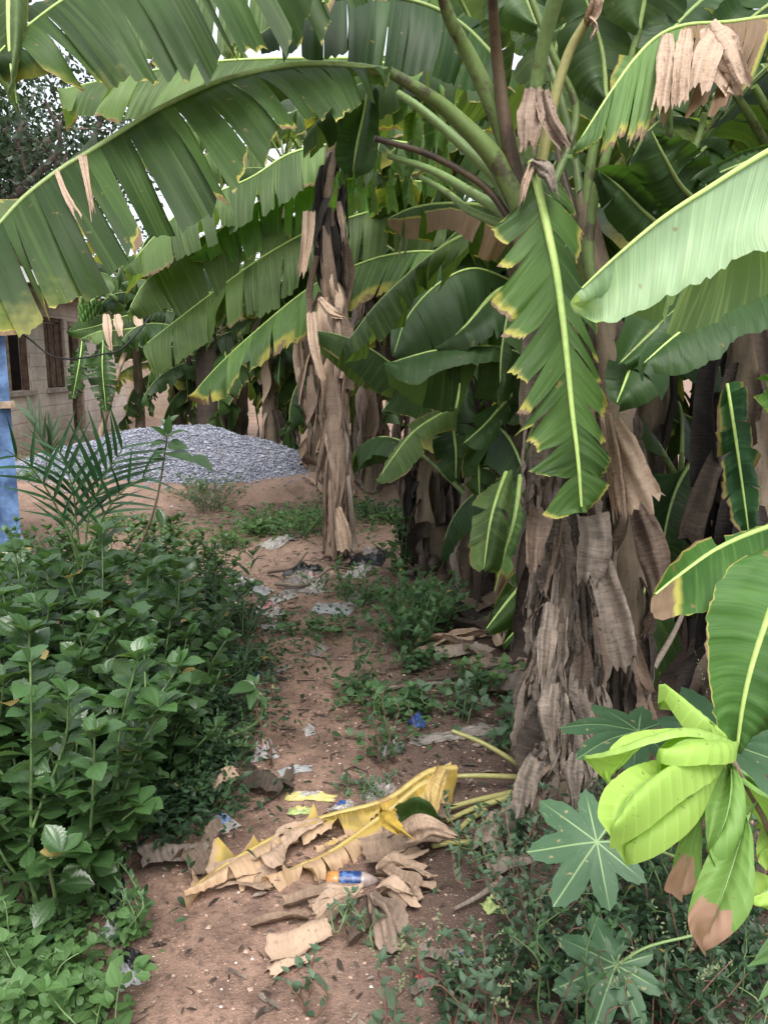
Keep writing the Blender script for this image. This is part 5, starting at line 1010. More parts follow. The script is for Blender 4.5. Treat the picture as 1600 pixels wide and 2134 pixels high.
spots = [(70, 1905, 1.0, 'lowest serrated shrub, its big leaves overhanging the pale heart-leaved weeds'), (185, 1862, .95, 'serrated shrub at the front corner of the bank next to the black bag'),
    (-40, 1730, 1.1, 'serrated shrub cut by the frame just above the lowest shrub'), (100, 1690, 1.05, 'dense serrated shrub in the second row from the bottom'), (235, 1690, .9, 'serrated shrub with yellow-tinged leaves near the clear plastic bag'), (300, 1640, .8, 'serrated shrub beside the brown leaf scrap'),
    (20, 1570, 1.05, 'serrated shrub in the third row at the frame edge'), (150, 1560, 1.05, 'tall-stemmed serrated shrub in the middle of the bank'), (270, 1555, 1.0, 'serrated shrub with shiny pale leaves in mid bank'), (360, 1545, .85, 'serrated shrub on the path side of mid bank'),
    (0, 1450, 1.0, 'serrated shrub below the blue kiosk at the frame edge'), (130, 1440, 1.0, 'serrated shrub in the fourth row below the palm'), (270, 1430, 1.0, 'serrated shrub behind the shiny pale-leaved one'), (385, 1425, .9, 'serrated shrub edging the path opposite the bushy dark weed'),
    (60, 1340, 1.0, 'serrated shrub between the kiosk footing and mid bank'), (190, 1330, 1.0, 'serrated shrub directly below the palm seedling'), (320, 1325, 1.0, 'serrated shrub below the tall thin sapling'), (430, 1330, .8, 'small serrated shrub where the path narrows'),
    (70, 1250, .95, 'serrated shrub against the kiosk footing'), (190, 1240, .95, 'serrated shrub hiding the palm base'), (330, 1235, .9, 'serrated shrub at the far end of the bank'), (445, 1235, .85, 'upright serrated shrub beside the far rubbish')]
for i, (px, py, sc, lb) in enumerate(spots):
    b = G(px, py); sc *= 1 if py > 1500 else .9 if py > 1400 else .72
    r = protos[i] if i < 6 else dup(protos[i % 6], b, 0)
    r.location = b; r.rotation_euler = (0, 0, i * 1.3); r.scale = (sc,) * 3; r['label'] = lb
# palm seedling
pb = G(175, 1195); palm = thing('palm_seedling', 'palm seedling with dark spiky fronds rising from the shrubs', 'palm', pb)
rng = np.random.default_rng(17)
def frond(pl, pts, n=22, ll=.30, seed=0, mat=M_PALMM, spread=.75, w=1.0, tm=T_PALM):
    rng = np.random.default_rng(seed); S = Spline(px_pts(pts)); mb = MB(); mb.tube(S(np.linspace(0, 1, 26)), rad_taper(26, .008, .002), 5); ra = mb.build('frond', M_STEM, pl)
    O = []; D = []; U = []; Sc = []
    for i in range(n):
        v = .3 + .7 * (i + .3) / n; p = S(np.array([v]))[0]; t = nrm(S(np.array([min(v + .03, 1)]))[0] - S(np.array([v - .03]))[0])
        view = nrm(CAM - p); sd_ = nrm(np.cross(t, view)); 
        for sg in (1, -1):
            d = nrm(t * (.75 + .3 * v) + sd_ * sg * spread + view * rng.normal() * .12 + rng.normal(size=3) * .05); O.append(p); D.append(d); U.append(view * .6 + np.array([0, 0, .6])); Sc.append(ll * (1 - .45 * abs(v - .55) * 2) * rng.uniform(.85, 1.1))
    mb = MB(); mb.inst(tm, np.array(O), frames(np.array(D), np.array(U), np.array(Sc)), rng.random(len(O))); mb.build('leaflet', mat, ra)['kind'] = 'stuff'
frond(palm, [(175, 1180, 4.6), (185, 1080, 4.5), (215, 1000, 4.4), (262, 925, 4.3)], 10, .42, 1)
frond(palm, [(170, 1180, 4.6), (160, 1090, 4.5), (150, 1010, 4.4), (120, 930, 4.3)], 8, .42, 2)
frond(palm, [(175, 1180, 4.6), (120, 1060, 4.4), (70, 980, 4.2), (10, 935, 4.0)], 5, .34, 3)
frond(palm, [(180, 1180, 4.6), (215, 1080, 4.4), (260, 1020, 4.2), (320, 985, 4.1)], 6, .32, 4)
frond(palm, [(165, 1185, 4.6), (150, 1100, 4.5), (180, 1030, 4.6), (200, 980, 4.7)], 5, .32, 5)
p2b = G(85, 1035); palm2 = thing('palm_seedling', 'second greyish palm seedling farther back near the house wall', 'palm', p2b)
for i, pts in enumerate(([(95, 985, 8.6), (98, 950, 8.5), (85, 900, 8.4), (60, 855, 8.4)], [(100, 985, 8.6), (105, 950, 8.5), (108, 920, 8.4), (112, 890, 8.4)])): frond(palm2, pts, 5, .42, 20 + i, M_GRN3, .25, tm=t_leaf(5, .10, .55, .4, .12))
# tall thin sapling over the bank
sb = G(255, 1290); sap = thing('sapling', 'tall thin leaning sapling with a tuft of leaves before the gravel heap', 'sapling', sb)
SS = Spline([sb, P(262, 1190, 4.9), P(300, 1120, 4.85), P(325, 1050, 4.8), P(340, 970, 4.75), P(350, 900, 4.7)]); mb = MB(); mb.tube(SS(np.linspace(0, 1, 40)), rad_taper(40, .012, .005), 6); mb.build('stem', M_STEMB, sap)
def leaf_set(root, lst, tm, mat, name='foliage', seed=0, ups=None):
    """leaves from photo base -> tip points: (x0,y0,d0,x1,y1,d1)"""
    rng = np.random.default_rng(seed); O = []; D = []; U = []; Sc = []
    for q in lst:
        a, b = P(*q[:3]), P(*q[3:6]); O.append(a); D.append(b - a); Sc.append(np.linalg.norm(b - a)); U.append(nrm(CAM - a) * .7 + np.array([0, 0, .8]) + rng.normal(size=3) * .2)
    mb = MB(); mb.inst(tm, np.array(O), frames(np.array(D), np.array(U), np.array(Sc)), rng.uniform(.3, 1, len(O))); return mb.build(name, mat, root)
leaf_set(sap, [(350, 905, 4.7, 352, 865, 4.65), (348, 910, 4.7, 318, 885, 4.6), (350, 910, 4.7, 385, 890, 4.6), (348, 920, 4.7, 312, 925, 4.6), (350, 925, 4.7, 388, 930, 4.6), (346, 935, 4.7, 318, 950, 4.6), (346, 945, 4.7, 400, 950, 4.5), (400, 950, 4.5, 445, 975, 4.4), (342, 955, 4.7, 310, 955, 4.6), (352, 880, 4.7, 372, 862, 4.7), (348, 890, 4.7, 335, 868, 4.7), (330, 1060, 4.8, 342, 1100, 4.75)], t_leaf(6, .45, .7, .15, .15), M_KAL)
# bent young branch beside the path
bb = G(400, 1560); br = thing('bent_seedling', 'bent seedling arching out of the shrubs over the path with one leaf tuft', 'seedling', bb)
BS = Spline([bb + [0, 0, .08], P(430, 1545, 3.35), P(500, 1525, 3.3), P(540, 1500, 3.3), P(545, 1470, 3.3), P(530, 1430, 3.3)]); mb = MB(); mb.tube(BS(np.linspace(0, 1, 40)), rad_taper(40, .009, .004), 6); mb.build('stem', M_STEM, br)
leaf_set(br, [(530, 1430, 3.3, 480, 1436, 3.2), (530, 1430, 3.3, 495, 1418, 3.3), (532, 1425, 3.3, 540, 1405, 3.3), (530, 1430, 3.3, 515, 1400, 3.35), (535, 1460, 3.3, 520, 1470, 3.2), (545, 1470, 3.3, 565, 1450, 3.3), (540, 1450, 3.3, 556, 1470, 3.25), (530, 1432, 3.3, 522, 1470, 3.2)], t_leaf(6, .5, .7, .15, .2), M_KAL)

# ------------------------------------------------------------------ weeds that stand apart
WG = 'weeds standing in the soil'
def weed(label, px, py, seed, name='weed', **kw):
    kw = {'h': .3, 'spread': .16, 'ns': 6, 'leaf': .035, 'tm': T_OVAL, 'mat': M_GRN1, 'smat': M_STEM, 'node': .022, 'stem_r': .003, 'bare': .15, 'rosette': 3, 'pairs': False, **kw}
    return plant(name, label, 'weed', px, py, seed, WG, **kw)
weed('dark bushy weed right of the path below the middle clump', 860, 1350, 501, h=.40, spread=.30, ns=24, leaf=.068, mat=M_GRN1, node=.019, rosette=5)
weed('bright-topped bushy weed at the foot of the ragged middle plant', 890, 1310, 502, h=.34, spread=.28, ns=20, leaf=.066, mat=M_GRN1, node=.016)
weed('open weed with arching leafy stems at the path edge', 745, 1445, 503, h=.36, spread=.18, ns=5, leaf=.06, mat=M_GRN4, node=.04)
weed('low round-leaved weed behind the yellow leaf', 800, 1500, 504, h=.15, spread=.16, ns=7, leaf=.055, tm=T_HEART, mat=M_GRN1, node=.03)
weed('round-leaved weed on the dark soil beside the shaggy trunk', 960, 1500, 505, h=.22, spread=.12, ns=6, leaf=.055, tm=T_HEART, mat=M_GRN3, node=.035)
weed('weed tucked against the foot of the largest trunk', 1070, 1560, 506, h=.24, spread=.14, ns=8, leaf=.06, tm=T_HEART, mat=M_GRN3, node=.035)
weed('pale low weed under the leaf litter by the middle plant', 1010, 1440, 507, h=.16, spread=.2, ns=9, leaf=.055, tm=T_HEART, mat=M_GRN2, node=.035)
weed('thin upright weed alone on the path near the silver wrapper', 560, 1600, 508, h=.28, spread=.05, ns=3, leaf=.03, mat=M_GRN3, node=.03, smat=M_STEMR)
weed('small upright weed behind the yellow leaf with sparse stems', 800, 1600, 509, h=.3, spread=.09, ns=5, leaf=.035, mat=M_GRN4, node=.03, smat=M_STEMR)
weed('pale blue-green low weed next to the clear plastic', 755, 1660, 510, h=.06, spread=.14, ns=9, leaf=.03, mat=M_GRN3)
weed('feathery weed by the clear plastic bag', 260, 1955, 511, h=.19, spread=.07, ns=8, leaf=.028, mat=M_GRN1, node=.016)
weed('pale weed growing through the dry leaf pieces in front', 735, 1950, 512, h=.14, spread=.06, ns=5, leaf=.032, mat=M_GRN3, node=.022)
weed('upright weed at the near edge of the path', 640, 2110, 513, h=.17, spread=.05, ns=4, leaf=.034, mat=M_GRN3, node=.022, smat=M_STEMR)
weed('bushy weed at the frame bottom in front of the white scrap', 950, 2130, 514, h=.24, spread=.12, ns=9, leaf=.036, mat=M_GRN3, node=.024, smat=M_STEMR)
weed('bushy small weed on the raised lip before the gravel heap', 440, 1065, 515, h=.42, spread=.5, ns=34, leaf=.05, mat=M_GRN3, node=.03)
weed('low spreading weed patch in front of the leaning dead trunk', 560, 1110, 516, h=.20, spread=.42, ns=28, leaf=.06, mat=M_GRN2, node=.03)
weed('dark low weed patch beyond the pink bag', 640, 1115, 517, h=.24, spread=.4, ns=28, leaf=.06, mat=M_GRN1, node=.03)
weed('low green weed patch behind the leaning dead trunk', 790, 1085, 518, h=.2, spread=.4, ns=24, leaf=.06, mat=M_GRN4, node=.03)
weed('low weed in the path where the rubbish thins', 640, 1325, 519, h=.10, spread=.2, ns=10, leaf=.05, tm=T_HEART, mat=M_GRN1, node=.03)
weed('grey-green weed beside the far rubbish heap', 720, 1245, 520, h=.2, spread=.3, ns=20, leaf=.05, mat=M_GRN1, node=.028)
weed('leafy weed climbing the foot of the ragged middle plant', 838, 1200, 521, h=.5, spread=.2, ns=14, leaf=.06, tm=T_HEART, mat=M_GRN1, node=.035)
weed('drooping weed leaning from the shrubs into the narrow path', 500, 1345, 522, h=.45, spread=.3, ns=8, leaf=.11, tm=T_LANCE, mat=M_GRN4, node=.03)
weed('small-leaved dark weed carpet edge beside the shrubs', 470, 1440, 523, h=.22, spread=.3, ns=26, leaf=.045, mat=M_GRN4, node=.022)
weed('feathery low weed beside the brown leaf scrap', 405, 1680, 524, h=.16, spread=.12, ns=12, leaf=.03, mat=M_GRN1, node=.014)
weed('bright pointed-leaf weed at the shrub edge', 335, 1675, 525, h=.2, spread=.1, ns=4, leaf=.07, tm=t_leaf(6, .4, .7, .15, .2), mat=M_GRN2, node=.04)
weed('round pale-leaved weed among the shrubs', 265, 1640, 526, h=.28, spread=.12, ns=8, leaf=.05, tm=T_HEART, mat=M_GRN3, node=.035)
weed('fine-leaved weed spreading at the path side of the shrubs', 440, 1590, 527, h=.2, spread=.24, ns=22, leaf=.034, mat=M_GRN1, node=.016)
# pale heart-leaved weeds, lowest corner
for i, (px, py, lb) in enumerate([(30, 2035, 'heart-leaved pale weed at the frame edge under the lowest shrub'), (70, 2120, 'heart-leaved pale weed in the lowest corner'), (-30, 2110, 'heart-leaved pale weed cut by the frame in the lowest corner'), (200, 2180, 'heart-leaved pale weed with big flat leaves at the frame bottom')]):
    weed(lb, px, py, 540 + i, h=.18, spread=.13, ns=6, leaf=(.05, .062, .045)[i % 3], tm=T_HEART, mat=M_GRN2, node=.044, up=(.0, .5))
# undergrowth by the castor plant
for i, (px, py, lb) in enumerate([(1130, 2020, 'dark tangled weed under the larger castor leaf'), (1250, 1960, 'dark tangled weed beneath the castor stalks'), (1380, 2030, 'dark tangled weed below the brown-tipped lime leaf'), (1500, 2060, 'dark tangled weed at the frame edge below the lime sapling'), (1060, 2130, 'dark tangled weed at the frame bottom beside the path'), (1200, 2160, 'dark tangled weed in front of the lower castor leaf'), (1350, 2170, 'dark tangled weed at the frame bottom under the lower castor leaf'), (1520, 2180, 'dark tangled weed in the lower corner near the yellow-green shoot'), (1090, 1890, 'reddish-stemmed weed between the lime wrapper and castor leaf'), (1350, 1900, 'dark tangled weed behind the brown-tipped lime leaves'), (1530, 1900, 'dark tangled weed behind the lime sapling at the edge'), (1010, 1800, 'grey-green weed over the pale dry leaves by the trunk'), (1120, 1765, 'grey-green weed at the foot of the largest trunk'), (1290, 1740, 'weed hidden behind the lime leaves at the trunk foot'), (1430, 1760, 'weed in the shade behind the lime sapling')]):
    weed(lb, px, py, 560 + i, h=.26 if i < 11 else .17, spread=.19, ns=10, leaf=.030, mat=(M_GRN3, M_GRN1, M_GRN4, M_GRN3)[i % 4] if i < 11 else M_GRN3, node=.02, smat=(M_STEMR, M_STEM)[i % 2], bare=.2)
# amaranth spikes
def amaranth(label, px, py, h, seed, n=4):
    b = G(px, py); r = thing('amaranth', label, 'weed', b, 'flowering amaranth weeds'); rng = np.random.default_rng(seed)
    shrub(r, b, seed, h=h * .75, spread=.06, ns=n, leaf=.045, tm=T_OVAL, mat=M_GRN3, smat=M_STEMR, node=.03, stem_r=.003, bare=.15, rosette=2, pairs=False)
    O = []; D = []
    for s in range(n + 2):
        a = rng.uniform(0, 6.28); p0 = b + np.array([math.cos(a) * .04, math.sin(a) * .04, h * .62]); p1 = p0 + np.array([math.cos(a) * .07, math.sin(a) * .07, h * rng.uniform(.2, .45)])
        for v in np.linspace(0, 1, 26): O.append(p0 + (p1 - p0) * v + rng.normal(size=3) * .003); D.append(rng.normal(size=3) + [0, 0, .6])
    O = np.array(O); mb = MB(); mb.inst(T_TINY, O, frames(np.array(D), rng.normal(size=O.shape), np.full(len(O), .010)), rng.random(len(O))); mb.build('flower_spike', M_SPIKE, r)['kind'] = 'stuff'
M_SPIKE = mat_fol('spike', (.17, .20, .11), (.17, .20, .11), .7, .2, .2, .4, 0)
for i, a in enumerate([('amaranth with pale spikes at the frame bottom centre', 820, 2150, .28), ('amaranth with pale spikes between the path and the tangled weeds', 1000, 2165, .26), ('amaranth with pale spikes in front of the lower castor leaf', 1230, 2175, .34), ('amaranth with pale spikes at the lower corner', 1420, 2150, .34), ('short amaranth with pale spikes beside the red bottle cap', 910, 2060, .2), ('amaranth spike beside the blue-green castor leaf against the banana leaf', 1490, 1640, .6)]):
    amaranth(a[0], a[1], a[2], a[3] * .85, 600 + i, n=3)
# grass-like shoot at the frame edge
# ------------------------------------------------------------------ castor plant
M_CAST = mat_fol('castor_leaf', (.062, .145, .085), (.09, .16, .11), .5, .18, .35, .3, 0)
kk = NT('castor_blade'); R_, G_, B_, A_ = kk.attr(); nn = kk.noise(kk.pos(), 18, 4)
gcol = kk.mix(nn, (.030, .076, .034), (.056, .118, .054)); gcol = kk.mix(kk.math('SUBTRACT', 1, kk.ss(.0009, .0022, R_)), gcol, (.20, .30, .13)); gcol = kk.mix(kk.math('MULTIPLY', kk.math('SUBTRACT', 1, kk.ss(.0, .0014, G_)), .7), gcol, (.2, .32, .16))
gcol = kk.mix(kk.ss(.70, .74, kk.noise(kk.pos(), 55, 1)), gcol, (.22, .20, .10))
CASTOR = kk.bsdf(gcol, .5, .35, kk.bump(nn, .25, .01), .18, (.12, .28, .08))
def castor_leaf(plant_, c, rad, rot, tilt, seed, lobes=8, name='leaf', roll=0.0, dish=.10):
    rng = np.random.default_rng(seed); nth = lobes * 18; th = np.linspace(0, 2 * math.pi, nth, endpoint=False)
    gap = .42   # open sinus where the stalk joins
    la = np.linspace(gap, 2 * math.pi - gap, lobes); ll = np.array([.50 + .50 * math.sin(math.pi * (i + .6) / (lobes + .2)) ** .9 for i in range(lobes)]) * rng.uniform(.93, 1.07, lobes)
    dd = np.abs((th[:, None] - la[None] + math.pi) % (2 * math.pi) - math.pi); k = dd.argmin(1); da = dd.min(1); half_ = math.pi / lobes
    prof = np.clip(1 - (da / half_) ** .9, 0, 1); r = ll[k] * (.53 + .47 * np.clip(1 - (da / half_) ** 1.35, 0, 1) ** .95); r *= 1 + .03 * np.where(np.arange(nth) % 3 == 0, 1, -.5) * (prof > .08) * (prof < .95)
    r = np.where((th < gap * .55) | (th > 2 * math.pi - gap * .55), .10, r); r[0] = .03
    nr = 11; u = np.linspace(0, 1, nr); g = np.zeros((nr, nth, 3)); C = np.zeros((nr, nth, 4))
    x = u[:, None] * r[None] * np.cos(th)[None]; y = u[:, None] * r[None] * np.sin(th)[None]; rr = np.hypot(x, y)
    z = dish * (rr ** 2) * -1.4 + .02 * np.sin(x * 6 + seed) + .025 * (np.sin(da / half_ * math.pi)[None] * rr) * -1.2
    vd = np.sin(da)[None] * rr * rad   # distance from the main vein
    al = np.cos(da)[None] * rr
    sv = np.abs(((al - 1.1 * np.sin(da)[None] * rr) / .11) % 1 - .5) * .11 * rad
    g[..., 0], g[..., 1], g[..., 2] = x, y, z; C[..., 0] = vd; C[..., 1] = np.where(rr > .12, sv, .01); C[..., 2] = .5
    view = nrm(CAM - c); ez = nrm(view * tilt + np.array([0, 0, 1.0]) * (1 - tilt) + np.array([roll, 0, 0]))
    # rot: direction of the leaf tip as seen from the front, anticlockwise from the +x side
    tip = math.cos(rot) * RV + math.sin(rot) * UV; ex = nrm(tip - ez * np.dot(tip, ez)); ey = np.cross(ez, ex)
    g = c + rad * (g[..., :1] * ex * -1 + g[..., 1:2] * ey * -1 + g[..., 2:] * ez)
    mb = MB(); mb.grid(g, C, closed=True, flip=False); o = mb.build(name, CASTOR, plant_); return o
cb = G(1420, 2000); cas = thing('castor_plant', 'young castor plant with blue-green star-shaped leaves beside the lime sapling', 'castor plant', cb)
# (th=0 is the sinus, turned away from the tip of the leaf by rot)
for i, (c, rad, rot, tilt, roll, jn) in enumerate([((1243, 1755, 1.62), .142, math.radians(212), .72, .0, (1420, 1790, 1.8)), ((1283, 2010, 1.90), .150, math.radians(232), .6, .0, (1440, 1950, 1.9)), ((1330, 1520, 1.95), .18, math.radians(185), .12, .0, (1480, 1700, 2.05)), ((1500, 1540, 1.75), .21, math.radians(-20), .4, .0, (1520, 1700, 1.95)), ((1640, 1640, 1.8), .18, math.radians(-60), .4, .1, (1560, 1750, 2.0))]):
    lf_ = castor_leaf(cas, P(*c), rad, rot, tilt, 700 + i, roll=roll)
    mb = MB(); a = P(*c); b_ = P(*jn); S = Spline([a + [0, 0, -.002], a * .6 + b_ * .4 + [0, 0, .015], b_]); mb.tube(S(np.linspace(0, 1, 14)), .0035, 6); mb.build('petiole', M_STALKL, lf_)
mb = MB(); S = Spline([cb - [0, 0, .02], P(1450, 1950, 1.95), P(1490, 1780, 2.0), P(1530, 1640, 2.0)]); mb.tube(S(np.linspace(0, 1, 24)), rad_taper(24, .012, .006), 8); mb.build('stem', M_STEMR, cas)
# ------------------------------------------------------------------ lime sapling, nearest of all
M_NEAR = mat_fol('lime_leaf', (.26, .39, .085), (.275, .405, .10), .5, .32, .22, .25, .22, tc=1.5, vf=330, vo=-6, dryc=(.33, .205, .15))
M_NEARD = mat_fol('lime_leaf_deep', (.145, .255, .066), (.16, .27, .08), .5, .30, .22, .25, .22, tc=1.5, vf=330, vo=-6, dryc=(.33, .205, .15))
lb_ = np.array([P(1620, 2000, 1.35)[0], P(1620, 2000, 1.35)[1], 0]); lb_[2] = gz(lb_[0], lb_[1])
lime = thing('lime_sapling', 'bright lime-green sapling, two of its leaves with dead brown tips, nearest the camera', 'sapling', lb_)
mb = MB(); S = Spline([lb_ - [0, 0, .03], P(1640, 1900, 1.28), P(1600, 1730, 1.18), P(1555, 1640, 1.16), P(1518, 1570, 1.15)]); mb.tube(S(np.linspace(0, 1, 30)), rad_taper(30, .009, .004), 8); mb.build('stem', M_STEMB, lime)
def simple_leaf(pl, M, E1, E2, mat, seed, dry=None, bulge=.012):
    Ms = Spline(px_pts(M)); rng = np.random.default_rng(seed); mb = MB()
    for E in (E1, E2):
        Es = Spline(px_pts([M[0]] + E + [M[-1]])); half(mb, Ms, Es, rng, strips=1, bulge=bulge, pleat=.0005, nu=8, step=.006, ref=CAM - Ms(.5), dry=dry, lenvar=.0, tilt=0)
    for c in mb.C: c[:, 1] *= 1.0; c[:, 2] = rng.uniform(.2, .9)
    o = mb.build('leaf', mat, pl); t = MB(); t.tube(Ms(np.linspace(0, .97, 20)), rad_taper(20, .0022, .0006), 5); t.build('midrib', M_STALKL, o); return o
dt = lambda a, b: (lambda t, u: .7 * sstep(a, b, t + .03 * np.sin(u * 7 + a * 40)))
simple_leaf(lime, [(1518, 1560, 1.15), (1430, 1520, 1.12), (1340, 1545, 1.1), (1272, 1615, 1.1)], [(1450, 1495, 1.16), (1370, 1500, 1.16), (1300, 1530, 1.14), (1272, 1585, 1.11)], [(1440, 1560, 1.08), (1370, 1578, 1.07), (1310, 1600, 1.08)], M_NEAR, 1)
simple_leaf(lime, [(1515, 1550, 1.15), (1480, 1510, 1.18), (1430, 1465, 1.2), (1372, 1425, 1.22)], [(1495, 1500, 1.18), (1450, 1460, 1.2)], [(1485, 1530, 1.16), (1430, 1490, 1.18)], M_NEAR, 2)
simple_leaf(lime, [(1518, 1555, 1.14), (1470, 1540, 1.09), (1420, 1545, 1.06), (1378, 1575, 1.05)], [(1490, 1505, 1.12), (1430, 1490, 1.1), (1385, 1510, 1.08), (1374, 1550, 1.06)], [(1510, 1575, 1.08), (1460, 1580, 1.04), (1400, 1580, 1.04)], M_NEAR, 3)
simple_leaf(lime, [(1515, 1568, 1.14), (1420, 1592, 1.06), (1330, 1640, 1.02), (1272, 1724, 1.0)], [(1430, 1560, 1.12), (1340, 1580, 1.08), (1270, 1635, 1.04), (1258, 1690, 1.02)], [(1490, 1585, 1.06), (1420, 1625, 1.02), (1350, 1680, 1.0), (1300, 1712, 1.0)], M_NEAR, 4)
simple_leaf(lime, [(1515, 1575, 1.15), (1440, 1640, 1.09), (1370, 1700, 1.06), (1304, 1772, 1.05)], [(1450, 1600, 1.14), (1370, 1660, 1.1), (1312, 1725, 1.07)], [(1490, 1620, 1.1), (1450, 1690, 1.06), (1390, 1742, 1.04), (1335, 1770, 1.04)], M_NEAR, 5)
simple_leaf(lime, [(1520, 1590, 1.16), (1475, 1680, 1.14), (1440, 1760, 1.13), (1424, 1836, 1.13)], [(1490, 1620, 1.16), (1425, 1700, 1.15), (1398, 1775, 1.14), (1395, 1822, 1.13)], [(1500, 1660, 1.13), (1478, 1740, 1.12), (1462, 1800, 1.12), (1450, 1830, 1.12)], M_NEARD, 6, dt(.76, .80))
simple_leaf(lime, [(1524, 1590, 1.15), (1522, 1650, 1.1), (1510, 1710, 1.08), (1482, 1775, 1.07)], [(1490, 1610, 1.14), (1466, 1660, 1.1), (1464, 1720, 1.08), (1472, 1765, 1.07)], [(1545, 1620, 1.12), (1548, 1670, 1.09), (1542, 1725, 1.07), (1512, 1765, 1.06)], M_NEARD, 7)
simple_leaf(lime, [(1562, 1690, 1.12), (1540, 1760, 1.06), (1510, 1850, 1.03), (1471, 1963, 1.03)], [(1530, 1710, 1.1), (1470, 1780, 1.06), (1440, 1850, 1.04), (1442, 1910, 1.03)], [(1575, 1720, 1.08), (1582, 1790, 1.03), (1572, 1870, 1.01), (1525, 1930, 1.01)], M_NEARD, 8, dt(.72, .75), .018)
simple_leaf(lime, [(1528, 1590, 1.16), (1570, 1640, 1.2), (1610, 1690, 1.22), (1650, 1760, 1.23)], [(1560, 1600, 1.18), (1610, 1640, 1.2), (1650, 1700, 1.22)], [(1540, 1640, 1.18), (1570, 1700, 1.2), (1620, 1750, 1.22)], M_NEARD, 9)
simple_leaf(lime, [(1680, 1790, 1.22), (1640, 1830, 1.2), (1600, 1855, 1.18), (1560, 1872, 1.18)], [(1640, 1800, 1.2), (1600, 1828, 1.2), (1572, 1845, 1.2)], [(1650, 1870, 1.18), (1610, 1882, 1.18), (1580, 1882, 1.18)], M_NEAR, 10)
simple_leaf(lime, [(1600, 1680, 1.2), (1610, 1720, 1.18), (1615, 1760, 1.16), (1600, 1790, 1.16)], [(1580, 1700, 1.2), (1575, 1740, 1.18), (1585, 1775, 1.16)], [(1640, 1700, 1.2), (1650, 1740, 1.18), (1630, 1780, 1.16)], M_NEAR, 11)
sh = G(1600, 2070); sht = thing('grass_shoot', 'pale yellow-green blade shoot at the frame edge above the dark weeds', 'weed', sh)
leaf_set(sht, [(1650, 1980, 1.5, 1562, 2002, 1.45), (1640, 1940, 1.5, 1575, 1990, 1.45), (1650, 2010, 1.45, 1580, 2078, 1.4), (1660, 1900, 1.5, 1590, 1960, 1.5)], t_leaf(6, .22, .7, .15, .15), M_GRN2)

# ------------------------------------------------------------------ ground cover that nobody could count
def cover(name, label, n, xyfn, size, mat, tm=T_OVAL, hz=(.01, .06), seed=0):
    rng = np.random.default_rng(seed); xy = xyfn(rng, n); n = len(xy); z = H(xy[:, 0], xy[:, 1])
    O = np.stack([xy[:, 0], xy[:, 1], z + rng.uniform(*hz, n)], -1); a = rng.uniform(0, 6.28, n); e = rng.normal(.25, .4, n)
    D = np.stack([np.cos(a) * np.cos(e), np.sin(a) * np.cos(e), np.sin(e)], -1); mb = MB(); mb.inst(tm, O, frames(D, np.tile([0, 0, 1.0], (n, 1)) + rng.normal(size=(n, 3)) * .35, size * rng.uniform(.6, 1.4, n)), rng.random(n))
    return tag(mb.build(name, mat), label, 'ground cover', kind='stuff')
def clumps(cs):
    def f(rng, n):
        w_ = np.array([c[3] for c in cs]); k = rng.choice(len(cs), n, p=w_ / w_.sum()); c = np.array([(*G(q[0], q[1])[:2], q[2]) for q in cs])[k]
        a = rng.uniform(0, 6.28, n); r = np.abs(rng.normal(0, .55, n)) * c[:, 2]; return np.stack([c[:, 0] + np.cos(a) * r, c[:, 1] + np.sin(a) * r], -1)
    return f
cover('ground_cover', 'fine green ground cover under and beside the shrubs', 13000, clumps([(455, 1500, .2, 2), (430, 1600, .2, 2), (400, 1690, .25, 1.5), (330, 1720, .3, 1.5), (500, 1400, .35, 2), (480, 1300, .5, 2), (300, 1500, .6, 3), (100, 1700, .6, 3), (100, 1500, .8, 3), (200, 1350, 1.0, 3), (100, 1250, 1.0, 2)]), .032, M_GRN4, hz=(.01, .12), seed=1)
cover('ground_cover', 'sparse green ground cover on the far soil before the gravel heap', 4500, clumps([(540, 1110, .5, 3), (650, 1090, .5, 3), (760, 1070, .5, 2), (820, 1090, .5, 2), (480, 1140, .3, 1), (350, 1120, .5, 2), (310, 1180, .5, 2), (60, 1000, .8, 2), (100, 960, .8, 2), (240, 1100, .6, 2), (700, 1050, .4, 1), (420, 1050, .4, 1)]), .045, M_GRN2, hz=(.005, .12), seed=2)
cover('ground_cover', 'low dark ground cover on the soil between path and banana stems', 1300, clumps([(870, 1390, .2, 2), (740, 1460, .15, 1), (900, 1300, .4, 2), (800, 1560, .25, 1), (1000, 1440, .3, 1.5), (1070, 1540, .15, 1), (760, 1260, .4, 2), (700, 1320, .25, 1), (860, 1480, .25, 2)]), .034, M_GRN1, T_HEART, hz=(.01, .09), seed=3)
cover('ground_cover', 'tangled dark ground cover beneath the castor and lime plants', 3600, clumps([(1130, 2000, .2, 2), (1260, 1950, .25, 3), (1400, 2000, .25, 3), (1550, 2050, .3, 3), (1200, 2120, .2, 2), (1400, 2130, .2, 2), (1350, 1850, .3, 2), (1500, 1800, .4, 2), (1080, 1790, .2, 1), (1060, 2100, .15, 1), (940, 2110, .1, .5), (1250, 1720, .2, 1)]), .026, M_GRN4, hz=(.01, .16), seed=4)
cover('ground_cover', 'pale green ground cover in the lowest corner below the shrubs', 1500, clumps([(50, 2030, .14, 2), (120, 2080, .14, 2), (60, 2110, .2, 2), (200, 2120, .08, .7), (160, 1950, .14, 1), (270, 1960, .07, .5), (0, 1960, .2, 1)]), .032, M_GRN2, T_HEART, hz=(.01, .10), seed=5)
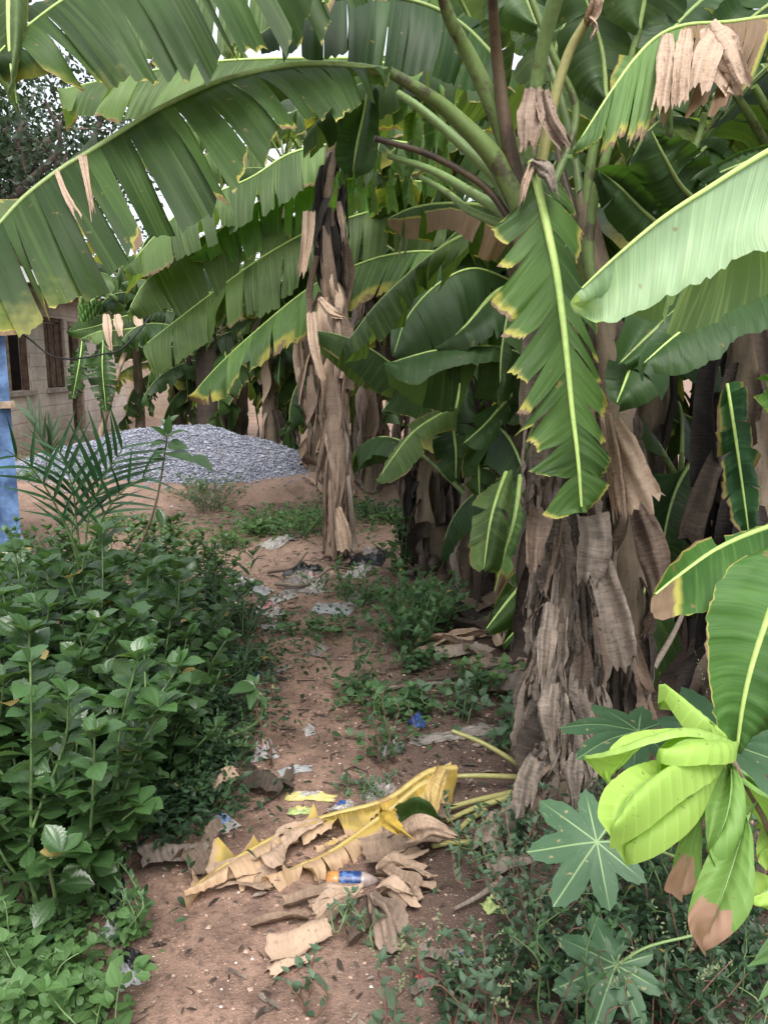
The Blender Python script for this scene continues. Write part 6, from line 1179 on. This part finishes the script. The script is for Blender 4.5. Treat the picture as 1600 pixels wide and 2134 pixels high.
# ------------------------------------------------------------------ fallen leaves and rubbish
M_TANG = mat_dry('dead_leaf_tan_dusty', (.15, .105, .075), (.40, .29, .21))
def ground_leaf(name, label, cat, pts, wl, wr, mat, seed, group=None, strips=(8, 8), lift=.02, dry=None, rib=M_STALKY, r0=.012, gap=.15, curl=.05, stalk=None, smat=None, sag=0.0):
    """a fallen banana leaf on the soil; pts = photo points on the ground with a lift (x, y, z above soil)"""
    W = []
    for x, y, z in pts: g = G(x, y); W.append(g + [0, 0, z])
    Ms = Spline(W); t = np.linspace(0, 1, 16); mp = Ms(t); tg = nrm(np.gradient(mp, axis=0)); sv = nrm(np.cross([0, 0, 1.0], tg)); rng = np.random.default_rng(seed)
    root = thing(name, label, cat, W[0], group); hs = []
    for sg, wd, ns in ((1, wl, strips[0]), (-1, wr, strips[1])):
        if wd is None: continue
        wv = np.interp(t, np.linspace(0, 1, len(wd)), wd); E = mp + sv * sg * wv[:, None]; E[:, 2] = H(E[:, 0], E[:, 1]) + lift + curl * rng.uniform(0, 1, 16) * (wv > .03)
        hs.append((TSpline(t, E), dict(strips=ns, gap=gap, droop=sag, bulge=.025, twist=.03, lenvar=.15, pleat=.003, ref=[0, 0, 1.0], step=.008, dry=dry, u0=(.0, .4), tilt=.02)))
    mb = MB()
    for E, kw in hs: half(mb, Ms, E, rng, **kw)
    o = mb.build('blade', mat, root); tb = MB(); tb.tube(Ms(np.linspace(0, .98, 40)), rad_taper(40, r0, .003), 7); tb.build('midrib', rib, root)
    return root
def yl(t, u): return .05 + .62 * sstep(.35, .75, u + .25 * sstep(.3, .9, t)) 
# yellow leaves, stalks coming from the trunk foot
M_MRY = mat_stalk('midrib_yellowed', (.34, .26, .085), (.22, .13, .05), .3)
y1 = thing('fallen_banana_leaf', 'long yellow fallen banana leaf bent up beside the path, folded along its midrib', 'fallen leaf', G(940, 1650))
hleaf(y1, [(950, 1600, 2.98), (890, 1610, 2.93), (805, 1667, 2.85), (700, 1696, 2.8), (620, 1722, 2.75), (540, 1762, 2.65), (450, 1815, 2.53), (383, 1868, 2.42)], E1=[(950, 1640, 2.92), (895, 1680, 2.82), (800, 1712, 2.78), (705, 1728, 2.74), (625, 1748, 2.68), (545, 1800, 2.56), (470, 1850, 2.46), (384, 1872, 2.41)], E2=[(950, 1596, 3.0), (885, 1602, 2.98), (800, 1655, 2.9), (695, 1684, 2.85), (612, 1708, 2.8), (530, 1745, 2.72), (435, 1795, 2.6), (380, 1862, 2.44)], k1=dict(strips=9, gap=.16, bulge=.02, step=.012, pleat=.001, twist=.025, lenvar=.2, dry=lambda t, u: .7 * sstep(.50, .72, t + .25 * u) + .25 * sstep(.6, 1, u)), k2=dict(strips=9, gap=.2, lenvar=.25, pleat=.001, twist=.03, step=.012, dry=lambda t, u: .5 * sstep(.5, 1, u) + .7 * sstep(.75, .95, t)), mat=M_YEL, rib=M_MRY, r0=.014, r1=.005, seed=803)
y2 = thing('fallen_banana_leaf', 'second yellow fallen leaf with ragged brown strips along its lower edge', 'fallen leaf', G(900, 1700))
hleaf(y2, [(920, 1640, 2.9), (887, 1630, 2.87), (800, 1697, 2.78), (700, 1768, 2.66), (620, 1806, 2.58), (545, 1838, 2.5)], E1=[(925, 1680, 2.85), (905, 1720, 2.75), (840, 1790, 2.66), (740, 1815, 2.56), (650, 1836, 2.5), (548, 1846, 2.48)], E2=[(905, 1630, 2.92), (870, 1625, 2.92), (780, 1670, 2.85), (680, 1738, 2.74), (600, 1782, 2.64), (540, 1830, 2.52)], k1=dict(strips=13, gap=.28, bulge=.02, twist=.03, lenvar=.25, pleat=.0008, tilt=.025, step=.008, dry=lambda t, u: .7 * sstep(.15, .45, u + .35 * t)), k2=dict(strips=8, gap=.15, lenvar=.2, step=.008, dry=lambda t, u: .55 * sstep(.3, .8, u + .3 * t)), mat=M_YEL, rib=M_MRY, r0=.013, r1=.004, seed=804)
sheet(y1, [(925, 1600, 2.7), (905, 1645, 2.62), (900, 1690, 2.58)], [26, 40, 24], mat_dry('dead_leaf_yellow', (.24, .165, .05), (.42, .31, .13)), 812, .02, fold=4, rnd=.7, name='leaf_flap')
sheet(y1, [(830, 1700, 2.55), (870, 1690, 2.5), (912, 1715, 2.5)], [44, 56, 24], M_TOP, 813, .02, fold=1.5, name='leaf_flap')
sheet(y1, [(795, 1690, 2.55), (815, 1715, 2.45), (840, 1735, 2.42)], [16, 44, 14], mat_dry('dead_leaf_gold', (.30, .20, .03), (.44, .31, .06)), 814, .015, fold=2, name='leaf_flap')
sheet(y2, [(840, 1735, 2.5), (890, 1722, 2.45), (940, 1740, 2.45)], [44, 50, 22], M_TANG, 815, .015, fold=3, rnd=.4, name='leaf_flap')
for i, pts in enumerate(([(1085, 1622, .05), (1010, 1612, .12), (940, 1603, .16)], [(1080, 1646, .05), (1000, 1648, .06), (920, 1650, .06)], [(1065, 1668, .03), (980, 1690, .035), (900, 1712, .03)], [(1060, 1678, .03), (990, 1700, .03), (930, 1722, .02)], [(1010, 1700, .02), (975, 1722, .02), (950, 1742, .01)], [(1000, 1768, .02), (940, 1768, .02), (900, 1775, .02)])):
    S = Spline([G(x, y) + [0, 0, z] for x, y, z in pts]); mb = MB(); mb.tube(S(np.linspace(0, 1, 16)), rad_taper(16, .0115, .008), 8)
    o = mb.build('fallen_stalk', M_STALKY, org=S(0)); tag(o, ['yellow stalk bent up from the trunk foot to the folded yellow leaf', 'straight green-yellow stalk lying level from the trunk foot', 'upper of two crossing stalks beside the green leaf flap', 'lower of two crossing stalks beside the green leaf flap', 'short stalk stub between the dry strips and trunk', 'pale thin stalk lying lowest near the dry brown flap'][i], 'leaf stalk', 'fallen stalks at the trunk foot')
# dry pieces
def scrap(label, px, py, w_, l_, rot, mat, seed, name='dry_leaf', cat='dry leaf', group='dry leaf pieces on the soil', lift=.012, crump=.02, nx=14, ny=9, fold=3.0, ridge=.02, shape=.6, z=None):
    rng = np.random.default_rng(seed); c = G(px, py); x = np.linspace(-1, 1, nx); y = np.linspace(-1, 1, ny); XX, YY = np.meshgrid(x, y, indexing='ij')
    ph = rng.uniform(0, 6, 4); wid = w_ * (1 - shape * (XX * .5 + .5) ** 2 * rng.uniform(.3, 1)) * (1 + .15 * np.sin(XX * 3 + ph[0]))
    lx = XX * l_ * .5 + rng.normal(size=XX.shape) * l_ * .012; ly = YY * wid * .5 + .12 * l_ * np.sin(XX * 1.6 + ph[1]) + rng.normal(size=XX.shape) * w_ * .015
    lx[-1] += rng.normal(size=ny) * l_ * .05; lx[0] += rng.normal(size=ny) * l_ * .04
    zz = lift + ridge * (np.sin(YY * fold + ph[2] + XX * .8) * .5 + .5) + crump * rng.random() * (np.sin(XX * 2.6 + ph[3]) + 1) * .6 + rng.random(XX.shape) * crump * .25
    ca, sa = math.cos(rot), math.sin(rot); gx = c[0] + lx * ca - ly * sa; gy = c[1] + lx * sa + ly * ca
    g = np.stack([gx, gy, H(gx, gy) + zz + (z or 0)], -1); C = np.zeros((nx, ny, 4)); C[..., 0] = YY * .5 + .5; C[..., 1] = XX * l_ * .5 + l_; C[..., 2] = rng.random()
    mb = MB(); mb.grid(g, C); o = mb.build(name, mat, org=c); return tag(o, label, cat, group)
def fan(label, px, py, n, ln, wd, a0, a1, mat, seed):
    """torn dead leaf: strips fanning from a folded spine, each a part"""
    c = G(px, py); r = thing('dry_leaf', label, 'dry leaf', c, 'dry leaf pieces on the soil'); rng = np.random.default_rng(seed)
    for i in range(n):
        a = a0 + (a1 - a0) * (i + .5) / n + rng.normal() * .08; L = ln * rng.uniform(.7, 1.15); w0 = wd * rng.uniform(.7, 1.3); v = np.linspace(0, 1, 14); x = np.linspace(-1, 1, 7)
        bend = rng.normal() * .5; aa = a + bend * v; cx = c[0] + np.cumsum(np.cos(aa)) * L / 14; cy = c[1] + np.cumsum(np.sin(aa)) * L / 14
        w_ = w0 * (.35 + .65 * np.sin(np.clip(v * 1.2, 0, 1) * 1.5)); px_ = -np.sin(aa)[:, None] * x[None] * w_[:, None] * .5; py_ = np.cos(aa)[:, None] * x[None] * w_[:, None] * .5
        gx = cx[:, None] + px_; gy = cy[:, None] + py_; zz = .012 + .035 * (1 - v[:, None]) * rng.random() + rng.uniform(.01, .03) * (np.sin(x[None] * rng.uniform(2, 4) + rng.uniform(0, 6) + v[:, None]) + 1) * .5 + .04 * np.sin(v[:, None] * 3.1) * rng.random() + .03 * rng.random() * np.abs(x[None]) ** 1.5 * np.sin(v[:, None] * 4 + rng.uniform(0, 6)) ** 2 + rng.random(gx.shape) * .004
        g = np.stack([gx, gy, H(gx, gy) + zz], -1); g[-1, :, 0] += rng.normal(size=7) * .01; C = np.zeros((14, 7, 4)); C[..., 0] = (x[None] + 1) / 2; C[..., 1] = (v * L)[:, None]; C[..., 2] = rng.random()
        mb = MB(); mb.grid(g, C); mb.build('strip', mat, r)
    return r
fan('tan dry leaf fanning out beside the bottle', 778, 1852, 7, .18, .045, -.35, .55, M_TANG, 821)
fan('tan dry leaf strips fanning below the bottle', 775, 1888, 5, .15, .04, -.5, .1, M_TANG, 822)
fan('crumpled tan dry leaf lying across the path below the bottle', 765, 1880, 6, .22, .034, 3.15, 3.7, M_TANG, 823)
fan('curled brown dry leaf drooping toward the near path', 768, 1895, 4, .20, .05, -1.5, -1.0, M_BRN, 824)
scrap('flat tan dry leaf strip nearest the sandy path', 585, 1935, .04, .16, .12, M_TANG, 831, ridge=.02, fold=5)
scrap('rounded pale dry leaf below the tan strips', 625, 1985, .11, .17, .3, M_TANG, 832, ridge=.03)
scrap('small tan dry leaf near the bottom of the path', 605, 2028, .05, .11, .5, M_TANG, 833)
scrap('brown leaf scrap standing at the edge of the shrubs', 450, 1662, .10, .16, .1, M_TANG, 834, ridge=.05, crump=.06)
scrap('dark curled leaf heap beside the brown leaf scrap', 555, 1650, .12, .22, -.5, M_DBRN, 835, ridge=.05, crump=.05)
scrap('grey-brown crumpled leaf at the tip of the yellow leaf', 360, 1800, .11, .2, .6, M_GREY, 836, ridge=.05, crump=.04)
scrap('brown crumpled leaf next to the clear bag under shrubs', 420, 1795, .10, .2, 1.0, M_BRN, 837, ridge=.05, crump=.04)
scrap('torn tan leaf end near the yellow leaf tip', 500, 1835, .12, .18, .2, M_TANG, 838, ridge=.03)
scrap('pale tan flake over the yellow midrib', 575, 1805, .1, .15, .9, M_TANG, 839, ridge=.03, z=.03)
scrap('square tan leaf piece below the yellow midrib', 520, 1855, .12, .16, -.3, M_TANG, 840, ridge=.02)
scrap('lone broad tan flake above the yellow midrib', 630, 1765, .09, .16, .5, M_TANG, 841, ridge=.03, z=.03)
scrap('tan dry leaf under the second yellow leaf', 840, 1790, .13, .26, .1, M_TANG, 842, ridge=.03, z=.02)
scrap('brown ribbed dry leaf by the trunk foot', 870, 1755, .10, .22, .2, M_BRN, 843, ridge=.03, z=.05)
scrap('pink-grey dry leaf among the weeds by the trunk', 1030, 1760, .10, .2, 1.0, M_GREY, 844, ridge=.05, crump=.05)
scrap('pale dry leaf curled at the trunk foot', 1085, 1720, .09, .2, 1.3, M_GREY, 845, ridge=.05, crump=.05)
scrap('dry leaf in the weeds beside the castor leaf', 1060, 1820, .08, .16, .4, M_GREY, 846, ridge=.04)
scrap('broad brown dry leaf under the hanging green leaf', 1050, 1395, .16, .34, .1, M_BRN, 847, ridge=.05)
scrap('grey folded dry leaf against the trunk on dark soil', 1070, 1460, .2, .32, -.5, M_GREY, 848, ridge=.07, crump=.05)
scrap('dry leaf on the dark soil before the middle plant', 960, 1370, .12, .3, .2, M_GREY, 849, ridge=.04)
scrap('long pale dry scrap lying at the frame bottom by the red cap', 920, 2075, .03, .16, .15, M_GREY, 850)
scrap('forked dry stick-like leaf near the white scrap', 915, 1995, .03, .1, -.2, M_GREY, 851)
rng = np.random.default_rng(44)
lits = []
for i in range(34):
    px, py = (rng.uniform(900, 1110), rng.uniform(1245, 1370)) if i < 18 else (rng.uniform(620, 830), rng.uniform(960, 1035))
    lits.append((px, py))
for i, (px, py) in enumerate(lits):
    scrap('dry brown leaf strip in the litter below the middle clump' if i < 18 else 'dry leaf strip in the litter by the gravel heap edge', px, py, rng.uniform(.04, .12), rng.uniform(.25, .6), rng.uniform(0, 3.1), (M_GREY, M_BRN, M_TANG, M_DBRN)[i % 4], 860 + i, group='dry strips under the middle clump' if i < 18 else 'dry strips by the gravel heap', ridge=.05, crump=.05)
# fallen branch and sticks
def stick(label, pts, r, mat, group='fallen sticks on the soil'):
    S = Spline([G(x, y) + [0, 0, z] for x, y, z in pts]); mb = MB(); mb.tube(S(np.linspace(0, 1, 18)), rad_taper(18, r, r * .5), 6); return tag(mb.build('stick', mat, org=S(0)), label, 'stick', group)
stick('grey stick poking from the weeds near the lime wrapper', [(1045, 1862, .05), (1000, 1885, .03), (945, 1908, .02)], .011, M_GREY)
stick('brown stick on the dark soil below the weeds', [(790, 1445, .02), (900, 1432, .02), (1000, 1440, .03)], .012, M_GREY)
stick('thin brown stick across the dark soil near the trunk', [(860, 1430, .02), (960, 1420, .03), (1090, 1395, .05)], .016, M_DBRN)
stick('bent dark stick below the brown leaf scrap', [(530, 1690, .01), (580, 1665, .02), (605, 1650, .02)], .006, M_DBRN)
stick('dark stick among the rubbish heap', [(560, 1200, .03), (610, 1215, .12), (640, 1190, .15)], .018, M_BRN)
stick('pale bent stick over the far rubbish', [(575, 1225, .03), (640, 1235, .06), (690, 1218, .12), (735, 1200, .05)], .016, M_GREY)
stick('dead branch leaning in the shade behind the largest trunk', [(1350, 1560, .35), (1400, 1500, .45), (1440, 1420, .6)], .014, M_GREY)
# plastic and wrappers
def mat_film(name, c, trans=.5, rough=.25): return mat_plain(name, c, rough, .5, .15, 25, trans=0, transl=trans, bumps=.4)
F_CLR = mat_film('clear_film', (.42, .43, .44), .45); F_WHT = mat_film('white_film', (.36, .34, .32), .2); F_BLK = mat_film('black_film', (.012, .012, .014), 0, .35); F_BLU = mat_film('blue_film', (.20, .30, .58), .15); F_YEL = mat_film('yellow_film', (.50, .44, .17), .15); F_LIM = mat_film('lime_film', (.36, .44, .17), .2); F_PNK = mat_film('pink_film', (.62, .30, .30), .2); F_GRY = mat_film('grey_film', (.20, .175, .16), .1); F_SIL = mat_film('silver_film', (.34, .31, .31), .05)
F_DBL = mat_film('deep_blue_film', (.03, .07, .22), .05)
RG = 'plastic litter along the path'
def bag(label, px, py, w_, l_, h, mat, seed, name='plastic_bag', cat='plastic bag', rot=None, patch=None):
    rng = np.random.default_rng(seed); c = G(px, py); n = 18; x = np.linspace(-1, 1, n); XX, YY = np.meshgrid(x, x, indexing='ij'); r = np.sqrt(XX ** 2 + YY ** 2)
    s = rng.uniform(0, 50); b = vnoise(XX * 1.8 + s, YY * 1.8, 3); b2 = np.abs(vnoise(XX * 3.5 + s, YY * 3.5 + 9, 4) - .5) * 2; zz = h * np.clip(1.15 - r ** 2, 0, 1) * (.35 + .9 * b) * (.45 + .75 * b2) + .004
    k = 1 + .35 * (vnoise(np.cos(np.arctan2(YY, XX)) * 2 + s, np.sin(np.arctan2(YY, XX)) * 2, 5) - .5); a = rng.uniform(0, 3.1) if rot is None else rot
    lx, ly = XX * l_ * .5 * k + rng.normal(size=XX.shape) * l_ * .02, YY * w_ * .5 * k + rng.normal(size=XX.shape) * w_ * .02; gx = c[0] + lx * math.cos(a) - ly * math.sin(a); gy = c[1] + lx * math.sin(a) + ly * math.cos(a)
    g = np.stack([gx, gy, H(gx, gy) + zz], -1); mb = MB(); mb.grid(g); o = mb.build(name, mat, smooth=False, org=c); tag(o, label, cat, RG)
    if patch is not None:
        m2 = MB(); q = g[5:12, 5:13].copy(); q[..., 2] += .003; m2.grid(q); m2.build('printed_patch', patch, o, smooth=False)
    return o
bag('clear plastic bag beside the feathery weed at the path edge', 235, 1950, .07, .07, .06, F_CLR, 901)
bag('black plastic bag torn flat on the sandy path edge', 280, 2012, .06, .10, .04, F_BLK, 902)
bag('shreds of clear film under the black bag', 262, 2032, .05, .10, .02, F_CLR, 903)
bag('black plastic bag half hidden under the lowest shrub', 235, 1868, .08, .12, .05, F_BLK, 904)
bag('blue and white crumpled sachet beside the shrub edge', 465, 1716, .075, .12, .03, F_WHT, 905, 'sachet', 'sachet', patch=F_BLU)
bag('silver and pink crumpled wrapper standing on the path', 550, 1578, .08, .10, .10, F_SIL, 906, 'wrapper', 'wrapper', patch=F_PNK)
bag('white clear film lying right of the silver wrapper', 615, 1606, .05, .12, .02, F_CLR, 907, 'plastic_film', 'plastic film')
bag('small white scrap alone on the path', 645, 1525, .05, .07, .03, F_WHT, 908, 'plastic_scrap', 'plastic scrap')
bag('tiny white scrap beside the bent seedling', 512, 1519, .03, .04, .02, F_WHT, 909, 'plastic_scrap', 'plastic scrap')
bag('long pale yellow wrapper behind the yellow leaf', 648, 1662, .05, .18, .02, F_YEL, 910, 'wrapper', 'wrapper', rot=-.1, patch=F_WHT)
bag('yellow-green sachet lying flat on the path', 629, 1692, .06, .10, .015, F_LIM, 911, 'sachet', 'sachet', rot=-.1, patch=F_YEL)
bag('white and dark scrap touching the yellow leaf', 712, 1682, .05, .09, .02, F_WHT, 912, 'plastic_scrap', 'plastic scrap', patch=F_DBL)
bag('clear crumpled film beside the blue-green weed', 790, 1655, .09, .12, .05, F_GRY, 913, 'plastic_film', 'plastic film')
bag('lime-green crumpled wrapper under the reddish weed', 1032, 1893, .05, .07, .04, F_LIM, 914, 'wrapper', 'wrapper')
bag('white and blue plastic scrap at the frame bottom', 957, 2000, .035, .05, .03, F_WHT, 915, 'plastic_scrap', 'plastic scrap', patch=F_BLU)
bag('pale flat film on the dark soil beside the trunk', 940, 1535, .10, .36, .02, F_GRY, 916, 'plastic_film', 'plastic film', rot=.3)
bag('small blue crumpled wrapper on the dark soil', 868, 1510, .06, .07, .05, F_DBL, 917, 'wrapper', 'wrapper')
bag('clear crumpled bag among the round-leaved weeds', 812, 1565, .09, .10, .05, F_CLR, 918)
bag('blue crumpled bag at the foot of the shrubs', 512, 1407, .10, .16, .06, F_DBL, 919, patch=F_BLU)
bag('white scrap on the path narrows', 590, 1395, .06, .16, .02, F_GRY, 920, 'plastic_scrap', 'plastic scrap')
bag('flat brown-white scrap right of the path', 665, 1358, .08, .16, .02, F_GRY, 921, 'plastic_scrap', 'plastic scrap')
bag('white plastic heap where the path widens', 575, 1310, .10, .18, .04, F_WHT, 922, patch=F_GRY)
bag('crumpled pink-white bag beside the shrub tips', 560, 1280, .15, .2, .07, F_WHT, 923, patch=F_PNK)
bag('pale lilac wrapper at the shrub edge', 492, 1268, .10, .2, .03, F_SIL, 924, 'wrapper', 'wrapper')
bag('grey heap of mud-covered plastic in the far rubbish', 640, 1222, .3, .45, .12, F_GRY, 925)
bag('white bag with a red print in the far rubbish', 655, 1228, .16, .24, .14, F_WHT, 926, patch=F_PNK)
bag('black bag on top of the far rubbish heap', 632, 1195, .14, .3, .10, F_BLK, 927)
bag('dirty white plastic at the near side of the far rubbish', 590, 1246, .1, .24, .05, F_WHT, 928, patch=F_GRY)
bag('whitish rubbish heap between shrub tips and path', 505, 1218, .18, .32, .07, F_SIL, 929, patch=F_WHT)
bag('clear blue-tinted bag left in the far path', 540, 1232, .14, .18, .06, F_CLR, 930)
bag('dark film heap by the foot of the leaning dead trunk', 772, 1165, .3, .5, .10, F_BLK, 931, patch=F_GRY)
bag('white plastic below the dark film heap', 745, 1195, .18, .3, .05, F_WHT, 932)
bag('white crumpled bag beside the middle weeds', 742, 1250, .14, .22, .05, F_WHT, 933)
bag('white bag half under the bushy dark weed', 692, 1272, .16, .26, .07, F_CLR, 934)
bag('pale scrap in the weeds before the leaning dead trunk', 580, 1130, .2, .4, .06, F_WHT, 935, 'plastic_scrap', 'plastic scrap')
bag('pale wrapper on the bare soil near the raised lip', 500, 1087, .12, .3, .04, F_GRY, 936, 'wrapper', 'wrapper')
bag('gold and white wrapper in the litter under the middle clump', 945, 1345, .10, .2, .05, F_YEL, 937, 'wrapper', 'wrapper', patch=F_WHT)
bag('pale plastic at the foot of the ragged middle plant', 985, 1355, .08, .14, .04, F_WHT, 938)
# bottle
bp = G(716, 1845); ax = nrm(np.array([1, -.02, 0])); bt = thing('bottle', 'small plastic bottle with a blue label and orange drink lying on the soil', 'bottle', bp)
c0 = P(682, 1836, 2.12) if 0 else G(680, 1850) + [0, 0, .027]
prof = [(0, .004), (.002, .018), (.008, .024), (.03, .0255), (.055, .0245), (.06, .0255), (.11, .0255), (.118, .024), (.135, .018), (.150, .0115), (.158, .0105), (.17, .0105)]
def lathe(mb, c, ax, prof, seg=20):
    ref = np.array([0, 0, 1.0]); y = nrm(np.cross(ref, ax)); z = np.cross(ax, y); th = np.linspace(0, 6.2832, seg, endpoint=False)
    g = np.array([[c + ax * a + r * (math.cos(t) * y + math.sin(t) * z) for t in th] for a, r in prof]); mb.grid(g, closed=True, flip=True)
mb = MB(); lathe(mb, c0, ax, prof); mb.build('bottle_body', mat_plain('bottle_plastic', (.26, .21, .19), .2, .5, .25, 40), bt)
mb = MB(); lathe(mb, c0 - ax * .0005, ax, [(0, .003), (.002, .0188), (.008, .0246), (.03, .0261), (.040, .0258), (.041, .0240)]); mb.build('drink', mat_plain('orange_drink', (.40, .18, .05), .2, .5, .25, 40), bt)
mb = MB(); lathe(mb, c0, ax, [(.040, .0263), (.060, .0266), (.095, .0266), (.108, .0263)]); lbm = NT('bottle_label'); px_ = lbm.pos(); col = lbm.mix(lbm.ss(.50, .56, lbm.noise(px_, 45, 2)), (.012, .032, .12), (.06, .12, .28)); lbm.bsdf(col, .35, .4); mb.build('label', lbm.m, bt)
mb = MB(); lathe(mb, c0, ax, [(.160, .0), (.160, .0135), (.178, .0135), (.178, .0)]); mb.build('cap', mat_plain('orange_cap', (.55, .20, .04), .4, .4, .1), bt)
bc = G(872, 2046); mb = MB(); lathe(mb, bc + [0, 0, .004], nrm([.3, -.5, .8]), [(0, 0), (0, .012), (.010, .0125), (.012, .0)]); tag(mb.build('bottlecap', mat_plain('red_cap', (.45, .09, .08), .4, .4, .1), org=bc), 'small red bottle cap lying near the frame bottom', 'bottle cap')
# fine litter on the soil
def near_path(rng, n):
    y = rng.uniform(1.4, 9, n * 2) ** 1.0; x = path_x(y) + rng.normal(0, .75, n * 2) + .25; return np.stack([x, y], -1)[:n]
rng = np.random.default_rng(71)
xy = near_path(rng, 5200); st = stones(len(xy), xy, H(xy[:, 0], xy[:, 1]) + .001, rng, .0055, mat_plain('pebble', (.30, .215, .165), .9, .2, .4, 30), 'pebbles', flat=.6); tag(st, 'small pebbles and grit on the path', 'pebbles', kind='stuff')
xy = near_path(rng, 420); st = stones(len(xy), xy, H(xy[:, 0], xy[:, 1]) + .002, rng, .0042, mat_plain('white_bit', (.52, .48, .45), .7, .3, .2, 30), 'pebbles', flat=.5); tag(st, 'whitish chips scattered over the path', 'pebbles', kind='stuff')
mb = MB(); n = 2600; xy = near_path(rng, n); xy[:, 0] += .25; z = H(xy[:, 0], xy[:, 1]); a = rng.uniform(0, 6.28, n); D = np.stack([np.cos(a), np.sin(a), rng.normal(0, .12, n)], -1)
mb.inst(t_leaf(3, .3, .8, .2, .1), np.stack([xy[:, 0], xy[:, 1], z + rng.uniform(.002, .014, n)], -1), frames(D, np.tile([0, 0, 1.0], (n, 1)) + rng.normal(size=(n, 3)) * .3, rng.lognormal(-3.75, .5, n)), rng.random(n))
tag(mb.build('leaf_debris', M_DBRN), 'dark bits of dead leaf and twig strewn over the soil', 'debris', kind='stuff')
mb = MB(); n = 900; xy = near_path(rng, n); xy[:, 0] += .4; z = H(xy[:, 0], xy[:, 1]); a = rng.uniform(0, 6.28, n); D = np.stack([np.cos(a), np.sin(a), rng.normal(0, .12, n)], -1)
mb.inst(t_leaf(3, .35, .8, .2, .1), np.stack([xy[:, 0], xy[:, 1], z + rng.uniform(.003, .016, n)], -1), frames(D, np.tile([0, 0, 1.0], (n, 1)) + rng.normal(size=(n, 3)) * .3, rng.lognormal(-3.65, .5, n)), rng.random(n))
tag(mb.build('leaf_debris', M_GREY), 'pale dry leaf crumbs strewn over the soil', 'debris', kind='stuff')

mb = MB(); n = 700; xy = near_path(rng, n); xy[:, 0] += .35
for i in range(n):
    a = rng.uniform(0, 3.14); L = rng.uniform(.02, .10); p0 = np.array([xy[i, 0], xy[i, 1], 0]); pts = [p0 + np.array([math.cos(a + q * .3 * rng.normal()), math.sin(a), 0]) * L * q / 3 for q in range(4)]
    pts = np.array(pts); pts[:, 2] = H(pts[:, 0], pts[:, 1]) + .004 + rng.random() * .004; mb.tube(pts, rng.uniform(.0012, .003), 4, cap=False)
tag(mb.build('twig_debris', M_DBRN), 'short dark twigs strewn over the soil', 'debris', kind='stuff')
